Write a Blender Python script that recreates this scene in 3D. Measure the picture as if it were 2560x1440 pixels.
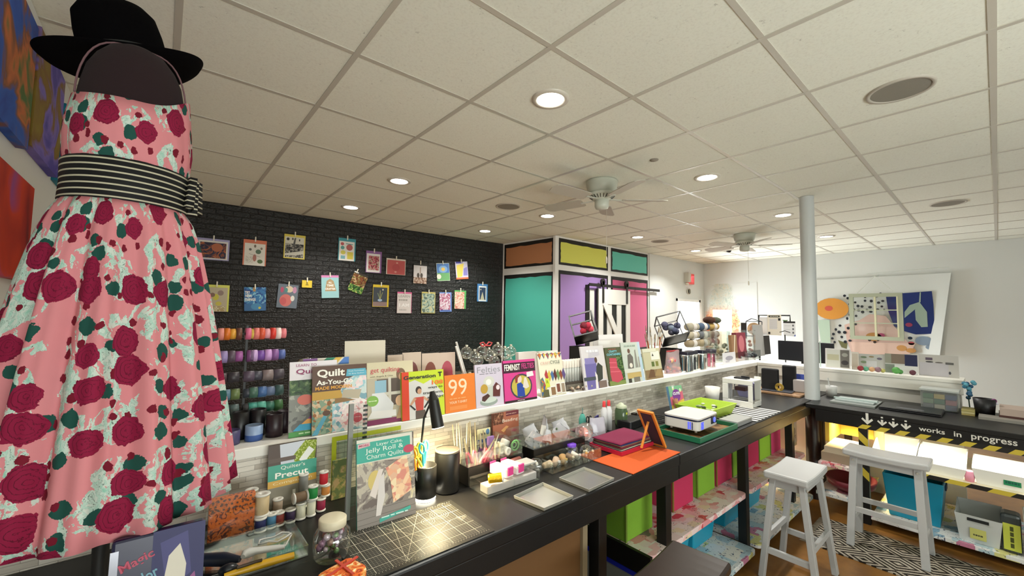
import bpy, bmesh, math, random
from mathutils import Matrix, Vector, Euler
PI = math.pi
for o in list(bpy.data.objects): bpy.data.objects.remove(o)
SC = bpy.context.scene
COL = SC.collection
rnd = random.Random(7)

# ------------------------------------------------------------- camera, world, exposure
FPX = 1027.37
CR = Matrix(((0.76215338, 0.0528199, 0.64523816), (-0.64721835, 0.03878584, 0.76131732), (0.0151866, -0.99785055, 0.06374677)))
CAM = Vector((0, 0, 1.60))
cd = bpy.data.cameras.new('camera'); cam = bpy.data.objects.new('camera', cd); COL.objects.link(cam)
rt, dn, fw = CR.col[0], CR.col[1], CR.col[2]
M = Matrix((rt, -dn, -fw)).transposed().to_4x4(); M.translation = CAM
cam.matrix_world = M
cd.sensor_fit = 'HORIZONTAL'; cd.sensor_width = 36; cd.lens = FPX / 2560 * 36; cd.clip_start = .02
SC.camera = cam
vs = SC.view_settings
vs.view_transform = 'Standard'; vs.look = 'None'; vs.gamma = 1; vs.use_curve_mapping = False
vs.exposure = 0.95
W = bpy.data.worlds.new('world'); SC.world = W; W.use_nodes = True
W.node_tree.nodes['Background'].inputs[0].default_value = (.95, 1.0, .98, 1)
W.node_tree.nodes['Background'].inputs[1].default_value = .22

def area(name, loc, target, sx, sy, power, col, spread=PI, shape='RECTANGLE'):
    l = bpy.data.lights.new(name, 'AREA'); l.shape = shape; l.size = sx; l.size_y = sy
    l.energy = power; l.color = col; l.spread = spread
    o = bpy.data.objects.new(name, l); COL.objects.link(o); o.location = loc
    d = Vector(target) - Vector(loc); o.rotation_euler = d.to_track_quat('-Z', 'Y').to_euler()
    return o
# daylight through the bright doorway and the far opening, plus added fill lights
area('doorway_daylight', (8.25, 5.1, 1.1), (7.3, 2.0, 1.5), 1.1, 1.9, 170, (.86, .95, 1))
area('passage_fill', (10.0, 4.0, 2.6), (10.2, 4.1, 0), 1.2, .8, 45, (1, .99, .97))  # added fill to whiten the passage, not a real ceiling fixture
area('side_room_fill', (8.2, 5.0, 2.65), (8.2, 5.1, 0), 1.2, 1.2, 40, (.95, .98, 1))  # added overhead fill that brightens the room behind the doorway
area('passage_daylight', (10.2, 3.57, 1.2), (6, 3.2, 1.5), 1.0, 1.6, 12, (1, .98, .92))
area('ceiling_fill', (0.9, -2.8, 1.1), (0.9, -1.5, 2.74), 2.6, 1.2, 72, (.95, 1, .97))  # added uplight inside the glazing, aimed up to brighten the ceiling
LIGHTS = [(1.51, 1.49), (1.51, 3.32), (1.51, 4.53), (3.335, 1.49), (3.335, 3.32), (3.335, 4.53), (5.18, 1.49), (5.18, 3.32), (6.95, 1.49), (6.95, 3.32)]
CZ = 2.742

# ------------------------------------------------------------- pixel -> point on a real plane
def ray(px, py):
    return CR @ Vector((px - 1280, py - 720, FPX))
def Pz(px, py, z):
    r = ray(px, py); return CAM + r * ((z - CAM.z) / r.z)
def Py(px, py, y):
    r = ray(px, py); return CAM + r * (y / r.y)
def Px(px, py, x):
    r = ray(px, py); return CAM + r * (x / r.x)

# ------------------------------------------------------------- materials
def lin(h):
    h = h.lstrip('#'); c = [int(h[i:i + 2], 16) / 255 for i in (0, 2, 4)]
    return tuple(((x / 12.92) if x <= .04045 else ((x + .055) / 1.055) ** 2.4) for x in c) + (1,)
MC = {}
def mat(h, rough=.55, metal=0., spec=.5, emit=0., bump=0., bscale=200, coat=0.):
    k = (h, rough, metal, spec, emit, bump, bscale, coat)
    if k in MC: return MC[k]
    m = bpy.data.materials.new('m_' + h.strip('#')); m.use_nodes = True
    nt = m.node_tree; b = nt.nodes['Principled BSDF']
    c = lin(h)
    b.inputs['Base Color'].default_value = c; b.inputs['Roughness'].default_value = rough
    b.inputs['Metallic'].default_value = metal; b.inputs['Specular IOR Level'].default_value = spec
    b.inputs['Coat Weight'].default_value = coat
    if emit: b.inputs['Emission Color'].default_value = c; b.inputs['Emission Strength'].default_value = emit
    if bump:
        n = nt.nodes.new('ShaderNodeTexNoise'); n.inputs['Scale'].default_value = bscale
        bp = nt.nodes.new('ShaderNodeBump'); bp.inputs['Strength'].default_value = bump; bp.inputs['Distance'].default_value = .002
        tc = nt.nodes.new('ShaderNodeTexCoord'); nt.links.new(tc.outputs['Object'], n.inputs['Vector'])
        nt.links.new(n.outputs[0], bp.inputs['Height']); nt.links.new(bp.outputs[0], b.inputs['Normal'])
    MC[k] = m; return m
def clear(h='#f4f6f4', amt=.82, rough=.06):
    """thin clear plastic or glass: mostly transparent, glossy at grazing angles"""
    k = ('clear', h, amt, rough)
    if k in MC: return MC[k]
    m = bpy.data.materials.new('clear_' + h.strip('#')); m.use_nodes = True; nt = m.node_tree; nt.nodes.clear()
    o = nt.nodes.new('ShaderNodeOutputMaterial'); t = nt.nodes.new('ShaderNodeBsdfTransparent')
    plain = h == '#f4f6f4'
    p = nt.nodes.new('ShaderNodeBsdfGlossy' if plain else 'ShaderNodeBsdfPrincipled'); mx = nt.nodes.new('ShaderNodeMixShader')
    lw = nt.nodes.new('ShaderNodeLayerWeight'); lw.inputs[0].default_value = .35
    mp = nt.nodes.new('ShaderNodeMapRange'); mp.inputs[3].default_value = (1 - amt) * (.35 if plain else 1); mp.inputs[4].default_value = min(1, 1.3 - amt)
    nt.links.new(lw.outputs['Facing'], mp.inputs[0]); nt.links.new(mp.outputs[0], mx.inputs[0])
    t.inputs[0].default_value = (.97, .98, .97, 1) if h == '#f4f6f4' else lin(h)
    p.inputs[0].default_value = (.9, .92, .9, 1) if plain else lin(h); p.inputs['Roughness'].default_value = rough
    nt.links.new(t.outputs[0], mx.inputs[1]); nt.links.new(p.outputs[0], mx.inputs[2]); nt.links.new(mx.outputs[0], o.inputs[0])
    MC[k] = m; return m
def nodemat(name, rough=.6, spec=.4):
    m = bpy.data.materials.new(name); m.use_nodes = True; nt = m.node_tree; b = nt.nodes['Principled BSDF']
    b.inputs['Roughness'].default_value = rough; b.inputs['Specular IOR Level'].default_value = spec
    return m, nt, b
class NT:
    def __init__(s, nt): s.nt = nt
    def n(s, typ, **kw):
        x = s.nt.nodes.new('ShaderNode' + typ)
        for k, v in kw.items():
            if k.startswith('i_'): x.inputs[int(k[2:]) if k[2:].isdigit() else k[2:].replace('_', ' ')].default_value = v
            else: setattr(x, k, v)
        return x
    def l(s, a, b): s.nt.links.new(a, b)
    def math(s, op, a, b=0., c=None):
        x = s.nt.nodes.new('ShaderNodeMath'); x.operation = op
        for i, q in enumerate((a, b) if c is None else (a, b, c)):
            if isinstance(q, (int, float)): x.inputs[i].default_value = q
            else: s.l(q, x.inputs[i])
        return x.outputs[0]
    def mix(s, f, a, b):
        x = s.nt.nodes.new('ShaderNodeMix'); x.data_type = 'RGBA'
        for i, q in ((0, f), (6, a), (7, b)):
            if isinstance(q, (int, float)): x.inputs[i].default_value = q
            elif isinstance(q, (tuple, list)): x.inputs[i].default_value = q
            elif isinstance(q, str): x.inputs[i].default_value = lin(q)
            else: s.l(q, x.inputs[i])
        return x.outputs[2]
    def ramp(s, f, stops, const=False):
        x = s.nt.nodes.new('ShaderNodeValToRGB'); cr = x.color_ramp
        if const: cr.interpolation = 'CONSTANT'
        while len(cr.elements) < len(stops): cr.elements.new(.5)
        for e, (p, c) in zip(cr.elements, stops): e.position = p; e.color = lin(c)
        s.l(f, x.inputs[0]); return x.outputs[0]
    def bump(s, h, strength, dist, b):
        x = s.nt.nodes.new('ShaderNodeBump'); x.inputs['Strength'].default_value = strength; x.inputs['Distance'].default_value = dist
        s.l(h, x.inputs['Height']); s.l(x.outputs[0], b.inputs['Normal'])

# ------------------------------------------------------------- mesh builder
TXT = {}
def text_geo(s, bold=0.):
    if (s, bold) in TXT: return TXT[(s, bold)]
    cu = bpy.data.curves.new('t', 'FONT'); cu.body = s; cu.size = 1; cu.align_x = 'CENTER'; cu.align_y = 'CENTER'; cu.offset = bold; cu.resolution_u = 3
    ob = bpy.data.objects.new('t', cu); COL.objects.link(ob); dg = bpy.context.evaluated_depsgraph_get(); dg.update()
    me = bpy.data.meshes.new_from_object(ob.evaluated_get(dg))
    v = [(p.co.x, p.co.y) for p in me.vertices]; f = [tuple(p.vertices) for p in me.polygons]
    bpy.data.objects.remove(ob); bpy.data.curves.remove(cu); bpy.data.meshes.remove(me)
    w = (max(a[0] for a in v) - min(a[0] for a in v)) if v else 1
    cx = (max(a[0] for a in v) + min(a[0] for a in v)) / 2 if v else 0
    hy = (max(a[1] for a in v) - min(a[1] for a in v)) if v else 1
    cy = (max(a[1] for a in v) + min(a[1] for a in v)) / 2 if v else 0
    TXT[(s, bold)] = (v, f, w, cx, hy, cy); return TXT[(s, bold)]
class MB:
    def __init__(s): s.v = []; s.f = []; s.m = []; s.sm = []; s.mats = []; s.T = Matrix.Identity(4); s.uv = None
    def mi(s, m):
        if isinstance(m, str): m = mat(m)
        if m not in s.mats: s.mats.append(m)
        return s.mats.index(m)
    def add(s, vs_, fs, m, smooth=False):
        b = len(s.v); i = s.mi(m)
        s.v += [tuple(s.T @ Vector(p)) for p in vs_]
        for f in fs: s.f.append(tuple(b + k for k in f)); s.m.append(i); s.sm.append(smooth)
        return s
    def box(s, x0, x1, y0, y1, z0, z1, m, R=None):
        v = [(x, y, z) for z in (z0, z1) for y in (y0, y1) for x in (x0, x1)]
        if R: v = [tuple(R @ Vector(p)) for p in v]
        return s.add(v, [(0, 2, 3, 1), (4, 5, 7, 6), (0, 1, 5, 4), (2, 6, 7, 3), (0, 4, 6, 2), (1, 3, 7, 5)], m)
    def rbox(s, x0, x1, y0, y1, z0, z1, r, m, n=3):
        """box with rounded vertical corners"""
        pts = []
        for cx, cy, a0 in ((x1 - r, y1 - r, 0), (x0 + r, y1 - r, 90), (x0 + r, y0 + r, 180), (x1 - r, y0 + r, 270)):
            for k in range(n + 1):
                a = math.radians(a0 + 90 * k / n); pts.append((cx + r * math.cos(a), cy + r * math.sin(a)))
        return s.prism(pts, z0, z1, m)
    def prism(s, pts, z0, z1, m, scale=1., smooth=False):
        n = len(pts); cx = sum(p[0] for p in pts) / n; cy = sum(p[1] for p in pts) / n
        v = [(p[0], p[1], z0) for p in pts] + [(cx + (p[0] - cx) * scale, cy + (p[1] - cy) * scale, z1) for p in pts]
        f = [tuple(range(n - 1, -1, -1)), tuple(range(n, 2 * n))] + [(i, (i + 1) % n, n + (i + 1) % n, n + i) for i in range(n)]
        return s.add(v, f, m, smooth)
    def beam(s, p0, p1, w, h, m, up=(0, 0, 1)):
        p0 = Vector(p0); p1 = Vector(p1); d = (p1 - p0).normalized(); u = Vector(up)
        a = d.cross(u)
        if a.length < 1e-4: a = d.cross(Vector((1, 0, 0)))
        a.normalize(); b = a.cross(d).normalized(); a = a * w / 2; b = b * h / 2
        v = [p + i * a + j * b for p in (p0, p1) for i, j in ((-1, -1), (1, -1), (1, 1), (-1, 1))]
        return s.add(v, [(0, 1, 2, 3), (7, 6, 5, 4), (0, 4, 5, 1), (1, 5, 6, 2), (2, 6, 7, 3), (3, 7, 4, 0)], m)
    def cyl(s, p0, p1, r0, r1, m, n=16, caps=True, smooth=True):
        p0 = Vector(p0); p1 = Vector(p1); d = (p1 - p0).normalized()
        a = d.cross(Vector((0, 0, 1)))
        if a.length < 1e-3: a = Vector((1, 0, 0))
        a.normalize(); b = d.cross(a)
        v = [p + (a * math.cos(2 * PI * k / n) + b * math.sin(2 * PI * k / n)) * r for p, r in ((p0, r0), (p1, r1)) for k in range(n)]
        s.add(v, [(k, (k + 1) % n, n + (k + 1) % n, n + k) for k in range(n)], m, smooth)
        if caps: s.add(v, [tuple(range(n - 1, -1, -1)), tuple(range(n, 2 * n))], m)
        return s
    def lathe(s, prof, m, n=24, c=(0, 0, 0), smooth=True, arc=1., sx=1., sy=1.):
        v = []; k = n if arc == 1. else n + 1
        for r, z in prof:
            for i in range(k):
                a = 2 * PI * arc * i / n; v.append((c[0] + sx * r * math.cos(a), c[1] + sy * r * math.sin(a), c[2] + z))
        f = []
        for j in range(len(prof) - 1):
            for i in range(n):
                i2 = (i + 1) % k
                f.append((j * k + i, j * k + i2, (j + 1) * k + i2, (j + 1) * k + i))
        return s.add(v, f, m, smooth)
    def tube(s, pts, r, m, n=8, closed=False):
        pts = [Vector(p) for p in pts]; N = len(pts); v = []
        pa = None
        for i, p in enumerate(pts):
            d = (pts[(i + 1) % N] - pts[i - 1]) if closed else (pts[min(i + 1, N - 1)] - pts[max(i - 1, 0)])
            if d.length < 1e-9: d = Vector((0, 0, 1))
            d.normalize()
            a = (pa - d * pa.dot(d)) if pa else d.cross(Vector((.13, .37, .92)))
            if a.length < 1e-4: a = d.cross(Vector((1, 0, 0)))
            a.normalize(); pa = a; b = d.cross(a); rr = r[i] if isinstance(r, (list, tuple)) else r
            v += [p + (a * math.cos(2 * PI * k / n) + b * math.sin(2 * PI * k / n)) * rr for k in range(n)]
        f = [(j * n + i, j * n + (i + 1) % n, ((j + 1) % N) * n + (i + 1) % n, ((j + 1) % N) * n + i) for j in range(N if closed else N - 1) for i in range(n)]
        s.add(v, f, m, True)
        if not closed: s.add(v[:n] + v[-n:], [tuple(range(n - 1, -1, -1)), tuple(range(n, 2 * n))], m)
        return s
    def ball(s, c, r, m, n=12, sx=1., sy=1., sz=1.):
        k = max(4, n // 2)
        return s.lathe([(r * math.sin(PI * j / k), -r * sz * math.cos(PI * j / k)) for j in range(k + 1)], m, n, c, sx=sx, sy=sy)
    def poly(s, pts, z, m): return s.add([(p[0], p[1], z) for p in pts], [tuple(range(len(pts)))], m)
    def disc(s, x, y, z, r, m, n=20, ry=None, hole=0.):
        ry = ry or r
        o = [(x + r * math.cos(2 * PI * k / n), y + ry * math.sin(2 * PI * k / n), z) for k in range(n)]
        if not hole: return s.add(o, [tuple(range(n))], m)
        q = [(x + hole * r * math.cos(2 * PI * k / n), y + hole * ry * math.sin(2 * PI * k / n), z) for k in range(n)]
        return s.add(o + q, [(k, (k + 1) % n, n + (k + 1) % n, n + k) for k in range(n)], m)
    def text(s, t, x, y, z, w, m, h=None, bold=0., rot=0.):
        """text fitted to width w (and height h) centred on x, y"""
        v, f, tw, cx, th, cy = text_geo(t, bold); k = w / tw; kh = (h / th) if h else k
        c, sn = math.cos(rot), math.sin(rot)
        return s.add([(x + (a - cx) * k * c - (b - cy) * kh * sn, y + (a - cx) * k * sn + (b - cy) * kh * c, z) for a, b in v], f, m)
    def build(s, name, parent=None, loc=None, rot=None, label=None, cat=None, group=None, kind=None, bevel=0., solid=0., sub=0):
        me = bpy.data.meshes.new(name); me.from_pydata(s.v, [], s.f)
        for m in s.mats: me.materials.append(m)
        for p, i, sm in zip(me.polygons, s.m, s.sm): p.material_index = i; p.use_smooth = sm
        if s.uv:
            ul = me.uv_layers.new(name='UVMap')
            for lp in me.loops: ul.data[lp.index].uv = s.uv[lp.vertex_index]
        me.update()
        o = bpy.data.objects.new(name, me); COL.objects.link(o)
        if parent: o.parent = parent
        if loc is not None: o.location = loc
        if rot is not None: setrot(o, rot)
        tag(o, label, cat, group, kind)
        if solid: md = o.modifiers.new('s', 'SOLIDIFY'); md.thickness = solid; md.offset = 0
        if bevel: md = o.modifiers.new('b', 'BEVEL'); md.width = bevel; md.segments = 2; md.limit_method = 'ANGLE'; md.angle_limit = .6
        if sub: md = o.modifiers.new('u', 'SUBSURF'); md.levels = sub; md.render_levels = sub
        return o
def tag(o, label=None, cat=None, group=None, kind=None):
    for k, v in (('label', label), ('category', cat), ('group', group), ('kind', kind)):
        if v: o[k] = v
    return o
def setrot(o, rot):
    if isinstance(rot, Matrix): o.rotation_euler = rot.to_euler()
    elif isinstance(rot, (int, float)): o.rotation_euler = (0, 0, rot)
    else: o.rotation_euler = rot
def thing(name, label, cat, loc=(0, 0, 0), rot=0., group=None):
    o = bpy.data.objects.new(name, None); COL.objects.link(o); o.empty_display_size = .05
    o.location = loc; setrot(o, rot); return tag(o, label, cat, group)
def dup(root, loc, rot=None, label=None, group=None):
    """a copy of a thing with copies of its parts and sub-parts (mesh data shared)"""
    ch = {}
    for o in bpy.data.objects:
        if o.parent: ch.setdefault(o.parent.name, []).append(o)
    r = root.copy(); COL.objects.link(r); r.location = loc
    if rot is not None: setrot(r, rot)
    if label: r['label'] = label
    if group: r['group'] = group
    def rec(src, dst):
        for k in ch.get(src.name, []):
            c = k.copy(); COL.objects.link(c); c.parent = dst; rec(k, c)
    rec(root, r)
    return r
def struct(mb, name, **kw): return mb.build(name, kind='structure', **kw)
def face_T(w=0., h=0., depth=0.):
    """local XY art plane -> the vertical front (-y) face; art x to the right, art y up, art z towards the viewer"""
    return Matrix(((1, 0, 0, -w / 2), (0, 0, -1, -depth), (0, 1, 0, 0), (0, 0, 0, 1)))
def art(mb, w, h, items, z0=.0004):
    """flat printed artwork in fractions of the page; every item a thin layer above the last"""
    z = z0
    for it in items:
        k = it[0]; c = it[6] if it[0] == 't' else it[-1]
        if not isinstance(c, bpy.types.Material): c = mat(c, .5)
        if k == 'r': x0, y0, x1, y1 = it[1:5]; mb.poly([(x0 * w, y0 * h), (x1 * w, y0 * h), (x1 * w, y1 * h), (x0 * w, y1 * h)], z, c)
        elif k == 'd': mb.disc(it[1] * w, it[2] * h, z, it[3] * w, c, 18, ry=it[4] * h)
        elif k == 'o': mb.disc(it[1] * w, it[2] * h, z, it[3] * w, c, 18, ry=it[4] * h, hole=it[5])
        elif k == 'p': mb.poly([(a * w, b * h) for a, b in it[1]], z, c)
        elif k == 't' and it[1] == '~':          # print too small to read: word-shaped dashes
            x = it[2] - it[4] / 2; r_ = random.Random(int(it[2] * 97 + it[3] * 31))
            while x < it[2] + it[4] / 2 - .02:
                ww = min(r_.uniform(.12, .3) * it[4], it[2] + it[4] / 2 - x); mb.poly([(x * w, (it[3] - it[5] * .35) * h), ((x + ww) * w, (it[3] - it[5] * .35) * h), ((x + ww) * w, (it[3] + it[5] * .35) * h), (x * w, (it[3] + it[5] * .35) * h)], z, c); x += ww + .05 * it[4]
        elif k == 't': mb.text(it[1], it[2] * w, it[3] * h, z, it[4] * w, c, h=it[5] * h, bold=it[7] if len(it) > 7 else 0., rot=it[8] if len(it) > 8 else 0.)
        elif k == 'l':
            a = Vector((it[1] * w, it[2] * h)); b = Vector((it[3] * w, it[4] * h)); t = it[5] * w / 2; d = (b - a); nrm = Vector((-d.y, d.x)).normalized() * t
            mb.poly([a + nrm, a - nrm, b - nrm, b + nrm], z, c)
        z += .00012
    return z
# ============================================================= the room
# --- materials of the big surfaces
m_tile, nt, b = nodemat('acoustic_tile', .9, .1); q = NT(nt)
tc = q.n('TexCoord'); n1 = q.n('TexNoise', i_Scale=95., i_Detail=3.); q.l(tc.outputs['Object'], n1.inputs['Vector'])
n2 = q.n('TexNoise', i_Scale=34., i_Detail=5., i_Roughness=.8); q.l(tc.outputs['Object'], n2.inputs['Vector'])
pits = q.ramp(n2.outputs[0], [(.30, '#8e887c'), (.37, '#ebecdf')])
q.l(q.mix(.5, pits, q.ramp(n1.outputs[0], [(.25, '#dcd9cc'), (.5, '#ebecdf'), (.8, '#f0f0e4')])), b.inputs['Base Color'])
q.bump(n2.outputs[0], .25, .004, b)
m_grid = mat('#c4bfb2', .3, 0, .5)
m_white = mat('#dee0dc', .75, 0, .25, bump=.12, bscale=60)
m_trim = mat('#efeeea', .45); bk0 = mat('#1c1917', .4)
m_black_brick, nt, b = nodemat('black_embossed_brick', .33, .6); q = NT(nt)
tc = q.n('TexCoord'); mp = q.n('Mapping'); q.l(tc.outputs['Object'], mp.inputs[0]); mp.inputs['Rotation'].default_value = (PI / 2, 0, 0)
br = q.n('TexBrick', i_Scale=1.); br.inputs['Brick Width'].default_value = .155; br.inputs['Row Height'].default_value = .058
br.inputs['Mortar Size'].default_value = .006; br.inputs['Mortar Smooth'].default_value = .6; br.inputs['Color1'].default_value = lin('#141415'); br.inputs['Color2'].default_value = lin('#1a1a1b'); br.inputs['Mortar'].default_value = lin('#0b0b0c')
nw = q.n('TexNoise', i_Scale=14., i_Detail=4.); q.l(tc.outputs['Object'], nw.inputs['Vector'])
vm = q.n('VectorMath', operation='ADD'); vs1 = q.n('VectorMath', operation='SCALE'); vs1.inputs['Scale'].default_value = .02
q.l(nw.outputs['Color'], vs1.inputs[0]); q.l(mp.outputs[0], vm.inputs[0]); q.l(vs1.outputs[0], vm.inputs[1]); q.l(vm.outputs[0], br.inputs['Vector'])
q.l(br.outputs['Color'], b.inputs['Base Color'])
nf = q.n('TexNoise', i_Scale=60., i_Detail=4.); q.l(tc.outputs['Object'], nf.inputs['Vector'])
q.bump(q.math('ADD', q.math('MULTIPLY', br.outputs['Fac'], -1.), q.math('MULTIPLY', nf.outputs[0], .7)), 1., .02, b)
m_floor, nt, b = nodemat('stained_floor', .32, .5); q = NT(nt)
tc = q.n('TexCoord'); n1 = q.n('TexNoise', i_Scale=3.5, i_Detail=8., i_Roughness=.65); q.l(tc.outputs['Object'], n1.inputs['Vector'])
q.l(q.ramp(n1.outputs[0], [(.3, '#5e3c1a'), (.5, '#7c5424'), (.7, '#8e6430')]), b.inputs['Base Color'])

XF, XL, YN = 8.85, -.435, -3.0
ba, bb_ = (-.435, 5.40), (4.18, 5.17)
f = MB().box(XL, 12.5, YN, 6.5, -.08, 0, m_floor); struct(f, 'floor')
f = MB().box(XL - .1, 12.5, YN, 6.5, CZ + .002, CZ + .1, m_tile); struct(f, 'ceiling')
g = MB()
for i in range(-1, 16):
    x = -.0126 + .6096 * i
    if XL < x < XF: g.box(x - .012, x + .012, YN, 5.42, CZ - .002, CZ + .0065, m_grid)
for j in range(-7, 8):
    y = 1.1876 + .6096 * j
    if YN < y < 5.4: g.box(XL, XF, y - .012, y + .012, CZ - .001, CZ + .0065, m_grid)
struct(g, 'trim_1', label='grid of metal bars between the ceiling tiles')
struct(MB().box(XL - .1, XL, YN, 5.45, 0, CZ, m_white), 'wall_left')
w = MB().prism([ba, bb_, (bb_[0], bb_[1] + .1), (ba[0], ba[1] + .1)], 0, CZ + .006, m_black_brick); struct(w, 'wall_back')
# --- painted bay
CX0, CY = 4.285, 4.08
bay = MB().prism([(4.18, 5.17), (CX0, CY), (6.72, CY), (6.72, 5.3), (4.18, 5.3)], 0, CZ + .006, m_trim)
bay = struct(bay, 'wall_bay')
def panel(x0, x1, z0, z1, col, side=False, name='painted_panel'):
    """a hand-painted colour field with a wavy black border; 3 mm of paint and board on the bay"""
    mb = MB()
    if side:
        d = Vector((CX0 - 4.18, CY - 5.17, 0)).normalized()          # from the black wall towards the corner
        n = Vector((d.y, -d.x, 0)) * -1
        if n.x > 0: n = -n
        o = Vector((4.18, 5.17, 0)) + n * .003
        mb.T = Matrix(((d.x, 0, n.x, o.x), (d.y, 0, n.y, o.y), (0, 1, 0, 0), (0, 0, 0, 1)))
    else:
        mb.T = Matrix(((1, 0, 0, 0), (0, 0, -1, CY - .003), (0, 1, 0, 0), (0, 0, 0, 1)))
    mb.poly([(x0, z0), (x1, z0), (x1, z1), (x0, z1)], 0, '#141110')
    r = random.Random(int(x0 * 91 + z0 * 17)); t = .038; pts = []
    def edge(a, b_, n, vert):
        for k in range(n):
            u = a[0] + (b_[0] - a[0]) * k / n; v = a[1] + (b_[1] - a[1]) * k / n; j = r.uniform(-.007, .007)
            pts.append((u + (j if vert else 0), v + (0 if vert else j)))
    edge((x0 + t, z0 + t), (x1 - t, z0 + t), 9, False); edge((x1 - t, z0 + t), (x1 - t, z1 - t * 1.5), 9, True)
    edge((x1 - t, z1 - t * 1.5), (x0 + t, z1 - t * 1.5), 9, False); edge((x0 + t, z1 - t * 1.5), (x0 + t, z0 + t), 9, True)
    mb.poly(pts, .001, mat(col, .6, bump=.1, bscale=90)); mb.build(name, bay)
LL = (Vector((4.18, 5.17)) - Vector((CX0, CY))).length
panel(.035, LL - .04, 2.33, 2.72, '#c08259', True); panel(.035, LL - .04, .12, 2.225, '#48ad9b', True)
panel(CX0 + .05, 5.50, 2.33, 2.72, '#dcdd62'); panel(5.58, 6.68, 2.33, 2.72, '#66c9b6')
panel(CX0 + .05, 5.50, .12, 2.25, '#a280bd'); panel(5.58, 6.68, 1.02, 2.25, '#cf5f86'); panel(5.58, 6.68, .12, .94, '#82cdb6')
struct(MB().box(CX0 - .035, CX0 + .035, CY - .014, CY + .03, 0, CZ, m_trim), 'trim_2')
# --- wall with the bright doorway, far wall with the mural passage
w = MB()
y0, y1 = CY - .02, CY + .10
w.box(6.72, 7.70, y0, y1, 0, CZ, m_white).box(8.66, XF + .1, y0, y1, 0, CZ, m_white).box(7.70, 8.66, y0, y1, 1.92, CZ, m_white)
struct(w, 'wall_doorway')
d = MB(); d.box(7.66, 7.70, y0 - .015, y1, 0, 1.96, m_trim).box(8.60, 8.70, y0 - .015, y1, 0, 1.98, m_trim).box(7.66, 8.66, y0 - .015, y1, 1.91, 1.96, m_trim)
struct(d, 'door_1', label='white frame of the open doorway full of daylight')
w = MB()
w.box(XF, XF + .12, YN, 3.50, 0, CZ, m_white).box(XF, XF + .12, 3.88, CY + .1, 0, CZ, m_white).box(XF, XF + .12, 3.50, 3.88, 1.76, CZ, m_white)
far = struct(w, 'wall_far')
# room beyond the doorway and the passage beyond the mural
bright = mat('#f4f6f6', .8)
w = MB().box(6.7, 9.9, 5.9, 6.0, 0, CZ, bright).box(9.6, 9.7, 4.35, 6, 0, CZ, bright).box(6.72, 6.8, 4.2, 6, 0, CZ, bright); struct(w, 'wall_beyond')
w = MB().box(10.9, 11, 2.4, 6, 0, CZ, mat('#f0efea', .8)).box(9, 11, 2.6, 2.7, 0, CZ, bright)
struct(w, 'wall_passage')
dd = MB().box(10.84, 10.9, 4.36, 4.66, 0, 1.70, '#9fb0ae').box(10.82, 10.85, 4.42, 4.62, .1, 1.62, '#efe6cf'); struct(dd, 'door_2', label='grey framed cream door at the end of the passage')
# flame-coloured mural round the passage opening
mm, nt, b = nodemat('mural_paint', .75, .2); q = NT(nt)
tc = q.n('TexCoord'); sp = q.n('SeparateXYZ'); q.l(tc.outputs['Object'], sp.inputs[0])
n1 = q.n('TexNoise', i_Scale=5., i_Detail=8., i_Roughness=.75, i_Distortion=1.2); q.l(tc.outputs['Object'], n1.inputs['Vector'])
n3 = q.n('TexNoise', i_Scale=14., i_Detail=6., i_Distortion=2.); q.l(tc.outputs['Object'], n3.inputs['Vector'])
flame = q.ramp(n3.outputs[0], [(.3, '#d9574a'), (.45, '#e8906a'), (.55, '#f0c08a'), (.68, '#e7b7a0')])
smoke = q.ramp(n3.outputs[0], [(.3, '#b4bcb0'), (.5, '#d2d6cc'), (.7, '#d4c8b0')])
hz = q.math('MULTIPLY', q.math('SUBTRACT', sp.outputs['Z'], 1.62), 4.)
nc = q.n('Clamp'); q.l(hz, nc.inputs[0])
body = q.mix(nc.outputs[0], flame, smoke)
dy = q.math('ABSOLUTE', q.math('SUBTRACT', sp.outputs['Y'], 3.69))
edge_ = q.math('SUBTRACT', q.math('ADD', .50, q.math('MULTIPLY', n1.outputs[0], .75)), q.math('ADD', q.math('MULTIPLY', dy, 2.1), q.math('MULTIPLY', q.math('ABSOLUTE', q.math('SUBTRACT', sp.outputs['Z'], 1.5)), .62)))
nc2 = q.n('Clamp'); q.l(q.math('MULTIPLY', edge_, 7.), nc2.inputs[0])
q.l(q.mix(nc2.outputs[0], '#dee0dc', body), b.inputs['Base Color'])
mu = MB().box(XF - .004, XF, 3.02, 3.50, .6, 2.3, mm).box(XF - .004, XF, 3.88, 4.05, .6, 2.3, mm).box(XF - .004, XF, 3.50, 3.88, 1.76, 2.3, mm)
mu.build('wall_mural', far)
# shop front glazing, out of the picture on the right, where the world light comes in
w = MB().box(XL, XF, YN - .1, YN, 0, .25, m_white).box(XL, XF, YN - .1, YN, 2.5, CZ, m_white); struct(w, 'wall_front')
w = MB().box(XL, XF, YN - .06, YN - .05, .25, 2.5, clear())
for x in (1.4, 3.2, 5.0, 6.8): w.box(x, x + .06, YN - .08, YN - .02, .25, 2.5, '#8c8f8e')
struct(w, 'window_1')

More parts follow.
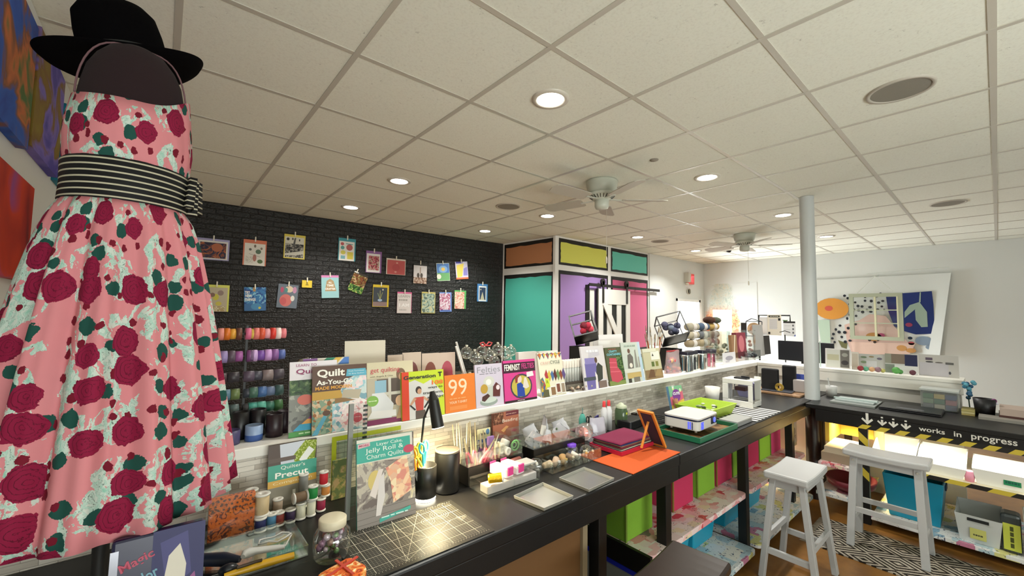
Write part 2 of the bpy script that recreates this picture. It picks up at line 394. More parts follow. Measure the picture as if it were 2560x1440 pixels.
# --- ceiling fittings
em = bpy.data.materials.new('lamp_glow'); em.use_nodes = True; b = em.node_tree.nodes['Principled BSDF']
b.inputs['Emission Color'].default_value = (1, .97, .9, 1); b.inputs['Emission Strength'].default_value = 14; b.inputs['Base Color'].default_value = (1, 1, 1, 1)
ring_m = mat('#cfc8ba', .35)
names = {0: 'above the quilting books', 1: 'near the hat', 2: 'closest to the black wall'}
DL = ['large round recessed ceiling light nearest the camera', 'round recessed ceiling light in line with the left wall prints, second from camera', 'round recessed ceiling light above the left prints on the black wall',
      'round recessed ceiling light just right of the near ceiling fan', 'round recessed ceiling light left of the painted bay, below the round speaker', 'round recessed ceiling light in front of the top left edge of the orange panel',
      'round recessed ceiling light left of the white column top', 'round recessed ceiling light above the turquoise upper panel', 'round recessed ceiling light just right of the column, nearest the far wall', 'small round recessed ceiling light by the doorway corner']
for i, (x, y) in enumerate(LIGHTS):
    t = thing('recessed_light', DL[i], 'ceiling light', (x, y, CZ), 0, 'recessed ceiling lights')
    MB().lathe([(.070, .0), (.072, -.006), (.080, -.008), (.098, -.005), (.1, .004)], ring_m, 32).build('trim_ring', t)
    MB().lathe([(.0, -.001), (.04, -.002), (.071, -.004)], em, 32).build('lens', t)
    l = bpy.data.lights.new('downlight', 'AREA'); l.shape = 'DISK'; l.size = .13; l.energy = 10 if x > 2 else 8; l.color = (1, .975, .90) if x < 4 else (1, 1, .97); l.spread = math.radians(128)
    o = bpy.data.objects.new('downlight', l); COL.objects.link(o); o.parent = t; o.location = (0, 0, -.012)
SPK = [((2.737, .269), 'round flush ceiling speaker in the right foreground'), ((5.766, .266), 'round flush ceiling speaker right of the column, farther'), ((2.737, 3.316), 'round flush ceiling speaker above the black wall corner'), ((5.706, 3.27), 'round flush ceiling speaker beyond the turquoise upper panel')]
for (x, y), lb in SPK:
    t = thing('ceiling_speaker', lb, 'speaker', (x, y, CZ), 0, 'round ceiling speakers')
    MB().lathe([(.112, .004), (.114, -.006), (.128, -.006), (.131, .004)], '#b9b2a5', 36).build('rim', t)
    MB().lathe([(0, -.004), (.112, -.003)], mat('#8d887c', .9, bump=.8, bscale=600), 36).build('grille', t)
t = thing('sprinkler_head', 'tiny round sprinkler cap in the ceiling between fan and lights', 'sprinkler', (2.683, 1.58, CZ))
MB().lathe([(0, -.012), (.014, -.01), (.03, -.003), (.032, .003)], '#8f877a', 20).build('cap', t)
MB().lathe([(0, -.03), (.03, -.024), (.04, -.004), (.04, .004)], '#17150f', 20).build('security_camera', None, (7.345, 2.934, CZ), label='small black dome camera on the ceiling by the doorway corner', cat='camera')
def fan(x, y, ang, lb):
    t = thing('ceiling_fan', lb, 'ceiling fan', (x, y, CZ), ang, 'white ceiling fans')
    wm = mat('#c9ccbf', .35)
    MB().lathe([(0, 0), (.13, 0), (.135, -.012), (.128, -.05), (.12, -.085), (.105, -.10)], wm, 36).build('motor_housing', t)
    mb = MB().lathe([(.105, -.10), (.12, -.112), (.115, -.125), (.06, -.165), (.0, -.168)], wm, 36)
    for k in range(24):
        a = 2 * PI * k / 24; c, s_ = math.cos(a), math.sin(a)
        mb.beam((c * .108, s_ * .108, -.132), (c * .078, s_ * .078, -.154), .007, .004, '#55564d')
    mb.build('vented_cone', t)
    MB().lathe([(.055, -.165), (.06, -.17), (.06, -.215), (.052, -.235), (.0, -.242)], wm, 28).build('switch_cup', t)
    for k in range(5):
        a = 2 * PI * k / 5; R = Matrix.Rotation(a, 4, 'Z')
        mb = MB(); mb.T = R @ Matrix.Translation((0, 0, -.16)) @ Matrix.Rotation(.2, 4, 'X')
        mb.prism([(.17, -.05), (.19, -.062), (.5, -.07), (.545, -.05), (.56, 0), (.545, .05), (.5, .07), (.19, .062), (.17, .05)], -.003, .003, mat('#b9b4a6', .5))
        br_ = mb.build('blade', t)
        mb = MB(); mb.T = R; mb.beam((.07, 0, -.158), (.19, 0, -.164), .03, .006, wm); mb.build('blade_iron', br_)
    ch = MB().tube([(.045, -.03, -.2), (.05, -.035, -.25), (.05, -.035, -.62)], .0016, '#c9c3b4', 6); ch.build('pull_chain', t)
    MB().lathe([(0, -.70), (.007, -.695), (.008, -.66), (.004, -.64), (0, -.635)], '#d7cfbb', 10, (.05, -.035, 0)).build('pull_knob', t)
fan(2.80, 2.14, .55, 'white flush-mount ceiling fan with pull chain, the nearer one')
fan(6.02, 2.20, .2, 'white flush-mount ceiling fan near the column, the farther one')
# exit sign
t = thing('exit_sign', 'white emergency unit with red exit sign high on the doorway wall', 'exit sign', (8.10, CY - .02, 2.36))
MB().box(-.12, -.02, -.10, 0, -.06, .13, '#cfcabd').build('lamp_housing', t)
MB().box(-.02, .22, -.05, -.0, -.09, .12, mat('#ff6a6a', .5)).build('sign_face', t)
mb = MB(); mb.T = Matrix(((1, 0, 0, .1), (0, 0, -1, -.0515), (0, 1, 0, .015), (0, 0, 0, 1))); mb.text('EXIT', 0, 0, 0, .20, mat('#ff4a52', .5, emit=1.2), h=.12, bold=.03); mb.build('lettering', t)
MB().lathe([(0, .0), (.03, 0), (.035, .03), (.028, .05)], '#ddd6c8', 14, (-.09, -.05, -.125)).build('emergency_lamp', t)
MB().lathe([(0, 0), (.055, .0), (.06, .025), (.055, .03)], '#d2d1c4', 20).build('wall_bell', None, (8.15, CY - .02, 2.12), (PI / 2, 0, 0), label='round off-white bell cover on the wall below the exit sign', cat='alarm bell')
# column
t = thing('support_column', 'round steel column, white above the counter and dark brown below', 'column', (4.565, 1.12, 0)); t['kind'] = 'structure'
MB().lathe([(.058, .862), (.058, CZ)], mat('#c6c9c8', .4), 28).build('upper_shaft', t)
MB().lathe([(.06, 0), (.06, .868), (.057, .87)], mat('#2a1713', .3), 28).build('lower_shaft', t)

# sliding barn door hung before the bay
t = thing('barn_door', 'white sliding barn door with black vertical stripes and a diagonal brace', 'barn door', (0, 0, 0))
dm, dk = mat('#dcdad2', .5), mat('#1a1c19', .6); dx0, dx1, dz1 = 5.15, 5.99, 2.02; dyy = CY - .075
MB().box(dx0, dx1, dyy, dyy + .03, .03, dz1, dk).build('backing_panel', t)
mb = MB(); pw_ = .12
mb.box(dx0, dx0 + .11, dyy - .02, dyy, .03, dz1, dm).box(dx1 - .11, dx1, dyy - .02, dyy, .03, dz1, dm).box(dx0 + .11, dx1 - .11, dyy - .02, dyy, dz1 - .24, dz1, dm).box(dx0 + .11, dx1 - .11, dyy - .02, dyy, .03, .26, dm).box(dx0 + .11, dx1 - .11, dyy - .02, dyy, .86, 1.0, dm)
mb.build('front_frame', t, bevel=.003)
for x in (dx0 + .22, dx0 + .48): MB().box(x, x + .12, dyy - .012, dyy, .26, dz1 - .24, dm).build('stripe_board', t)
MB().beam((dx0 + .13, dyy - .024, dz1 - .22), (dx1 - .16, dyy - .024, .98), .10, .02, dm, up=(0, 1, 0)).build('diagonal_brace', t)
for x in (dx0 + .10, dx1 - .10):
    MB().box(x - .022, x + .022, dyy - .03, dyy - .02, dz1 - .22, dz1 + .12, bk0).build('hanger_strap', t); mb = MB(); mb.cyl((x, dyy - .03, dz1 + .11), (x, dyy + .0, dz1 + .11), .05, .05, bk0, 20); mb.build('roller', t)
tk = thing('door_track', 'black steel track rail above the barn door', 'rail', (0, 0, 0)); MB().box(4.93, 6.95, dyy - .01, dyy, dz1 + .03, dz1 + .075, bk0).build('rail', tk)
for x in (5.0, 5.6, 6.3, 6.85): mb = MB(); mb.cyl((x, dyy, dz1 + .05), (x, CY, dz1 + .05), .014, .014, bk0, 10); mb.build('standoff', tk)
MB().box(5.02, 5.13, CY - .02, CY - .004, 0, dz1 - .02, dm).build('door_jamb', None, label='white jamb board showing left of the barn door', cat='board')
MB().box(4.93, 5.01, CY - .02, CY - .004, 0, dz1 + .05, bk0).build('black_jamb', None, label='black painted strip at the left edge of the barn door opening', cat='board')
# ============================================================= counters, half wall, shelf, stools
m_blk = mat('#171616', .4, 0, .4, bump=.08, bscale=300)
m_blk2 = mat('#121111', .45, 0, .4)
m_shelf = mat('#ece9e0', .45, 0, .4)
m_mosaic, nt, b = nodemat('stacked_stone_mosaic', .45, .5); q = NT(nt)
tc = q.n('TexCoord'); sp = q.n('SeparateXYZ'); q.l(tc.outputs['Object'], sp.inputs[0]); cb = q.n('CombineXYZ')
q.l(q.math('ADD', sp.outputs['X'], sp.outputs['Y']), cb.inputs[0]); q.l(sp.outputs['Z'], cb.inputs[1])
br = q.n('TexBrick', i_Scale=1.); br.offset = .37; br.squash = 1.7; br.squash_frequency = 3
br.inputs['Brick Width'].default_value = .072; br.inputs['Row Height'].default_value = .0182; br.inputs['Mortar Size'].default_value = .0007
br.inputs['Color1'].default_value = lin('#f8f0e2'); br.inputs['Color2'].default_value = lin('#bcb1a1'); br.inputs['Mortar'].default_value = lin('#8a8074')
q.l(cb.outputs[0], br.inputs['Vector'])
ns = q.n('TexNoise', i_Scale=22., i_Detail=6.); ns2 = q.n('Mapping'); ns2.inputs['Scale'].default_value = (1, 1, 9); q.l(tc.outputs['Object'], ns2.inputs[0]); q.l(ns2.outputs[0], ns.inputs['Vector'])
q.l(q.mix(.22, br.outputs['Color'], q.ramp(ns.outputs[0], [(.3, '#a89e90'), (.7, '#e6dfd2')])), b.inputs['Base Color'])
q.bump(br.outputs['Color'], .5, .004, b)
# half wall with its mosaic face, and the shelf that caps it
hw = struct(MB().box(XL, 5.25, 1.785, 1.90, 0, 1.068, m_shelf), 'wall_half')
MB().box(XL, 5.15, 1.775, 1.785, .93, 1.068, m_mosaic).box(XL, 5.15, 1.775, 1.785, .868, .93, m_mosaic).build('mosaic_backsplash', hw)
struct(MB().box(5.15, 5.25, .22, 1.785, 0, 1.068, m_shelf), 'wall_half_side')
MB().box(XL, 5.35, 1.755, 2.16, 1.068, 1.108, m_shelf).build('shelf_board', None, label='long white shelf board capping the mosaic half wall', cat='shelf', bevel=.004)
MB().box(5.09, 5.36, .20, 1.755, 1.078, 1.108, m_shelf).box(5.10, 5.13, .205, 1.755, .985, 1.078, m_shelf).build('shelf_board', None, label='white box-edged shelf board along the right half wall, behind the column', cat='shelf', bevel=.003)
# worktable: top, apron, legs
def leg(parent, x, y, z1=.74, w=.055, zz=0): MB().box(x - w / 2, x + w / 2, y - w / 2, y + w / 2, zz, z1, m_blk2).build('leg', parent, bevel=.003)
def worktable(lb, x0, x1, legs):
    t = thing('worktable', lb, 'table', (x0, 1.115, 0), 0, 'black worktables along the half wall')
    L = x1 - x0
    MB().box(0, L, 0, .658, .815, .87, m_blk).build('tabletop', t, bevel=.007)
    MB().box(0.002, L - .002, .006, .035, .742, .815, m_blk).build('apron', t, bevel=.003)
    for x in legs:
        leg(t, x - x0, .05, .815); leg(t, x - x0, .60, .815)
    return t
wt1 = worktable('near black worktable with the cutting mat, left of the tabletop seam', XL + .003, 2.128, [.2, 1.50, 2.05])
wt2 = worktable('far black worktable with the projector, right of the tabletop seam', 2.131, 5.145, [3.08, 4.06, 5.0])
ox = -(XL + .003)
MB().box(-.40 + ox, 1.42 + ox, .065, .585, 0, .81, mat('#6b4a2a', .5, bump=.1, bscale=20)).box(1.40 + ox, 1.43 + ox, .05, .585, 0, .812, mat('#8a7a60', .6)).build('cabinet_base', wt1, label='brown wooden cabinet base')
# collage-papered shelves under the far table
m_col, nt, b = nodemat('collage_paper', .4, .5); q = NT(nt)
tc = q.n('TexCoord'); mp = q.n('Mapping'); mp.inputs['Scale'].default_value = (1, 1.5, 1); q.l(tc.outputs['Object'], mp.inputs[0])
vo = q.n('TexVoronoi', i_Scale=16., distance='CHEBYCHEV'); q.l(mp.outputs[0], vo.inputs['Vector'])
sp = q.n('SeparateColor'); q.l(vo.outputs['Color'], sp.inputs[0])
base = q.ramp(sp.outputs[0], [(0, '#f3dada'), (.22, '#e89aa0'), (.36, '#f4e6e0'), (.52, '#f2c2c2'), (.68, '#f0dcc0'), (.76, '#d9525f'), (.86, '#f6ecea'), (.95, '#8f7a78')], True)
n1 = q.n('TexNoise', i_Scale=55., i_Detail=3., i_Distortion=1.5); q.l(mp.outputs[0], n1.inputs['Vector'])
ink = q.math('MULTIPLY', q.math('GREATER_THAN', n1.outputs[0], .62), q.math('GREATER_THAN', sp.outputs[1], .6))
q.l(q.mix(ink, base, '#54393a'), b.inputs['Base Color'])
m_col2, nt, b = nodemat('collage_paper_cool', .45, .5); q = NT(nt)
tc = q.n('TexCoord'); vo = q.n('TexVoronoi', i_Scale=12., distance='CHEBYCHEV'); q.l(tc.outputs['Object'], vo.inputs['Vector']); sp = q.n('SeparateColor'); q.l(vo.outputs['Color'], sp.inputs[0])
n1 = q.n('TexNoise', i_Scale=40., i_Detail=3., i_Distortion=1.5); q.l(tc.outputs['Object'], n1.inputs['Vector'])
q.l(q.mix(q.math('GREATER_THAN', n1.outputs[0], .63), q.ramp(sp.outputs[0], [(0, '#e4e6e4'), (.3, '#b9cfd6'), (.45, '#ece6da'), (.6, '#dcd98f'), (.68, '#e9e9e9'), (.85, '#c77f9a'), (.93, '#8fb0c4')], True), '#3f4a66'), b.inputs['Base Color'])
def shelf_plank(lb, x0, x1, y0, y1, z0, z1, m, par=None):
    par = wt2
    mb = MB(); mb.rbox(0, x1 - x0, 0, y1 - y0, 0, z1 - z0, .03, m)
    return mb.build('lower_shelf', par, (x0 - 2.131, y0 - 1.115, z0), label=lb, bevel=.003)
shelf_plank('near collage-papered shelf under the far worktable, upper tier', 1.88, 3.05, 1.13, 1.72, .40, .43, m_col)
shelf_plank('collage-papered shelf under the far worktable by the column, upper tier', 3.115, 4.36, 1.13, 1.72, .40, .43, m_col)
shelf_plank('near collage-papered floor shelf under the far worktable, lower tier', 1.88, 3.05, 1.08, 1.72, .06, .09, m_col2)
shelf_plank('collage-papered floor shelf by the column, lower tier', 3.115, 4.36, 1.08, 1.72, .06, .09, m_col2)
MB().box(1.86 - 2.131, 1.879 - 2.131, .015, .60, .33, .432, m_blk2).build('shelf_end_board', wt2)
MB().box(1.43 + ox, 2.10 + ox, .63, .645, 0, .81, m_blk2).build('shade_panel', wt1)  # added black sheet standing in for the dark under the near table
# fabric cube bins on the upper tier
def fabric_bin(x0, y0, col, lb, w=.255, d=.38, h=.30):
    t = thing('fabric_bin', lb, 'storage bin', (x0, y0, .431), 0, 'pink and green fabric bins')
    m = mat(col, .85, bump=.3, bscale=500); dk = mat('#8a6a2c' if col == PK else '#6f8a2a', .8)
    MB().box(0, w, 0, d, 0, h, m).build('body', t, bevel=.004)
    MB().box(-.002, .010, -.003, .004, 0, h, dk).build('edge_binding', t)
PK, GR = '#c7325c', '#84b533'
B = [(1.885, 1.285, GR, 'bright green fabric bin nearest the camera, left of the dark leg'),
     (2.39, 1.30, PK, 'pink fabric bin just right of the near dark leg'), (2.70, 1.30, GR, 'green fabric bin between the two nearer pink bins'),
     (2.985, 1.30, PK, 'pink fabric bin left of the middle green bin behind the leg'), (3.25, 1.30, GR, 'green fabric bin half hidden by the second dark leg'),
     (3.51, 1.30, PK, 'pink fabric bin just right of the second dark leg'), (3.77, 1.30, '#9fd03a', 'lime fabric bin next to the last pink bin, coloured lighter for the strip light'), (4.03, 1.30, '#d9457c', 'pink fabric bin farthest along the shelf, by the third leg')]  # last two bins get lighter colours that imitate strip light on them
for a in B: fabric_bin(*a)
# blue tubs below
def tub(x0, y0, w, d, h, lb, z, col='#17a0c4'):
    t = thing('plastic_tub', lb, 'storage tub', (x0, y0, z), 0, 'blue plastic tubs under the counters')
    m = mat(col, .35); k = .012; s_ = .03
    mb = MB()
    pts = [(s_, s_), (w - s_, s_), (w - s_, d - s_), (s_, d - s_)]; top = [(0, 0), (w, 0), (w, d), (0, d)]; ti = [(k, k), (w - k, k), (w - k, d - k), (k, d - k)]
    v = [(p[0], p[1], 0) for p in pts] + [(p[0], p[1], h) for p in top] + [(p[0], p[1], h) for p in ti] + [(p[0], p[1], .02) for p in [(s_ + k, s_ + k), (w - s_ - k, s_ + k), (w - s_ - k, d - s_ - k), (s_ + k, d - s_ - k)]]
    f = [(3, 2, 1, 0), (12, 13, 14, 15)]
    for i in range(4):
        j = (i + 1) % 4; f += [(i, j, 4 + j, 4 + i), (4 + i, 4 + j, 8 + j, 8 + i), (8 + i, 8 + j, 12 + j, 12 + i)]
    mb.add(v, f, m); mb.build('body', t, bevel=.006)
    mb = MB(); mb.rbox(w * .36, w * .64, -.004, .004, h * .78, h * .9, .004, mat('#0b2a40', .6))
    mb.build('grip_hole', t)
for i, (x, lb) in enumerate([(2.30, 'blue plastic tub under the pink and red collage shelf'), (2.66, 'blue plastic tub left of the second dark leg'), (3.14, 'blue plastic tub right of the second dark leg'), (3.52, 'blue plastic tub seen between the legs of the near white stool')]):
    tub(x, 1.30, .34, .36, .27, lb, .091)
tt = thing('storage_tote', 'clear tote with black lid and blue rim under the near green bin', 'storage tote', (1.885, 1.21, .091))
MB().box(0, .38, 0, .45, 0, .20, mat('#8c8f8a', .35)).build('body', tt, bevel=.01)
MB().box(-.008, .388, -.008, .458, .20, .225, mat('#2230c0', .4)).build('rim', tt, bevel=.004)
MB().box(-.01, .39, -.01, .46, .226, .28, m_blk2).build('lid', tt, bevel=.006)
# small pictures and papers lit at the far end under the counter
t = thing('paper_carton', 'cream carton with a grey printed drawing, under the counter by the column', 'carton', (4.32, 1.25, .431), .0)
MB().box(0, .24, 0, .2, 0, .23, mat('#e9d6a8', .7)).build('box', t, bevel=.003)
mb = MB(); mb.T = Matrix(((1, 0, 0, .02), (0, 0, -1, -.001), (0, 1, 0, .03), (0, 0, 0, 1)))
art(mb, .22, .18, [('r', 0, 0, 1, 1, '#e7dcc2'), ('l', .2, .1, .5, .8, .05, '#8e8674'), ('l', .5, .8, .8, .2, .05, '#8e8674'), ('d', .45, .5, .12, .2, '#a39a86'), ('d', .7, .6, .08, .16, '#7f7766'), ('l', .15, .3, .85, .35, .03, '#9a917d')]); mb.build('print', t)


# --- right-hand counter
RY0, RY1 = -1.3, 1.035
t = thing('side_counter', 'black counter lettered works in progress with hazard tape, right of the column', 'counter', (4.29, 0, 0))
MB().box(0, .855, RY0, RY1 + .07, .835, .87, m_blk).build('tabletop', t, bevel=.004)
fs = MB().box(0, .02, RY0, RY1, .738, .835, m_blk2).build('fascia', t)
tape_y, tape_b = mat('#c9b23c', .5), mat('#15130f', .5)
mb = MB()
def tape_run(mb, T, L, hgt, step=.11):
    mb.T = T; mb.poly([(0, 0), (L, 0), (L, hgt), (0, hgt)], 0, tape_b); n = int(L / step)
    for k in range(n):
        a = k * step; mb.poly([(a, 0), (a + step / 2, 0), (min(L, a + step / 2 + hgt), hgt), (min(L, a + hgt), hgt)], .0006, tape_y)
# front face art plane: x runs towards -y, y up, normal -x
def TX(x, y, z): return Matrix(((0, 0, -1, x), (-1, 0, 0, y), (0, 1, 0, z), (0, 0, 0, 1)))
tape_run(mb, TX(-.001, .76, .735), 2.0, .034); mb.build('hazard_tape', t)
mb = MB(); mb.T = TX(-.002, 0, 0); wl = mat('#d9d6cc', .6)
def arrow(u, z, s, dotted):
    if dotted: mb.poly([(u - .008 * s, z + .034 * s), (u + .008 * s, z + .034 * s), (u + .008 * s, z + .048 * s), (u - .008 * s, z + .048 * s)], 0, wl); h1 = .02
    else: h1 = .05
    mb.poly([(u - .0085 * s, z - .02 * s), (u + .0085 * s, z - .02 * s), (u + .0085 * s, z + h1 * s), (u - .0085 * s, z + h1 * s)], 0, wl)
    mb.poly([(u, z - .038 * s), (u + .036 * s, z + .0 * s), (u + .028 * s, z + .012 * s), (u, z - .016 * s)], 0.0003, wl)
    mb.poly([(u, z - .038 * s), (u, z - .016 * s), (u - .028 * s, z + .012 * s), (u - .036 * s, z + .0 * s)], 0.0003, wl)
for px, d_ in ((2168, 0), (2205, 1), (2233, 1), (2264, 1)):
    p = Px(px, 1050, 4.289); mb = MB(); mb.T = TX(-.002, 0, 0); arrow(-p.y, .812, 1.0 if not d_ else .8, d_); mb.build('painted_arrow', t)
mb = MB(); mb.T = TX(-.002, 0, 0)
for wd, px0, px1 in (('works', 2297, 2363), ('in', 2384, 2404), ('progress', 2427, 2543)):
    a, b_ = Px(px0, 1075, 4.289).y, Px(px1, 1095, 4.289).y; mb = MB(); mb.T = TX(-.002, 0, 0)
    mb.text(wd, -(a + b_) / 2, .808 if wd != 'progress' else .800, 0, abs(a - b_), wl, h=.034 if wd != 'progress' else .042, bold=.015); mb.build('lettering', t)
MB().box(0.005, .055, .70, .755, 0, .737, m_blk2).build('leg', t)
mb = MB(); tape_run(mb, TX(.0035, .757, .33) @ Matrix.Rotation(PI / 2, 4, 'Z') @ Matrix.Translation((0, -.06, 0)), .40, .058, .13); mb.build('post_tape', t)
MB().box(0.0, .05, -.60, -.55, 0, .737, m_blk2).build('leg', t); MB().box(0.79, .84, -.60, -.55, 0, .835, m_blk2).build('leg', t); MB().box(0.79, .84, .95, 1.0, 0, .835, m_blk2).build('leg', t)
def papered(lb, y0, y1, z0, z1, m, x0=4.30, x1=5.10): MB().box(x0 - 4.29, x1 - 4.29, y0, y1, z0, z1, m).build('lower_shelf', t, label=lb, bevel=.003)
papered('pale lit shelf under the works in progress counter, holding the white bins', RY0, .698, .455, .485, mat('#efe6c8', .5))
papered('short papered shelf between the column and the taped post', .76, 1.03, .37, .40, m_col)
papered('papered floor shelf under the works in progress counter', RY0, .698, .045, .075, m_col2)
papered('papered floor shelf between the column and the taped post', .76, 1.05, .125, .155, m_col2)
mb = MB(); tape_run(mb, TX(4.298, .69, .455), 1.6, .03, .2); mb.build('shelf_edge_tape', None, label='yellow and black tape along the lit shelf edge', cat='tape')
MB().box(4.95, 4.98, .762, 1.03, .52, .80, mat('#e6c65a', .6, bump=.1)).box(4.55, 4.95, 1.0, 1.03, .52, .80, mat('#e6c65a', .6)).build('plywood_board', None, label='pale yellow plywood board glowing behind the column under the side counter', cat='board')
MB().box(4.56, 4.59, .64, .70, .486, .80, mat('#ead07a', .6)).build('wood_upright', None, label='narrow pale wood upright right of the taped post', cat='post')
# lamp strips under the counters (real LED strips with their own emitting tape)
glow = mat('#fff1c8', .5, emit=9.)
def led(lb, p0, p1, power, col, aim):
    t = thing('led_strip', lb, 'light strip', (0, 0, 0)); mb = MB(); mb.beam(p0, p1, .012, .006, glow); mb.build('diffuser', t)
    c = (Vector(p0) + Vector(p1)) / 2; L = (Vector(p1) - Vector(p0)).length
    l = bpy.data.lights.new('strip_light', 'AREA'); l.shape = 'RECTANGLE'; l.size = L; l.size_y = .03; l.energy = power; l.color = col; l.spread = math.radians(100)
    o = bpy.data.objects.new('strip_light', l); COL.objects.link(o); o.parent = t; o.location = c - Vector((0, 0, .01)); o.rotation_euler = (0, 0, math.atan2(p1[1] - p0[1], p1[0] - p0[0]))
led('light strip under the far worktable by the column', (3.45, 1.60, .80), (4.75, 1.60, .80), 9, (1, .86, .55), None)
led('light strip under the works in progress counter', (4.47, -1.0, .80), (4.47, .66, .80), 5, (1, .97, .86), None)
led('light strip under the side counter behind the column', (4.7, .78, .82), (4.7, 1.02, .82), 4, (1, .82, .42), None)

# --- white bins on the lit shelf: open tapered bins with scooped fronts
def open_bin(lb, x, y, rot, w, d, h, z=.486, scoop=.5, m=None, name='open_bin', grp='white open bins'):
    t = thing(name, lb, 'storage bin', (x, y, z), rot, grp)
    m = m or mat('#f2f1ea', .4); k = .006
    def ring(ex, ey, hs): return [(-w / 2 - ex, -d / 2 - ey, hs[0]), (w / 2 + ex, -d / 2 - ey, hs[1]), (w / 2 + ex, 0, hs[2]), (w / 2 + ex, d / 2 + ey, hs[3]), (-w / 2 - ex, d / 2 + ey, hs[4]), (-w / 2 - ex, 0, hs[5])]
    lo = ring(-.02, -.02, [0] * 6); hs = [h * scoop, h * scoop, h * .86, h, h, h * .86]
    hi = ring(0, 0, hs); hi2 = ring(-k, -k, hs); lo2 = ring(-.02 - k, -.02 - k, [.008] * 6)
    v = lo + hi + hi2 + lo2; f = [(5, 4, 3, 2, 1, 0), (18, 19, 20, 21, 22, 23)]
    for i in range(6):
        j = (i + 1) % 6; f += [(i, j, 6 + j, 6 + i), (6 + i, 6 + j, 12 + j, 12 + i), (12 + i, 12 + j, 18 + j, 18 + i)]
    MB().add(v, f, m).build('body', t)
    return t
open_bin('white open bin on the lit shelf, behind the white stool, nearest the taped post', 4.51, .56, PI / 2 * -1, .25, .36, .16)
open_bin('white open bin on the lit shelf, second from the taped post', 4.51, .305, PI / 2 * -1, .25, .36, .15)
t = open_bin('white open bin with a green label on the lit shelf, at the right', 4.50, .03, PI / 2 * -1, .25, .34, .13, scoop=.78)
mb = MB(); mb.T = Matrix(((1, 0, 0, .015), (0, 0, -1, -.162), (0, 1, 0, .03), (0, 0, 0, 1))); art(mb, .075, .07, [('r', 0, 0, 1, 1, '#1f8a5a'), ('d', .4, .7, .3, .2, '#2fae78'), ('t', '~', .5, .28, .8, .3, '#0d5a4a')]); mb.build('label_card', t)
# pink cup
MB().lathe([(.0, 0), (.022, 0), (.03, .07), (.028, .07), (.02, .004), (0, .004)], '#f0a0b8', 16).build('pink_cup', None, (4.36, .168, .486), label='pink cup squeezed between two white bins on the lit shelf', cat='cup')
# lower floor shelf things on the right
tub(4.42, .30, .36, .34, .32, 'blue tub with an oval grip behind the legs of the far white stool', .076, '#1593b5')
t = open_bin('light grey bin with a yellow paper label on the floor shelf', 4.50, .14, -PI / 2, .22, .32, .20, .076, .9, mat('#c9ccca', .45), 'label_bin', None)
mb = MB(); mb.T = Matrix(((1, 0, 0, -.04), (0, 0, -1, -.158), (0, 1, 0, .03), (0, 0, 0, 1))); art(mb, .075, .07, [('r', 0, 0, 1, 1, '#c8c770'), ('t', '~', .5, .4, .6, .2, '#4a4a35')]); mb.build('label_card', t)
MB().rbox(-.05, .05, -.004, -.0, .145, .165, .003, '#1a1d20').build('grip_slot', t, (0, -.157, 0))
t = thing('clear_bag', 'clear bag with a long yellow label on the floor shelf', 'bag', (4.37, .0, .076), -PI / 2)
MB().box(-.04, .05, -.02, .10, 0, .25, mat('#3c4344', .3)).build('pouch', t, bevel=.02)
mb = MB(); mb.T = Matrix(((0, -1, 0, .045), (0, 0, -1, -.022), (1, 0, 0, .02), (0, 0, 0, 1))); art(mb, .17, .075, [('r', 0, 0, 1, 1, '#c4cc4e'), ('t', '~', .5, .5, .8, .3, '#4a5020')]); mb.build('label_strip', t)
t = open_bin('white bin at the right edge of the picture on the floor shelf', 4.42, -.16, -PI / 2, .2, .3, .26, .076, .95)
MB().lathe([(0, 0), (.09, 0), (.16, .05), (.17, .1), (.15, .1), (.08, .02), (0, .02)], '#6a1322', 20, sx=1.3).build('red_basket', None, (4.55, .86, .156), label='dark red basket under the side counter behind the column', cat='basket')
MB().box(0, .4, 0, .24, 0, .07, mat('#9b8b74', .7)).box(.01, .39, .01, .22, .07, .12, mat('#c2b59c', .7)).build('paper_stack', None, (4.36, .78, .401), label='stack of cardboard and papers on the short shelf behind the column', cat='paper stack')

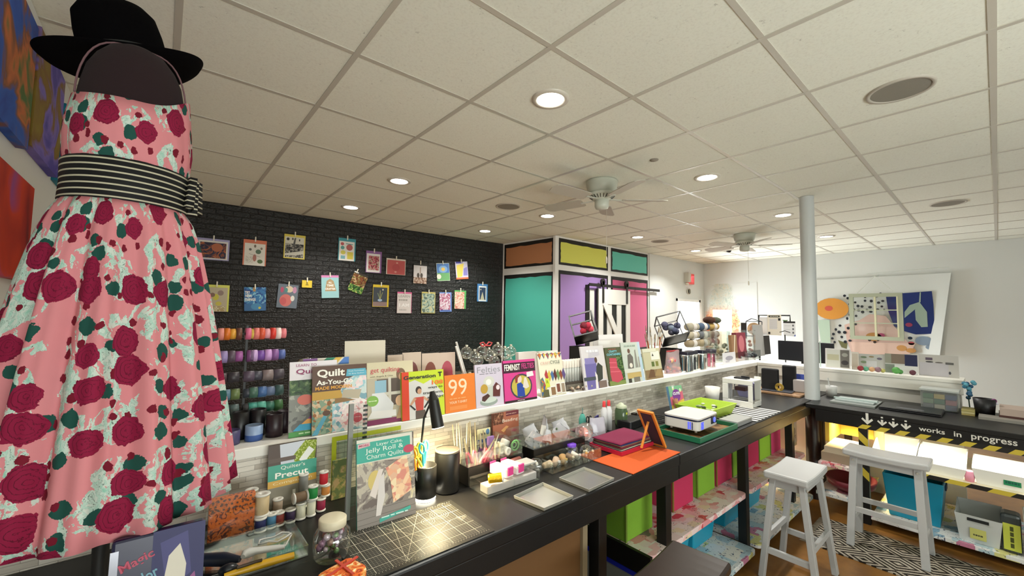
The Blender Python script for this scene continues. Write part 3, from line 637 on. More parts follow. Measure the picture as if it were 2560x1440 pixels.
# --- stools
def stool(lb, x, y, rot, m, z=.645, L=.45, Wd=.235):
    t = thing('bar_stool', lb, 'stool', (x, y, 0), rot)
    # slightly dished seat with rounded ends
    mb = MB(); n = 10; v = []; f = []
    for s_, zz in ((0, z), (1, z - .035)):
        for i in range(n + 1):
            u = -1 + 2 * i / n; c = .010 * u * u
            for j in (-1, 1):
                v.append((u * L / 2, j * Wd / 2, zz + c - (.008 if s_ else 0)))
    k = 2 * (n + 1)
    for i in range(n):
        a = 2 * i; f += [(a, a + 2, a + 3, a + 1), (k + a, k + a + 1, k + a + 3, k + a + 2), (a, k + a, k + a + 2, a + 2), (a + 1, a + 3, k + a + 3, k + a + 1)]
    f += [(0, 1, k + 1, k), (2 * n, k + 2 * n, k + 2 * n + 1, 2 * n + 1)]
    mb.add(v, f, m); mb.build('seat', t, bevel=.01)
    ft = .19, .145; tp = .165, .075; zt = z - .03
    P = {}
    for i, (sx, sy) in enumerate(((-1, -1), (1, -1), (1, 1), (-1, 1))):
        p0 = Vector((sx * ft[0], sy * ft[1], 0.0)); p1 = Vector((sx * tp[0], sy * tp[1], zt)); P[i] = (p0, p1)
        MB().beam(p0, p1, .042, .032, m, up=(0, 1, 0)).build('leg', t, bevel=.003)
        mb = MB(); q_ = p1 + (p0 - p1) * .05; mb.cyl(q_ + Vector((0, sy * .02, 0)), q_ + Vector((0, sy * .026, 0)), .008, .007, '#b9b4aa', 10); mb.build('bolt_cap', t)
    def rail(i, j, zz, h, nm='stretcher'):
        a = P[i][0].lerp(P[i][1], zz / zt); b2 = P[j][0].lerp(P[j][1], zz / zt); MB().beam(a, b2, .022, h, m).build(nm, t, bevel=.002)
    rail(0, 1, .25, .035); rail(3, 2, .25, .035); rail(0, 3, .17, .035); rail(1, 2, .17, .035)
    rail(0, 1, zt - .03, .05, 'seat_rail'); rail(3, 2, zt - .03, .05, 'seat_rail'); rail(0, 3, zt - .03, .05, 'seat_rail'); rail(1, 2, zt - .03, .05, 'seat_rail')
    return t
m_st = mat('#b4b4b4', .42)
stool('white wooden bar stool standing in front of the pink and green bins', 3.12, .865, 0, m_st, L=.43)
stool('white wooden bar stool on the patterned rug in front of the side counter', 3.945, .545, PI / 2, m_st, L=.45).location.z = .0095
stool('dark brown wooden stool at the bottom edge, in front of the worktable', 1.50, .80, .08, mat('#2b211d', .28), L=.44)
# --- rug
m_rug, nt, b = nodemat('woven_diamond_rug', .95, .1); q = NT(nt)
tc = q.n('TexCoord'); sp = q.n('SeparateXYZ'); q.l(tc.outputs['Object'], sp.inputs[0])
ax = q.math('ABSOLUTE', q.math('SUBTRACT', q.math('MULTIPLY', q.math('FRACT', q.math('MULTIPLY', sp.outputs['X'], 4.4)), 2.), 1.))
ay = q.math('ABSOLUTE', q.math('SUBTRACT', q.math('MULTIPLY', q.math('FRACT', q.math('MULTIPLY', sp.outputs['Y'], 3.2)), 2.), 1.))
st = q.math('FRACT', q.math('MULTIPLY', q.math('ADD', ax, ay), 3.))
nn = q.n('TexNoise', i_Scale=220.); q.l(tc.outputs['Object'], nn.inputs['Vector'])
q.l(q.mix(q.math('GREATER_THAN', q.math('ADD', st, q.math('MULTIPLY', q.math('SUBTRACT', nn.outputs[0], .5), .5)), .5), '#a39a8c', '#2a2521'), b.inputs['Base Color'])
mb = MB(); mb.T = Matrix.Identity(4)
rg = thing('woven_rug', 'long black and cream rug with woven diamond pattern, right of the column', 'rug', (3.87, .95, 0), 0)
MB().box(-.27, .27, -2.2, 0, .001, .009, m_rug).build('weave', rg)
mb = MB(); r_ = random.Random(3)
for k in range(60):
    x = -.265 + .53 * k / 59; mb.tube([(x, 0, .005), (x + r_.uniform(-.005, .005), .02, .006), (x + r_.uniform(-.01, .01), .04, .003)], .0018, '#9d9484', 4)
mb.build('fringe', rg)
# ============================================================= dress form, hat, paintings
def patt(name, stops, scale=20., kind='noise', rough=.8, dist=0., const=True, detail=4.):
    if name in MC: return MC[name]
    m, nt, b = nodemat(name, rough, .3); q = NT(nt); tc = q.n('TexCoord')
    if kind == 'noise': n = q.n('TexNoise', i_Scale=scale, i_Detail=detail, i_Distortion=dist); q.l(tc.outputs['Object'], n.inputs['Vector']); o = n.outputs[0]
    else:
        n = q.n('TexVoronoi', i_Scale=scale); q.l(tc.outputs['Object'], n.inputs['Vector'])
        if kind == 'cells': s_ = q.n('SeparateColor'); q.l(n.outputs['Color'], s_.inputs[0]); o = s_.outputs[0]
        else: o = n.outputs['Distance']
    q.l(q.ramp(o, stops, const), b.inputs['Base Color']); MC[name] = m; return m
# dress print: maroon roses with ring petals, dark green leaves, mint sprays on salmon pink
m_dress, nt, b = nodemat('rose_print_cotton', .8, .2); q = NT(nt)
uv = q.n('UVMap'); nz = q.n('TexNoise', i_Scale=30., i_Detail=6., i_Roughness=.65); q.l(uv.outputs[0], nz.inputs['Vector'])
sc_ = q.n('VectorMath', operation='SCALE'); sc_.inputs['Scale'].default_value = .03; sb = q.n('VectorMath', operation='SUBTRACT'); sb.inputs[1].default_value = (.5, .5, .5)
q.l(nz.outputs['Color'], sb.inputs[0]); q.l(sb.outputs[0], sc_.inputs[0]); ad = q.n('VectorMath', operation='ADD'); q.l(uv.outputs[0], ad.inputs[0]); q.l(sc_.outputs[0], ad.inputs[1])
def layer(scale, off, rmin, rvar, lo, hi, rnds=.8):
    mp = q.n('Mapping'); mp.inputs['Location'].default_value = off; q.l(ad.outputs[0], mp.inputs[0])
    v = q.n('TexVoronoi', i_Scale=scale); v.voronoi_dimensions = '2D'; v.inputs['Randomness'].default_value = rnds; q.l(mp.outputs[0], v.inputs['Vector'])
    s_ = q.n('SeparateColor'); q.l(v.outputs['Color'], s_.inputs[0])
    r_ = q.math('ADD', rmin, q.math('MULTIPLY', s_.outputs[1], rvar))
    inside = q.math('MULTIPLY', q.math('LESS_THAN', v.outputs['Distance'], r_), q.math('MULTIPLY', q.math('GREATER_THAN', s_.outputs[0], lo), q.math('LESS_THAN', s_.outputs[0], hi)))
    return inside, v.outputs['Distance']
i1, d1 = layer(10.5, (0, 0, 0), .27, .12, .38, 1.1)
i2, d2 = layer(17., (.33, .12, 0), .22, .12, .55, 1.1)
i3, d3 = layer(26., (.7, .4, 0), .17, .12, .62, 1.1)
ha, dh = layer(10.5, (.026, -.02, 0), .38, .16, .38, 1.1)
mp = q.n('Mapping'); mp.inputs['Scale'].default_value = (1.5, .8, 1); mp.inputs['Rotation'].default_value = (0, 0, .5); q.l(ad.outputs[0], mp.inputs[0])
nm = q.n('TexNoise', i_Scale=8.5, i_Detail=4., i_Distortion=1.6); q.l(mp.outputs[0], nm.inputs['Vector'])
nq = q.n('TexNoise', i_Scale=20., i_Detail=3., i_Distortion=2.); q.l(mp.outputs[0], nq.inputs['Vector'])
mint_on = q.math('MAXIMUM', q.math('GREATER_THAN', nm.outputs[0], .59), q.math('MULTIPLY', ha, q.math('GREATER_THAN', nq.outputs[0], .49)))
nv = q.n('TexNoise', i_Scale=30., i_Detail=4., i_Distortion=3.); q.l(mp.outputs[0], nv.inputs['Vector'])
mint = q.ramp(nv.outputs[0], [(.28, '#86bba8'), (.42, '#abc9bc'), (.55, '#c0d0c6'), (.7, '#c8ccc2')])
vein = q.math('LESS_THAN', q.math('ABSOLUTE', q.math('SUBTRACT', nv.outputs[0], .5)), .006)
c0 = q.mix(mint_on, '#cf8288', mint); c0 = q.mix(q.math('MULTIPLY', vein, mint_on), c0, '#1c2a22')
petals = q.math('FRACT', q.math('ADD', q.math('MULTIPLY', d1, 11.), q.math('MULTIPLY', nz.outputs[0], 3.)))
c1 = q.mix(i2, c0, '#1d4a42'); c1 = q.mix(i3, c1, '#701428')
rose = q.mix(q.math('GREATER_THAN', petals, .86), '#84163a', '#5a0d26')
q.l(q.mix(i1, c1, rose), b.inputs['Base Color'])
DC = Vector((-.085, 1.45, 0))
df = thing('dress_form', 'maroon dress form in a pink rose-print halter dress with striped belt', 'dress form', (DC.x, DC.y, .871))
m_form = mat('#1c060b', .95, bump=.2, bscale=400)
Z = lambda z: z - .871
MB().lathe([(.07, 0), (.07, .012), (.03, .03), (.016, .05), (.016, 1.02)], '#1a1614', 24).build('stand', df)
prof = [(.001, 2.285), (.03, 2.283), (.055, 2.268), (.075, 2.24), (.09, 2.205), (.098, 2.16), (.104, 2.11), (.112, 2.06), (.112, 2.0), (.107, 1.92)]
MB().lathe([(r, Z(z)) for r, z in reversed(prof)], m_form, 40, sx=1.04, sy=.95).build('torso', df)
# bodice with sweetheart-free straight neckline, higher at the right shoulder
def shell(name, rows, th, top=None, n=160, mats=m_dress, vflip=None, uscale=None):
    """rows: (radius, z, pleat depth, pleat count); returns surface with UVs in metres"""
    mb = MB(); mb.uv = []; V = []; F = []
    arc = 0.; prev = None
    for j, (r, z, pd, pc) in enumerate(rows):
        if prev: arc += math.hypot(r - prev[0], z - prev[1])
        prev = (r, z)
        for i in range(n + 1):
            a = -PI / 2 + 2 * PI * (i / n - .5)
            w = math.cos(pc * a + 1.3 * math.sin(2 * a)) * pd + .35 * pd * math.cos((pc * 2 + 1) * a + .7)
            zz = z if not top or j else z + top(a)
            rr = r + w
            V.append((rr * math.cos(a), rr * math.sin(a), Z(zz) + .25 * w * (j / len(rows))))
            mb.uv.append(((a + PI / 2) * (uscale or (.5 * r + .11)), -arc + (top(a) if top and not j else 0)))
    k = n + 1
    for j in range(len(rows) - 1):
        for i in range(n): F.append((j * k + i, (j + 1) * k + i, (j + 1) * k + i + 1, j * k + i + 1))
    mb.add(V, F, mats, True); return mb.build(name, df, solid=th)
def neck(a):
    # screen-right is about a = -0.15; the neckline climbs to the shoulder strap there
    d = math.cos(a + .05); return .065 * max(0, d) ** 3 + .012 * max(0, -d) ** 4
shell('bodice', [(.113, 2.105, 0, 1), (.122, 2.06, .001, 14), (.124, 2.02, .0015, 16), (.121, 1.97, .001, 16), (.117, 1.94, 0, 1)], .002, neck)
rows = [(.119, 1.86, .0, 15), (.132, 1.83, .004, 15)]
for k in range(1, 15):
    u = k / 14; rows.append((.132 + .118 * (u ** .8), 1.83 - .715 * u, .004 + .016 * u ** .7, 15))
sk = shell('skirt', rows, .0025, n=300, uscale=.27)
# halter straps over the dome
for sx, nm_ in ((1, 'a'), (-1, 'b')):
    pts = []
    for k in range(12):
        u = k / 11; ang = PI / 2 * u; r = .112 * max(0., math.cos(ang)) ** .6 + .006
        pts.append((sx * max(.001, r - .013), -.03 * math.cos(ang) - .002, Z(2.12 + .167 * math.sin(ang))))
    mb = MB(); mb.tube(pts, .0022, mat('#6c4c50', .8), 8); mb.build('halter_strap', df)
m_belt, nt, b = nodemat('striped_belt', .7, .3); q = NT(nt); tc = q.n('TexCoord'); sp = q.n('SeparateXYZ'); q.l(tc.outputs['Object'], sp.inputs[0])
fr = q.math('FRACT', q.math('MULTIPLY', sp.outputs['Z'], 1 / .0148))
q.l(q.mix(q.math('GREATER_THAN', fr, .74), '#0c0b0d', '#b8b29a'), b.inputs['Base Color'])
mb = MB(); mb.lathe([(.119, Z(1.852)), (.1245, Z(1.858)), (.1225, Z(1.90)), (.1245, Z(1.952)), (.120, Z(1.958))], m_belt, 64); mb.build('belt', df)
mb = MB()
for s_ in (-1, 1):
    mb.T = Matrix.Translation((.128, -.012 + .0 * s_, Z(1.905))) @ Matrix.Rotation(-.25, 4, 'Z') @ Matrix.Rotation(.25 * s_, 4, 'X')
    pts = [(0, 0, 0), (.014, s_ * .02, .004), (.018, s_ * .04, 0), (.006, s_ * .05, -.004), (-.006, s_ * .03, 0), (0, 0, 0)]
    v = []; 
    for (x, y, z) in pts: v += [(x, y, z - .045), (x, y, z + .045)]
    mb.add(v, [(2 * i, 2 * i + 2, 2 * i + 3, 2 * i + 1) for i in range(5)], m_belt, True)
mb.T = Matrix.Translation((.132, -.02, Z(1.905))); mb.rbox(-.012, .012, -.012, .012, -.047, .047, .008, m_belt); mb.build('belt_bow', df, solid=.002)
# hat, tipped back on the neck of the form
hp = Py(321, 170, 1.64)
ht = thing('felt_hat', 'black wide-brimmed felt hat on top of the dress form', 'hat', (hp.x, hp.y, hp.z), (math.radians(5), math.radians(-15), 0))
m_felt = mat('#070607', 1., 0, .05, bump=.3, bscale=600)
n = 64; V = []; F = []
prof = [(.092, .004), (.100, 0), (.11, -.004), (.15, -.004), (.178, .004), (.186, .013), (.188, .016), (.18, .009), (.15, .001), (.11, .001), (.102, .006), (.100, .03), (.098, .09), (.092, .135), (.075, .158), (.04, .15), (0, .14)]
for r, z in prof:
    for i in range(n):
        a = 2 * PI * i / n; cur = .014 * (r / .188) ** 3 * (math.cos(2 * a)) if r > .103 else 0
        V.append((r * math.cos(a), r * math.sin(a) * (1.0 if r > .103 else 1.06), z + cur))
for j in range(len(prof) - 1):
    for i in range(n): F.append((j * n + i, j * n + (i + 1) % n, (j + 1) * n + (i + 1) % n, (j + 1) * n + i))
MB().add(V, F, m_felt, True).build('crown_and_brim', ht)
mb = MB(); mb.lathe([(.1035, .008), (.1015, .034)], mat('#060606', .5), 48, sx=.96, sy=1.12); mb.build('hat_band', ht)
# paintings on the left wall
def blot(name, stops, scale, dist): return patt(name, stops, scale, 'noise', .55, dist, False, 3.)
def canvas(lb, pts, m, th=.03):
    """flat canvas on the left wall; pts are (y, z) corners"""
    v = [(XL + .001, y, z) for y, z in pts] + [(XL + th, y, z) for y, z in pts]; k = len(pts)
    f = [tuple(range(k)), tuple(range(2 * k - 1, k - 1, -1))] + [(i, k + i, k + (i + 1) % k, (i + 1) % k) for i in range(k)]
    MB().add(v, f, m).build('abstract_painting', None, label=lb, cat='painting', group='unframed paintings on the left wall')
pa = blot('paint_blue', [(.32, '#0f3f9a'), (.45, '#1b57b4'), (.52, '#7a4a30'), (.58, '#c26a38'), (.66, '#3a6a34'), (.8, '#6a5a24')], 3.2, 1.5)
pb = blot('paint_violet', [(.35, '#4a3fa0'), (.48, '#7a6ac0'), (.55, '#7a5a24'), (.7, '#8a7a2a'), (.8, '#2a7a5a')], 3.6, 1.2)
pc = blot('paint_red', [(.3, '#3a1420'), (.42, '#a01f18'), (.6, '#cc3a1a'), (.72, '#6a50b0'), (.85, '#8a80d0')], 2.6, .8)
pd_ = blot('paint_teal', [(.35, '#0f6a80'), (.55, '#1a8aa0'), (.75, '#2a5a34')], 5., 1.)
canvas('blue abstract painting with orange figures, upper left wall', [(1.55, 2.17), (2.26, 2.17), (2.26, 2.63), (1.55, 2.63)], pa)
canvas('violet and olive abstract painting high on the left wall beside the hat', [(2.30, 2.20), (2.80, 2.20), (2.80, 2.66), (2.30, 2.66)], pb)
canvas('teal painting peeping out behind the shoulder of the dress form', [(2.86, 2.2), (3.30, 2.2), (3.30, 2.58), (2.86, 2.58)], pd_)
canvas('red poppy-like abstract painting low on the left wall behind the dress', [(1.6, 1.70), (2.41, 1.70), (2.41, 2.06), (1.6, 2.06)], pc)

# ============================================================= left end of the worktable
def project(p):
    c = CR.transposed() @ (Vector(p) - CAM); return 1280 + FPX * c.x / c.z, 720 + FPX * c.y / c.z
def fit_h(base, py, lean):
    """height along a leaning face so its top edge reaches image row py"""
    best = None
    for k in range(20, 420):
        h = k * .001; y = project(base + Vector((0, math.sin(lean) * h, math.cos(lean) * h)))[1]
        if best is None or abs(y - py) < best[0]: best = (abs(y - py), h)
    return best[1]
def book(lb, bl, br, tl, items, z=1.109, y=1.764, lean=.12, th=.010, cover='#ffffff', spine=None, name='book', grp=None, cat='book', yaw=None):
    """a closed paperback standing on plane z and leaning back; bl/br/tl say where its face sits"""
    if y is None: p0, p1 = Pz(bl[0], bl[1], z), Pz(br[0], br[1], z)
    else: p0, p1 = Py(bl[0], bl[1], y), Py(br[0], br[1], y); p0.z = p1.z = z
    d = p1 - p0; w = d.length; ya = math.atan2(d.y, d.x) if yaw is None else yaw
    h = fit_h(p0, tl[1], lean)
    t = thing(name, lb, cat, p0 + Vector((0, 0, .0005)), Matrix.Rotation(ya, 3, 'Z') @ Matrix.Rotation(-lean, 3, 'X'), grp)
    cm = mat(cover, .3, coat=.3)
    MB().box(.001, w - .002, .001, th - .001, .002, h - .002, mat('#d9d3c4', .8)).build('page_block', t)
    mb = MB().box(0, w, 0, .001, 0, h, cm).box(0, w, th - .001, th, 0, h, cm).box(0, .001, 0, th, 0, h, spine or cm)
    mb.build('cover', t)
    if items:
        mb = MB(); mb.T = Matrix(((1, 0, 0, 0), (0, 0, -1, 0), (0, 1, 0, 0), (0, 0, 0, 1)))
        art(mb, w, h, items); mb.build('cover_print', t)
    return t
m_chev = patt('green_dots', [(0, '#d9dfa8'), (.28, '#9aab48'), (.6, '#7d9138')], 160., 'dist')
photo_wood = patt('deck_photo', [(0, '#6d5f57'), (.4, '#8d8177'), (.5, '#b9ae9c'), (.6, '#d7c9a2'), (.7, '#efe4c4')], 18., 'noise', .4, 1.5)
quilt_a = patt('quilt_peach', [(0, '#e8a884'), (.25, '#f0c9a0'), (.5, '#e0b090'), (.7, '#efd8b0'), (.85, '#d98a78')], 60., 'cells', .4)
quilt_b = patt('quilt_aqua', [(0, '#c9d6d2'), (.3, '#e8dcd8'), (.5, '#9cc4cc'), (.7, '#e6cfd0'), (.85, '#7fa4b0')], 70., 'cells', .4)
leafy = patt('foliage_photo', [(0, '#24381f'), (.42, '#3c5730'), (.55, '#6a8050'), (.7, '#9aa287')], 45., 'noise', .4, 1.)
stone = patt('stone_photo', [(0, '#5d5d58'), (.45, '#7f8078'), (.6, '#a5a59a')], 25., 'noise', .4, 1.)
book("quilters' precut booklet with teal band and green dotted fabric corner", (668, 1262), (790, 1245), (665, 1116), [
    ('r', 0, .55, 1, 1, '#4f3d33'), ('p', [(.25, .68), (.85, .72), (.8, 1), (.22, .99)], '#c9cdd6'), ('p', [(.55, .62), (.95, .60), (1, .98), (.75, 1), (.5, .8)], m_chev),
    ('p', [(.62, .72), (.72, .66), (.95, .83), (.83, .9)], '#e9e9e4'), ('r', 0, .74, .55, .80, '#5b4a40'), ('r', 0, .48, 1, .70, '#3f9c86'), ('r', 0, .38, 1, .48, '#d8a848'), ('r', 0, 0, 1, .38, '#8b8474'),
    ('r', .12, 0, .18, .22, '#e6e2d6'), ('r', .5, .05, .56, .3, '#e6e2d6'), ('r', 0, .05, 1, .1, '#6d6656'), ('t', "Quilter's", .5, .645, .5, .06, '#f4f1e6'), ('t', 'Precut', .48, .545, .68, .085, '#f6f3e8', .02), ('t', 'Companion', .5, .43, .8, .05, '#f0e0b0')], z=.871, y=1.70, lean=.10, cover='#4f3d33')
# orange batik fabric pack in a clear sleeve
om = patt('orange_batik', [(0, '#5d2410'), (.40, '#7a3212'), (.45, '#d9681a'), (.6, '#e4792a'), (.72, '#c9581a')], 55., 'noise', .6, 2.)
op0 = Pz(517, 1362, .873); fp = thing('fabric_pack', 'orange batik fabric square pack standing left of the thread spools', 'fabric pack', op0, Matrix.Rotation(-.05, 3, 'Z') @ Matrix.Rotation(-.1, 3, 'X'))
MB().box(0, .125, 0, .03, 0, .128, om).build('folded_fabric', fp, bevel=.004)
mb = MB(); mb.T = face_T()
for r_i in range(3):
    for k in range(8): mb.disc(.01 + .0145 * k + (.007 if r_i % 2 else 0), .118 - .013 * r_i, .0005, .0032, '#4a1c0c', 10)
mb.T = face_T(); mb.build('dotted_print', fp)
MB().box(-.006, .131, -.006, .036, 0, .004, clear()).box(-.006, -.004, -.006, .036, 0, .14, clear()).box(-.006, .131, -.0065, -.005, 0, .14, clear()).build('clear_sleeve', fp)
# thread spools
def spool(lb, p, col, h=.052, r=.0155, cap='#dcd8cf', tilt=None):
    t = thing('thread_spool', lb, 'thread spool', p, tilt if tilt is not None else 0, 'thread spools left of the rulers')
    cm = mat(cap, .35)
    MB().lathe([(0, 0), (r * 1.12, 0), (r * 1.15, .002), (r * 1.1, .005), (r * .9, .006)], cm, 20).build('rim', t)
    MB().lathe([(r * .9, h - .006), (r * 1.1, h - .005), (r * 1.15, h - .002), (r * 1.08, h), (r * .45, h), (r * .4, h - .006), (0, h - .006)], cm, 20).build('rim', t)
    MB().lathe([(r * .86, .005), (r, .008), (r * 1.0, h - .008), (r * .86, h - .005)], mat(col, .55, bump=.3, bscale=900), 20).build('thread', t)
S = [('tall cream thread spool standing on the navy spool', 652, 1322, '#c9b088', 1, .07, .021), ('navy thread spool beside the orange fabric pack', 650, 1328, '#2b2f62', 0, .045, .0165),
     ('light blue thread spool next to the navy one', 678, 1318, '#5b93bb', 0, .046, .0150), ('brick red thread spool in the front row', 697, 1312, '#8e3a32', 0, .044, .0155),
     ('dark purple thread spool in the front row', 725, 1304, '#382648', 0, .044, .0155), ('left of the two cream-wrapped white thread spools', 751, 1296, '#e2ddc6', 0, .055, .0155),
     ('right of the two cream-wrapped white thread spools', 777, 1288, '#e8e3cd', 0, .055, .0145), ('crimson thread spool behind the lidded jar', 802, 1276, '#9c2347', 0, .045, .0145),
     ('bright green thread spool stacked on a white spool', 780, 1288, '#1f8a3f', 2, .048, .0155), ('scarlet thread spool stacked at the back right of the pile', 806, 1272, '#cf2233', 2, .05, .0145),
     ('orange thread spool under the scarlet one', 812, 1270, '#d98c44', 1, .04, .0145)]
for lb, px, py, c, lv, h, r in S:
    p = Pz(px, py, .872); z = .872 + (0 if lv == 0 else (.0455 if lv == 1 else .056)); 
    if lv == 2 and 'scarlet' in lb: z = .872 + .086
    spool(lb, (p.x, p.y, z), c, h, r)
p = Pz(752, 1296, .872); spool('brown thread spool lying on its side on the white spools', (p.x - .028, p.y + .0, .872 + .0735), '#6d543c', .048, .0165, tilt=(0, PI / 2, .1))
p = Pz(700, 1300, .872); spool('pale cap spool peeping out behind the brick red one', (p.x, p.y + .045, .872), '#b7a28c', .058, .0155)
p = Pz(632, 1320, .872); spool('second tall cream thread spool behind the first', (p.x - .004, p.y + .03, .872), '#cdb68e', .118, .018)
p = Pz(765, 1280, .872); spool('grey thread spool tipped at the top of the pile', (p.x + .0, p.y + .05, .873), '#8b8c88', .12, .0155)
# clear jar with cream lid
jp = Pz(828, 1392, .872); jar = thing('lidded_jar', 'clear plastic jar with cream lid full of shiny ribbon scraps', 'jar', jp)
MB().lathe([(0, 0), (.042, 0), (.05, .008), (.053, .04), (.05, .075), (.038, .09), (.034, .094)], clear(), 28).build('glass', jar)
MB().lathe([(.037, .09), (.039, .091), (.039, .112), (.035, .115), (0, .115)], mat('#d9cfb4', .45), 28).build('lid', jar)
mb = MB(); r_ = random.Random(5)
for k in range(42):
    a = r_.uniform(0, 6.28); rr = r_.uniform(.005, .036); c = r_.choice(['#b38aa8', '#8a4a5a', '#6a8a5c', '#c9b4c9', '#a07a6a', '#d8c8d4'])
    mb.ball((rr * math.cos(a), rr * math.sin(a), r_.uniform(.012, .075)), r_.uniform(.006, .012), mat(c, .2, .3), 7)
mb.build('ribbon_scraps', jar); 
# clear acrylic tray under the tools and the tools
gp = Pz(585, 1388, .90)
tr = thing('acrylic_tray', 'clear acrylic tray holding the glue gun and the yellow tool', 'tray', (.10, 1.36, .872))
MB().box(0, .27, 0, .2, 0, .004, clear(amt=.6)).box(0, .27, 0, .003, .004, .03, clear()).box(.267, .27, 0, .2, .004, .03, clear()).box(0, .27, .197, .2, .004, .03, clear()).box(0, .003, 0, .2, .004, .03, clear()).build('tray', tr)
def P3(px, py, z): return Pz(px, py, z)
g = thing('flat_iron', 'white mini hot iron with coiled cord lying in front of the spools', 'craft iron', P3(610, 1395, .905))
o0 = Vector(P3(610, 1395, .905)); w_ = mat('#cfcdc8', .3)
def rel(px, py, z): return Vector(Pz(px, py, z)) - o0
MB().tube([rel(607, 1392, .905), rel(612, 1386, .905), rel(625, 1381, .905), rel(640, 1377, .905), rel(690, 1370, .905), rel(712, 1367, .905)], [.006, .012, .013, .010, .0085, .006], w_, 12).build('handle', g)
cp = [rel(712, 1366, .903)]
for k in range(26):
    a = k / 25 * 4.2 * PI; cp.append(rel(690, 1352, .903) + Vector((.045 * math.cos(a) , .018 * math.sin(a) + .01, .004 * (k % 3))))
MB().tube(cp, .0022, w_, 6).build('power_cord', g)
g = thing('rotary_tool', 'long yellow craft tool lying at the bottom left of the table', 'craft tool', P3(640, 1415, .90)); o0 = Vector(P3(640, 1415, .90))
MB().tube([rel(560, 1440, .90), rel(640, 1415, .90), rel(735, 1388, .90)], [.006, .011, .009], mat('#d2a01c', .35), 10).build('handle', g)
MB().tube([rel(592, 1420, .915), rel(640, 1404, .913), rel(655, 1400, .915)], .004, '#3a2a18', 8).build('slider', g)
g = thing('soldering_tool', 'dark navy craft tool lying left of the yellow one', 'craft tool', P3(560, 1410, .90)); o0 = Vector(P3(560, 1410, .90))
MB().tube([rel(490, 1400, .90), rel(560, 1398, .90), rel(600, 1398, .90)], [.016, .018, .008], mat('#1c2130', .35), 12).build('body', g)
MB().ball(tuple(rel(570, 1425, .90)), .016, mat('#14171f', .3), 14, sx=1.5).build('guard', g)
# fabric bundles at the bottom edge
fq = patt('floral_orange', [(0, '#a03a1c'), (.38, '#e2682a'), (.5, '#f0a050'), (.58, '#f2e0b0'), (.7, '#b9b070'), (.8, '#f0e6c8')], 45., 'noise', .7, 1.2)
fq2 = patt('floral_tan', [(0, '#5a3018'), (.42, '#b06a30'), (.52, '#e0b070'), (.65, '#f0ddb0')], 40., 'noise', .7, 1.2)
p = Pz(850, 1415, .93); g = thing('fabric_bundle', 'orange floral fat quarter bundle tied with a red ribbon at the bottom edge', 'fabric bundle', (p.x, p.y - .02, .872), .3)
MB().box(-.05, .05, -.04, .04, 0, .06, fq).build('folded_fabric', g, bevel=.012)
MB().beam((-.053, 0, .062), (.053, .01, .063), .007, .003, '#c8402a').beam((0, -.043, .062), (0.01, .043, .063), .007, .003, '#c8402a').build('ribbon', g)
MB().box(-.045, .045, -.04, .04, 0, .045, fq2).build('fabric_bundle', None, (p.x - .12, p.y - .01, .872), .2, label='tan floral folded fabric bundle left of the orange one', cat='fabric bundle', bevel=.012)
# purple craft kit box under the hem
t = thing('craft_kit_box', 'dark purple craft kit box with a white hand print, under the dress hem', 'box', (-.055, 1.16, .872), Matrix.Rotation(-.02, 3, 'Z') @ Matrix.Rotation(-.14, 3, 'X'))
pw, ph = .155, .25
MB().box(0, pw, 0, .03, 0, ph, mat('#110e34', .3)).build('box', t, bevel=.006)
mb = MB(); mb.T = face_T(depth=0); hand = '#cfc8ba'
art(mb, pw, ph, [('r', .42, 0, 1, 1, '#1e1e54'), ('p', [(.5, .9), (.8, .95), (.86, .6), (.6, .5)], '#3a3870'), ('p', [(.60, .40), (.78, .44), (.80, .68), (.72, .86), (.60, .78), (.55, .55)], hand),
    ('p', [(.58, .6), (.50, .46), (.55, .44), (.64, .56)], hand), ('p', [(.62, .46), (.58, .2), (.66, .2), (.70, .44)], hand), ('p', [(.7, .46), (.72, .18), (.79, .2), (.78, .46)], hand), ('p', [(.8, .5), (.95, .4), (.97, .25), (.88, .24), (.8, .4)], '#4a86a8'),
    ('p', [(.82, .55), (.9, .6), (.93, .48), (.86, .44)], '#8a4a80'), ('d', .9, .15, .08, .07, '#3a7ab0'), ('t', 'Magic', .27, .80, .36, .09, '#b0405a', .02, .35), ('t', 'Color', .33, .66, .34, .09, '#6a9aac', .02, .35), ('t', 'Hair', .40, .52, .3, .08, '#8a94b8', .02, .35)]); mb.build('front_print', t)
MB().box(-.001, .012, -.001, .031, .02, ph - .02, mat('#8a8a92', .2, .6)).build('foil_edge', t)
# ============================================================= books along the front of the shelf
G1 = 'craft books along the front of the shelf'
skin = '#c99a7a'
book('quilting book with rainbow stacked cloths, lettered LEARN TO Quilt, half hidden at the left', (721, 1089), (842, 1072), (723, 906), [
    ('r', 0, .75, 1, 1, '#e4dde0'), ('r', 0, 0, 1, .75, stone), ('r', 0, .55, 1, .75, leafy), ('d', .32, .48, .16, .07, '#d9705f'), ('r', .55, .53, 1, .57, '#3f78a0'),
    ('p', [(.45, .28), (1, .26), (1, .33), (.55, .34)], '#3f3f90'), ('p', [(.38, .22), (1, .2), (1, .27), (.47, .28)], '#8a2f7a'), ('p', [(.25, .16), (1, .14), (1, .2), (.37, .22)], '#e2a04a'),
    ('p', [(.08, .08), (1, .06), (1, .14), (.22, .16)], '#2f9cc0'), ('r', 0, 0, 1, .07, '#3f8a3c'), ('t', 'LEARN TO', .34, .95, .42, .035, '#9c2f6a'), ('t', 'Quilt-As', .52, .86, .78, .08, '#8a2a5a', .02), ('t', '~', .45, .04, .5, .025, '#b9d9a0')], y=1.785, grp=G1, cover='#e4dde0')
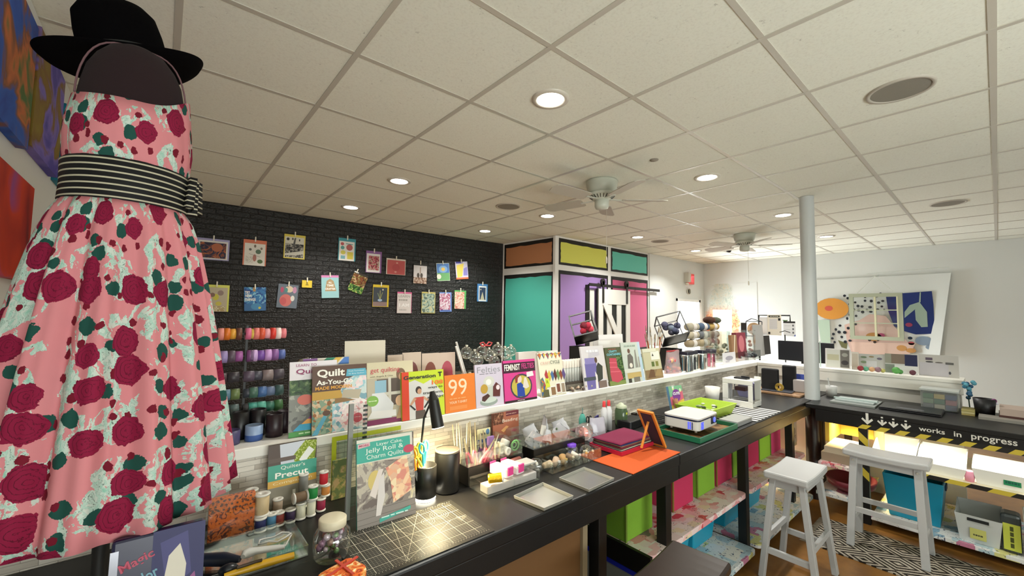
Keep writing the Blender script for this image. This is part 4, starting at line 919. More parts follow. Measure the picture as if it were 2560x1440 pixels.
book('brown and gold quilting book lettered Quilt As-You-Go MADE MODERN', (779, 1089), (917, 1070), (781, 918), [
    ('r', 0, 0, 1, 1, '#8f6a3e'), ('r', 0, .62, 1, 1, '#5c3f2f'), ('r', 0, .50, 1, .62, '#c69a3e'), ('p', [(.5, .62), (.62, .78), (1, .9), (1, .4), (.55, .5)], quilt_b), ('p', [(.55, .62), (.9, .6), (.85, .46), (.52, .5)], '#b8ab94'),
    ('p', [(0, 0), (.4, 0), (.4, .5), (0, .5)], patt('mosaic_green', [(0, '#8fa48c'), (.3, '#c4a27f'), (.5, '#6a8a7c'), (.7, '#d8bfa0'), (.85, '#9a6a4a')], 90., 'cells')), ('d', .25, .3, .07, .04, '#5c3a26'),
    ('p', [(.0, 0), (.2, .27), (.26, .25), (.1, 0)], '#58a0b8'), ('p', [(.35, 0), (1, 0), (1, .46), (.35, .42)], quilt_b), ('p', [(.5, .1), (1, .02), (1, .44), (.55, .4)], patt('quilt_pink', [(0, '#e6cfd0'), (.4, '#efe6e0'), (.6, '#d99a9c'), (.75, '#ecdcd6')], 90., 'cells')),
    ('d', .82, .17, .09, .075, '#b8203c'), ('p', [(.62, .93), (.98, .93), (1, .82), (.6, .82)], '#58a8c0'), ('t', 'Quilt', .33, .885, .5, .13, '#f4efe2', .03), ('t', 'As-You-Go', .4, .755, .66, .075, '#f4efe2', .03), ('t', 'MADE MODERN', .38, .67, .66, .05, '#e0a03a', .03),
    ('t', 'Fresh Techniques', .8, .895, .3, .022, '#e8f2f0'), ('t', 'for Busy Quilters', .8, .855, .3, .022, '#e8f2f0'), ('t', '12 Projects', .82, .18, .12, .02, '#f4d8d8')], grp=G1, cover='#5c3f2f')
book('cream and grey book lettered get quilting with a child sewing', (918, 1069), (1035, 1052), (922, 908), [
    ('r', 0, 0, 1, 1, '#b9ae96'), ('r', 0, .74, 1, 1, '#cfc4a4'), ('r', .2, .5, .44, .72, '#6a5a4e'), ('r', .16, .5, .4, .7, '#8fb6c8'), ('r', .5, .28, .7, .72, '#5b4c42'), ('r', 0, 0, 1, .08, '#7a2050'),
    ('r', .44, .2, .5, .74, '#cfc9ba'), ('r', .1, .45, .7, .5, '#cfc9ba'), ('p', [(.08, .3), (.1, .5), (.35, .5), (.55, .3), (.5, .08), (.1, .1)], '#dcdcdc'), ('p', [(.0, .1), (.6, .1), (.6, .2), (.1, .22)], '#e6e2de'), ('d', .11, .38, .12, .085, '#7fae4a'),
    ('d', .72, .78, .1, .1, '#7a5a44'), ('d', .74, .74, .07, .07, '#d9a888'), ('d', .68, .34, .09, .09, '#e0b48e'), ('p', [(.6, .05), (.95, .05), (.9, .26), (.68, .25)], '#b8946c'), ('p', [(.7, .4), (.9, .7), (1, .7), (1, .3), (.75, .28)], '#4a4a3a'),
    ('t', 'get quilting', .38, .86, .62, .10, '#c03a4a'), ('t', 'with Angela & Cloe', .3, .765, .48, .03, '#4c463c'), ('t', '~', .11, .38, .17, .02, '#dcecc0')], y=1.772, grp=G1, cover='#cfc4a4')
book('lime green book lettered Generation T 108 ways to transform a T-shirt', (1006, 1053), (1112, 1036), (1001, 932), [
    ('r', 0, 0, 1, 1, '#c3d42c'), ('p', [(.16, 0), (.16, .78), (.3, .82), (.5, .72), (.68, .8), (1, .45), (.8, .35), (.8, 0)], '#d4d2ce'), ('r', 0, 0, .16, 1, '#d8401f'),
    ('d', .38, .60, .07, .08, '#3a2c26'), ('d', .40, .57, .05, .06, skin), ('p', [(.28, .45), (.5, .45), (.48, .16), (.32, .16)], '#c4473a'), ('p', [(.27, .45), (.16, .3), (.19, .27), (.33, .42)], skin), ('p', [(.5, .46), (.64, .36), (.62, .32), (.49, .4)], skin),
    ('p', [(.16, .3), (.28, .18), (.31, .2), (.2, .3)], '#1c1a1a'), ('p', [(.64, .34), (.52, .2), (.49, .22), (.6, .36)], '#1c1a1a'), ('p', [(.3, .0), (.55, .0), (.52, .17), (.3, .17)], '#5a4c44'),
    ('t', 'Generation', .42, .88, .76, .08, '#33332a', .03), ('t', 'T', .91, .9, .1, .10, '#23231c', .05), ('t', '108', .84, .73, .28, .09, '#e8742c', .03), ('t', 'ways to', .78, .62, .36, .055, '#3a3a30', .02), ('t', 'transform', .72, .52, .48, .055, '#3a3a30', .02), ('t', 'a T-shirt', .78, .42, .4, .055, '#3a3a30', .02)], y=1.758, grp=G1, cover='#c3d42c', th=.02)
book('square orange book with the large white number 99', (1114, 1037), (1190, 1023), (1114, 940), [
    ('r', 0, 0, 1, 1, '#e07a2a'), ('t', '99', .42, .66, .6, .44, '#f2d2b4'), ('t', 'YOUR T-SHIRT', .42, .26, .58, .065, '#f0c8a4', .02), ('t', '~', .42, .36, .56, .03, '#e8a468'), ('r', .14, .06, .7, .16, '#e48a44')], grp=G1, cover='#e07a2a')
book('pale lilac book lettered Felties with felt figures on its cover', (1191, 1024), (1260, 1013), (1190, 913), [
    ('r', 0, 0, 1, 1, '#c9c0cf'), ('t', 'Felties', .5, .87, .84, .14, '#8a8a90'), ('t', '~', .48, .77, .64, .02, '#6a6870'), ('d', .45, .11, .32, .10, '#8f9a92'), ('d', .45, .15, .28, .07, '#c4cdc4'), ('p', [(.35, .2), (.42, .5), (.62, .5), (.65, .22)], '#b9beb4'),
    ('d', .48, .58, .2, .13, '#c9c9bf'), ('d', .47, .57, .1, .07, '#e8e4dc'), ('d', .3, .42, .13, .11, '#b8953c'), ('p', [(.2, .15), (.3, .12), (.5, .24), (.42, .3), (.22, .24)], '#4a2c28'), ('p', [(.6, .22), (.86, .2), (.9, .45), (.74, .55), (.62, .45)], '#5c2c2a'), ('d', .8, .42, .07, .06, '#ded0d4')], y=1.768, grp=G1, cover='#c9c0cf')
book('magenta book lettered FEMINIST FELTIES with a flexing felt figure', (1263, 1011), (1343, 998), (1259, 903), [
    ('r', 0, 0, 1, 1, '#cf3f88'), ('r', 0, .70, 1, .94, '#3a1c2c'), ('t', 'FEMINIST', .27, .83, .48, .15, '#eeeade', .02), ('t', 'FELTIES', .76, .84, .4, .13, '#c43f80', .02), ('r', 0, 0, 1, .05, '#2c1c20'),
    ('d', .52, .36, .34, .30, '#3c3a4a'), ('d', .52, .36, .30, .26, '#bfae4a'), ('p', [(.38, .12), (.62, .1), (.6, .35), (.5, .46), (.38, .42)], '#26449a'), ('d', .46, .53, .08, .09, '#ddc4b8'), ('p', [(.34, .44), (.33, .58), (.42, .65), (.5, .62), (.42, .56), (.40, .46)], '#8a3a2c'), ('p', [(.56, .33), (.62, .56), (.68, .56), (.76, .32), (.66, .28)], '#d8cfc0'),
    ('p', [(.7, .56), (.93, .58), (.9, .70), (.7, .68)], '#e8dcdc'), ('t', '~', .5, .025, .25, .018, '#e8e0d8')], grp=G1, cover='#cf3f88')
dia = patt('diamond_patches', [(0, '#a04a4a'), (.16, '#3f5f8a'), (.32, '#c8b04a'), (.48, '#6a7a58'), (.62, '#7a5a6a'), (.8, '#b8703a')], 55., 'cells', .5)
its = [('r', 0, 0, 1, 1, '#ddd9c2')]
for k in range(6): its.append(('p', [(k / 6, .97), (k / 6 + .085, .86 if k % 2 else .84), (k / 6 + .167, .97), (k / 6 + .085, 1.0)], dia))
for k in range(7):
    u = .28 + .12 * k; its.append(('p', [(u - .09, .5), (u, .62 - .02 * (k % 3)), (u + .07, .45), (u - .02, .33)], ['#a83a3c', '#c8b048', '#4a6a98', '#5b2c2c', '#6a8a5a', '#8a4a30', '#5a4a7a'][k]))
its += [('p', [(0, 0), (.3, 0), (.1, .45), (0, .4)], dia), ('p', [(.18, .2), (.36, .22), (.34, .4), (.2, .42)], '#c9d43c'), ('t', 'R', .27, .33, .08, .07, '#3a6a2c'), ('r', .36, .0, .58, .22, '#efece4'), ('r', .38, .02, .56, .2, '#8a6a4a'), ('r', .6, .05, .78, .28, '#efece4'), ('r', .62, .07, .76, .26, '#7a4a3a'), ('r', .8, .03, .98, .28, '#efece4'), ('r', .82, .05, .96, .26, '#9a8a74'), ('r', .06, 0, .28, .16, '#5c5a3c'),
        ('t', 'CRAFT', .28, .76, .40, .07, '#d9b0a4'), ('t', 'CYCLE', .68, .77, .4, .075, '#3a4a40')]
book('cream book lettered CRAFT CYCLE with colourful diamond patches', (1356, 996), (1416, 987), (1341, 884), its, lean=.2, grp=G1, cover='#ddd9c2', y=1.762)
book('magazine with a person in a dark top before a purple sofa on its cover', (1464, 979), (1521, 970), (1453, 867), [
    ('r', 0, 0, 1, 1, '#d4cfd0'), ('r', .1, .0, .6, .6, '#7068a4'), ('r', .12, .58, .55, .72, '#8a82b8'), ('p', [(.5, .12), (.58, .5), (.68, .6), (.86, .5), (.8, .2)], '#3c4038'), ('d', .6, .66, .06, .07, '#5a4436'), ('p', [(.45, .0), (.5, .4), (.58, .3), (.56, 0)], '#e4ded8'), ('p', [(.84, .2), (1, .18), (.95, .5), (.86, .5)], '#d8ccc0'), ('p', [(.3, .72), (.8, .78), (.75, .92), (.35, .9)], '#c4c0c8'), ('r', .6, 0, .95, .16, '#7c6a60'), ('r', 0, .2, .5, .28, '#4a5058'), ('t', '~', .5, .88, .55, .08, '#e8e6ea')], lean=.18, grp=G1, cover='#d4cfd0', y=1.766)
book('dark green book lettered CRAFTY CONTAINERS with a pink woven pot', (1526, 968), (1566, 962), (1511, 870), [
    ('r', 0, 0, 1, 1, '#54583c'), ('r', 0, 0, 1, .12, '#7c8a4a'), ('r', .62, .1, 1, .8, leafy), ('p', [(.12, .3), (.2, .72), (.62, .7), (.62, .45), (.8, .35), (.86, .14), (.5, .06), (.15, .12)], '#c04a5a'), ('l', .15, .6, .6, .58, .03, '#d86a78'), ('l', .14, .48, .6, .46, .03, '#d86a78'), ('l', .14, .36, .74, .34, .03, '#d86a78'), ('t', 'CRAFTY', .48, .89, .5, .06, '#7ac0cc', .03), ('t', 'CONTAINERS', .5, .81, .86, .06, '#7ac0cc', .03), ('t', '~', .45, .95, .5, .02, '#c0605a')], lean=.2, grp=G1, cover='#54583c', y=1.766)
book('pale blue book with a standing person beside a yellow cloth on its cover', (1566, 963), (1613, 955), (1557, 857), [
    ('r', 0, 0, 1, 1, '#c2c9be'), ('r', .86, 0, 1, 1, '#b4c8d8'), ('p', [(.2, .35), (.26, .68), (.42, .72), (.54, .62), (.5, .32)], '#6a645e'), ('d', .36, .78, .07, .06, '#6a4e40'), ('d', .38, .42, .08, .06, '#e0dacc'), ('r', .12, .1, .84, .24, '#c2a86a'), ('r', .14, 0, .3, .1, '#3c3a34'), ('r', .42, 0, .74, .12, '#7a7468'), ('p', [(.6, .35), (.66, .8), (.72, .8), (.74, .36)], '#8f8d84'), ('p', [(.78, .35), (.8, .62), (.86, .62), (.86, .36)], '#a09c90'), ('r', .0, .24, .86, .34, '#d2d2c6'), ('t', '~', .45, .91, .6, .05, '#9aa89a')], lean=.18, grp=G1, cover='#c2c9be', y=1.766)
book('small beige craft book standing last in the row, before the clear bag', (1617, 955), (1659, 948), (1605, 873), [
    ('r', 0, 0, 1, 1, '#bdb798'), ('r', .45, .62, .95, .9, '#dcdcd0'), ('p', [(.5, .74), (.56, .84), (.62, .74)], '#4a4a40'), ('r', .42, .4, .58, .56, '#5a6a34'), ('r', .66, .4, .82, .56, '#7a7a3a'), ('r', .0, 0, 1, .3, '#8a7250'), ('p', [(.1, .05), (.3, .32), (.5, .3), (.55, .05)], '#6a4c34'), ('p', [(.5, .1), (.7, .3), (.9, .28), (.95, .05)], '#a08458'), ('r', 0, .88, .8, 1, '#cfcdb8')], lean=.18, grp=G1, cover='#bdb798', y=1.766)
# ============================================================= on the worktable
book('book lettered Layer Cake, Jelly Roll and Charm Quilts leaning on the rulers', (893, 1328), (1040, 1284), (885, 1103), [
    ('r', 0, 0, 1, 1, photo_wood), ('r', 0, 0, 1, .2, '#8a8078'), ('l', 0, .1, 1, .12, .008, '#6a6058'), ('l', 0, .17, 1, .19, .008, '#6a6058'), ('l', 0, .04, 1, .05, .008, '#6a6058'), ('p', [(.1, .75), (.9, .68), (.95, .72), (.1, .8)], '#d0c6b4'), ('d', .3, .5, .12, .12, '#d0b868'), ('d', .88, .42, .05, .04, '#e8c848'),
    ('p', [(.2, .35), (.36, .62), (.44, .62), (.3, .3)], '#ddd0c8'), ('p', [(.3, .1), (.36, .5), (.45, .58), (.46, .3), (.38, .1)], '#d8cfca'), ('p', [(.48, .62), (.86, .74), (.94, .3), (.6, .2), (.56, .45)], quilt_a), ('r', 0, .72, .97, 1, '#dcd6c8'), ('r', 0, .73, .93, .96, '#35a592'),
    ('p', [(.02, .9), (.22, .915), (.22, .96), (.02, .95)], '#d8b0b4'), ('d', .9, .8, .1, .05, '#c0405a'), ('p', [(.36, .02), (.9, .08), (.9, .12), (.36, .065)], '#3aa696'), ('t', 'Layer Cake,', .56, .915, .46, .05, '#e6efe4', .0), ('t', 'Jelly Roll &', .47, .85, .66, .07, '#e6efe4', .0), ('t', 'Charm Quilts', .48, .78, .64, .06, '#e6efe4', .0), ('t', 'MORE', .12, .93, .16, .025, '#b04058', .02), ('t', '~', .62, .07, .46, .02, '#c8e8e0', 0, .08)],
    z=.872, y=None, lean=.16, grp=None, cover='#35a592')
# cutting mat
m_mat, nt, b = nodemat('cutting_mat', .38, .5); q = NT(nt); tc = q.n('TexCoord'); sp = q.n('SeparateXYZ'); q.l(tc.outputs['Object'], sp.inputs[0])
def gridl(step, wdt):
    a = None
    for c in ('X', 'Y'):
        f = q.math('ABSOLUTE', q.math('SUBTRACT', q.math('FRACT', q.math('ADD', q.math('MULTIPLY', sp.outputs[c], 1 / step), .5)), .5)); l_ = q.math('LESS_THAN', f, wdt / step)
        a = l_ if a is None else q.math('MAXIMUM', a, l_)
    return a
q.l(q.mix(gridl(.05, .0009), q.mix(q.math('MULTIPLY', gridl(.01, .0005), .75), '#2c2c29', '#8f8b7c'), '#c9c4b2'), b.inputs['Base Color'])
c0, c1 = Pz(1237, 1325, .873), Pz(1120, 1253, .873)
mt = thing('cutting_mat', 'black cutting mat with a fine cream grid under the desk lamp', 'cutting mat', (c0.x - .45, c0.y + .003, .8705), -.012)
MB().rbox(0, .45, 0, .29, 0, .003, .006, mat('#22221f', .4)).build('board', mt)
mb = MB(); mb.T = Matrix.Translation((.02, .02, .0031)); mb.poly([(0, 0), (.41, 0), (.41, .25), (0, .25)], 0, m_mat); mb.build('grid_print', mt)
mb = MB(); cr = mat('#c9c4b2', .4)
def seg(a, b_, w=.0012):
    a = Vector(a + (0,)); b_ = Vector(b_ + (0,)); n_ = (b_ - a).normalized(); n_ = Vector((-n_.y, n_.x, 0)) * w / 2; mb.add([a + n_, a - n_, b_ - n_, b_ + n_], [(0, 1, 2, 3)], cr)
mb.T = Matrix.Translation((0, 0, .0035))
seg((.14, .02), (.30, .27)); seg((.14, .02), (.20, .27)); seg((.14, .02), (.37, .15)); seg((.14, .27), (.30, .02)); seg((.06, .27), (.14, .02))
for r_ in (.01, .018, .026, .034): mb.disc(.355, .21, 0, r_, cr, 28, hole=1 - .0012 / r_)
for r_ in (.008, .016, .024): mb.disc(.30, .19, 0.0001, r_, cr, 28, hole=1 - .0012 / r_)
for r_ in (.012, .022, .032): mb.disc(.405, .14, 0.0001, r_ * .7, cr, 3, hole=1 - .0018 / r_)
for k in range(5): mb.disc(.22 + .045 * k, .277, 0, .012, mat('#8f8b7c', .4), 20, ry=.005, hole=.8)
for k in range(43): seg((.015 + .01 * k, .013), (.015 + .01 * k, .018)); seg((.015 + .01 * k, .272), (.015 + .01 * k, .277))
mb.text('A3', .035, .255, 0, .02, cr, bold=.03); mb.build('guide_lines', mt)
# desk lamp with pencil cup, arm, head and round base drum
lp = Pz(1062, 1246, .871); bs = Pz(1124, 1232, .871)
dl = thing('desk_lamp', 'black desk lamp with pen cup and glowing base ring behind the cutting mat', 'desk lamp', (lp.x, lp.y, .871))
bk = mat('#1b1a18', .38)
MB().lathe([(.040, 0), (.042, .004), (.042, .010), (.040, .012)], mat('#fff6dd', .5, emit=7), 32).build('light_ring', dl)
MB().lathe([(0, .012), (.043, .012), (.043, .128), (.040, .130), (.040, .02), (0, .02)], bk, 32).build('pen_cup', dl)
hd0 = Py(1080, 978, lp.y + .01) - lp; hd1 = Py(1095, 1070, lp.y - .01) - lp; el = Py(1060, 1050, lp.y + .02) - lp; z_ = Vector((0, 0, .0))
o_ = Vector((0, 0, 0)); pL = Vector((lp.x, lp.y, .871))
hd0 = Py(1080, 978, lp.y + .01) - pL; hd1 = Py(1095, 1068, lp.y - .02) - pL; el = Py(1060, 1045, lp.y + .02) - pL; jn = Py(1074, 1012, lp.y + .01) - pL
MB().tube([(el.x, .046, .0), (el.x, .047, .12), tuple(el), tuple(jn)], .0042, bk, 10).build('arm', dl)
ax_ = (hd1 - hd0)
mb = MB(); mb.cyl(hd0, hd0 + ax_ * .25, .008, .021, bk, 24); mb.cyl(hd0 + ax_ * .25, hd1, .021, .0245, bk, 24, caps=False); mb.build('lamp_head', dl)
mb = MB(); mb.cyl(hd1 - ax_ * .03, hd1 + ax_ * .012, .0238, .0238, mat('#ffe9b0', .5, emit=22), 24); mb.build('bulb_lens', dl)
l = bpy.data.lights.new('lamp_spot', 'SPOT'); l.energy = 15; l.color = (1, .82, .48); l.spot_size = math.radians(150); l.spot_blend = .7; l.shadow_soft_size = .022
o = bpy.data.objects.new('lamp_spot', l); COL.objects.link(o); o.parent = dl; o.location = hd1 + ax_ * .04; o.rotation_euler = (Vector((.15, .12, -1))).to_track_quat('-Z', 'Y').to_euler()
sp_ = thing('drum_speaker', 'black cylinder with a brown fabric top and silver rim beside the desk lamp', 'speaker', (bs.x + .004, bs.y + .03, .871))
MB().lathe([(0, .0), (.047, 0), (.0515, .006), (.0515, .155), (.050, .160)], bk, 40).build('body', sp_)
MB().lathe([(.0505, .158), (.0515, .160), (.0515, .166), (.048, .167)], mat('#8f8a7e', .3, .6), 40).build('rim', sp_)
MB().lathe([(0, .165), (.0485, .165)], mat('#3f382f', .8, bump=.6, bscale=900), 40).build('fabric_top', sp_)
# scissors in the cup
def scissors(lb, cup, px, py, col1, col2, tilt):
    q_ = Py(px, py, cup.y - .005); d = q_ - Vector((cup.x, cup.y, .90)); t = thing('scissors', lb, 'scissors', (cup.x, cup.y, .90))
    dn_ = d.normalized(); sd = Vector((dn_.z, 0, -dn_.x)).normalized()
    MB().beam((0, 0, -.01), d * .62, .012, .003, mat('#b9bcc0', .25, .9), up=(0, 1, 0)).build('blades', t)
    for s_, c in ((1, col1), (-1, col2)):
        ce = d * .9 + sd * .014 * s_; pts = [ce + sd * (.0105 * math.cos(a)) + dn_ * (.021 * math.sin(a)) for a in [2 * PI * k / 20 for k in range(20)]]
        mb = MB(); mb.tube(pts, .0042, mat(c, .4), 8, closed=True); mb.tube([d * .55 + sd * .003 * s_, ce - dn_ * .02], .005, mat(c, .4), 8); mb.build('handle', t)
cup = Vector((lp.x, lp.y, .871))
scissors('scissors with teal and yellow loop handles in the black pen cup', cup + Vector((.012, -.006, 0)), 1044, 1115, '#35a9b8', '#d8d040', 0)
scissors('second teal handled scissors behind the first in the pen cup', cup + Vector((.008, .012, 0)), 1056, 1106, '#3ab4be', '#e0d84a', 0)
scissors('orange handled scissors at the left of the pen cup', cup + Vector((-.012, -.008, 0)), 1020, 1130, '#e8871c', '#e07a18', 0)
scissors('orange handled craft snips leaning out of the pen cup', cup + Vector((-.006, .012, 0)), 1032, 1128, '#e8931e', '#e8871c', 0)
# clear quilting rulers standing against the wall
def ruler(lb, bl, br, tl, col, edge, y, bar=False, z=.872, lean=.05, amt=.86):
    p0, p1 = Py(bl[0], bl[1], y), Py(br[0], br[1], y); p0.z = p1.z = z; w = (p1 - p0).length; h = fit_h(p0, tl[1], lean)
    t = thing('quilting_ruler', lb, 'ruler', p0, Matrix.Rotation(-lean, 3, 'X'), 'clear quilting rulers'); MB().box(0, w, 0, .003, 0, h, clear(amt=amt)).build('plate', t)
    mb = MB(); mb.T = face_T(depth=.0006); gm = mat('#3c423c', .5)
    n_ = int(w / .0254)
    for k in range(n_ + 1): mb.poly([(k * .0254, 0), (k * .0254 + .0007, 0), (k * .0254 + .0007, h), (k * .0254, h)], 0, gm)
    for k in range(int(h / .0254) + 1): mb.poly([(0, k * .0254), (w, k * .0254), (w, k * .0254 + .0007), (0, k * .0254 + .0007)], .0001, gm)
    mb.build('grid_lines', t)
    if edge:
        mb = MB(); mb.T = face_T(depth=.0012); e = clear(edge, .35, .3); mb.poly([(0, 0), (.018, 0), (.018, h), (0, h)], 0, e); mb.poly([(.018, h - .018), (w, h - .018), (w, h), (.018, h)], 0, e); mb.build('lime_border', t)
    return t, w, h
ruler('clear square ruler with lime yellow border against the half wall', (826, 1240), (1000, 1215), (818, 1093), None, '#d4de3c', 1.745)
t, w, h = ruler('long clear grid ruler standing left of the Layer Cake book', (866, 1338), (908, 1325), (838, 1010), None, None, 1.50, lean=-.0)
t['label'] = 'tall clear ruler with a grey metal edge strip, left of the Layer Cake book'
MB().box(-.008, .008, -.004, .006, 0, h, mat('#8f8f8a', .6)).build('metal_edge', t)
mb = MB(); mb.T = face_T(depth=.0012)
for k in range(int(h / .016)): mb.poly([(w * .72, k * .016), (w, k * .016), (w, k * .016 + .008), (w * .72, k * .016 + .008)], 0, mat('#2c332f', .5))
mb.build('checker_scale', t)
MB().box(.535, .60, 1.69, 1.70, .872, 1.02, patt('stamp_green', [(0, '#6a7a50'), (.5, '#8f8f58'), (.6, '#b8a078')], 40., 'noise')).build('seed_packet', None, label='small olive packet standing behind the tall clear ruler', cat='packet')
# metal trays
def tray(lb, a, b_, c, d, hgt=.012, m=mat('#b6b6ae', .35, .55), fl=None, name='metal_tray', grp='shallow metal trays on the worktable'):
    P = [Pz(*p, .872) for p in (a, b_, c, d)]; ce = sum(P, Vector()) / 4; L = [p - ce for p in P]
    for v in L: v.z = 0
    I = [v * (1 - .004 / v.length) for v in L]
    t = thing(name, lb, 'tray', (ce.x, ce.y, .8712), 0, grp)
    V = [(v.x * .97, v.y * .97, 0) for v in L] + [(v.x, v.y, hgt) for v in L] + [(v.x, v.y, hgt) for v in I] + [(v.x * .97, v.y * .97, .0025) for v in I]; F = [(3, 2, 1, 0)]
    for i in range(4):
        j = (i + 1) % 4; F += [(i, j, 4 + j, 4 + i), (4 + i, 4 + j, 8 + j, 8 + i), (8 + i, 8 + j, 12 + j, 12 + i)]
    MB().add(V, F, m).build('rim', t); MB().add(V, [(12, 13, 14, 15)], fl or mat('#9b9b95', .25, .7)).build('base', t)
    return t
tray('nearer shallow silver tray on the worktable', (1284, 1246), (1360, 1278), (1434, 1246), (1357, 1212))
tray('farther shallow silver tray on the worktable, with a shiny film inside', (1397, 1200), (1472, 1231), (1536, 1201), (1460, 1173))
# orange felt, maroon felt stack in a red tray
P = [Pz(*p, .8715) for p in ((1482, 1151), (1583, 1186), (1701, 1131), (1606, 1109))]
mb = MB(); V = [(p.x - P[0].x, p.y - P[0].y, 0) for p in P] + [(p.x - P[0].x, p.y - P[0].y, .0025) for p in P]
mb.add(V, [(3, 2, 1, 0), (4, 5, 6, 7)] + [(i, (i + 1) % 4, 4 + (i + 1) % 4, 4 + i) for i in range(4)], mat('#c8541a', .9, bump=.3, bscale=500)); mb.build('felt_sheet', None, (P[0].x, P[0].y, .871), label='flat orange felt sheet on the worktable', cat='felt sheet')
fx, fy = 1.85, 1.285
rt_ = thing('red_tray', 'shallow red plastic tray under the maroon felt stack', 'tray', (fx, fy, .8745), 0)
MB().box(0, .33, 0, .21, 0, .006, mat('#b81f3c', .3)).box(0, .33, 0, .006, .006, .02, mat('#b81f3c', .3)).box(0, .33, .204, .21, .006, .02, mat('#b81f3c', .3)).box(0, .006, .006, .204, .006, .02, mat('#b81f3c', .3)).box(.324, .33, .006, .204, .006, .02, mat('#b81f3c', .3)).build('tray', rt_)
r_ = random.Random(11)
FC = [('#5a5a5e', 'grey'), ('#2c2c50', 'navy'), ('#c8c0ac', 'cream'), ('#4a4a3a', 'olive'), ('#7a2038', 'wine'), ('#8a7050', 'tan'), ('#2c3a70', 'blue'), ('#7a1f42', 'maroon')]
for k, (c, nm_) in enumerate(FC):
    mb = MB(); n_ = 10; z = 0; V = []; F = []; a = r_.uniform(-.05, .05)
    for i in range(n_ + 1):
        for j in range(n_ + 1):
            u, v_ = i / n_, j / n_; V.append((.012 + .30 * u + r_.uniform(-.001, .001), .012 + .185 * v_, .003 * math.sin(5 * u + k) * math.sin(4 * v_ + 2 * k) * (k / 7)))
    for i in range(n_):
        for j in range(n_): q0 = i * (n_ + 1) + j; F.append((q0, q0 + n_ + 1, q0 + n_ + 2, q0 + 1))
    mb.add(V, F, mat(c, .95, bump=.3, bscale=500), True)
    mb.build('felt_sheet', None, (fx + a * .1, fy, .885 + .0058 * k), label=f'{nm_} felt sheet in the stack on the red tray' + (', on top' if k == 7 else ''), cat='felt sheet', group='felt sheets stacked on the red tray', solid=.0045)
# orange framed chalkboard on an easel back
cb0 = Pz(1655, 1118, .873); cb1 = Pz(1607, 1093, .873)
t = thing('chalkboard_frame', 'small orange wooden frame with dark board leaning on its easel leg', 'frame', (2.165, 1.212, .8745), Matrix.Rotation(PI / 2 - .03, 3, 'Z') @ Matrix.Rotation(-.55, 3, 'X'))
ow = mat('#d98a34', .5)
fw_, fh_ = .10, .245
MB().box(0, fw_, -.008, .006, 0, .014, ow).box(0, fw_, -.008, .006, fh_ - .014, fh_, ow).box(0, .014, -.008, .006, .014, fh_ - .014, ow).box(fw_ - .014, fw_, -.008, .006, .014, fh_ - .014, ow).build('frame', t, bevel=.002)
MB().box(.013, fw_ - .013, -.001, .003, .013, fh_ - .013, mat('#3a3440', .5)).build('board', t)
MB().beam((fw_ / 2, .006, fh_ * .72), (fw_ / 2, .13, .10), .012, .005, ow).build('easel_leg', t)
# ============================================================= prints clipped to the black wall
WA, WB = Vector((ba[0], ba[1], 0)), Vector((bb_[0], bb_[1], 0)); WD = (WB - WA).normalized(); WN = Vector((WD.y, -WD.x, 0))
def wallpt(px, py, off=.012):
    r = ray(px, py); o = WA + WN * off; t = (o - CAM).dot(WN) / r.dot(WN); return CAM + r * t
WM = Matrix(((WD.x, 0, WN.x), (WD.y, 0, WN.y), (0, 1, 0)))      # columns: along wall, up, out
cl_m = mat('#e8e2d0', .5)
def wprint(lb, x0, y0, x1, y1, items, rot=0., border=None, cat='art print', clip=None):
    c = wallpt((x0 + x1) / 2, (y0 + y1) / 2); w = (wallpt(x1, (y0 + y1) / 2) - wallpt(x0, (y0 + y1) / 2)).length; h = (wallpt((x0 + x1) / 2, y0) - wallpt((x0 + x1) / 2, y1)).length
    if rot: k = abs(math.sin(rot)); w, h = (w - h * k) / (1 - k * k) if h > w * .2 else w, (h - w * k) / (1 - k * k)
    t = thing('wall_print', lb, cat, c, WM @ Matrix.Rotation(rot, 3, 'Z'), 'art prints clipped to the black brick wall')
    mb = MB(); mb.box(-w / 2, w / 2, -h / 2, h / 2, -.001, .001, mat(border or '#e8e4da', .35)); mb.build('sleeve', t)
    mb = MB(); mb.T = Matrix.Translation((-w / 2, -h / 2, .0012)); art(mb, w, h, items); mb.build('artwork', t)
    mb = MB(); cx = 0 if clip is None else clip * w; mb.box(cx - .006, cx + .006, h / 2 - .02, h / 2 + .035, .001, .012, cl_m); mb.build('clothespin', t)
pn = lambda n, st, sc, d=1.2: patt(n, st, sc, 'noise', .45, d)
wprint('brown and orange swirling landscape print in a lavender sleeve, far left top', 492, 597, 574, 650, [('r', .05, .04, .95, .9, '#e4e0da'), ('r', .1, .09, .9, .82, pn('swirl', [(0, '#2a2238'), (.42, '#3a3148'), (.5, '#8a4a34'), (.58, '#b86a40'), (.7, '#c99a80')], 14., 2.5)), ('d', .62, .6, .18, .2, '#b5623a')], border='#a59fc9')
wprint('white print of sprouting plants in an orange sleeve', 608, 600, 666, 664, [('r', .06, .0, .95, .86, '#e8e2d6'), ('d', .65, .55, .12, .09, '#5a7458'), ('d', .5, .3, .08, .14, '#b87a6a'), ('d', .3, .62, .06, .05, '#6a6458'), ('d', .5, .76, .05, .06, '#7a6a5a'), ('d', .78, .68, .05, .05, '#8a7a68'), ('r', .12, .1, .42, .36, pn('scribble', [(0, '#c9c2b4'), (.5, '#e8e2d6')], 60.)), ('d', .74, .17, .12, .08, '#5a7040'), ('l', .25, .45, .75, .35, .015, '#8a8274')], border='#d9724a')
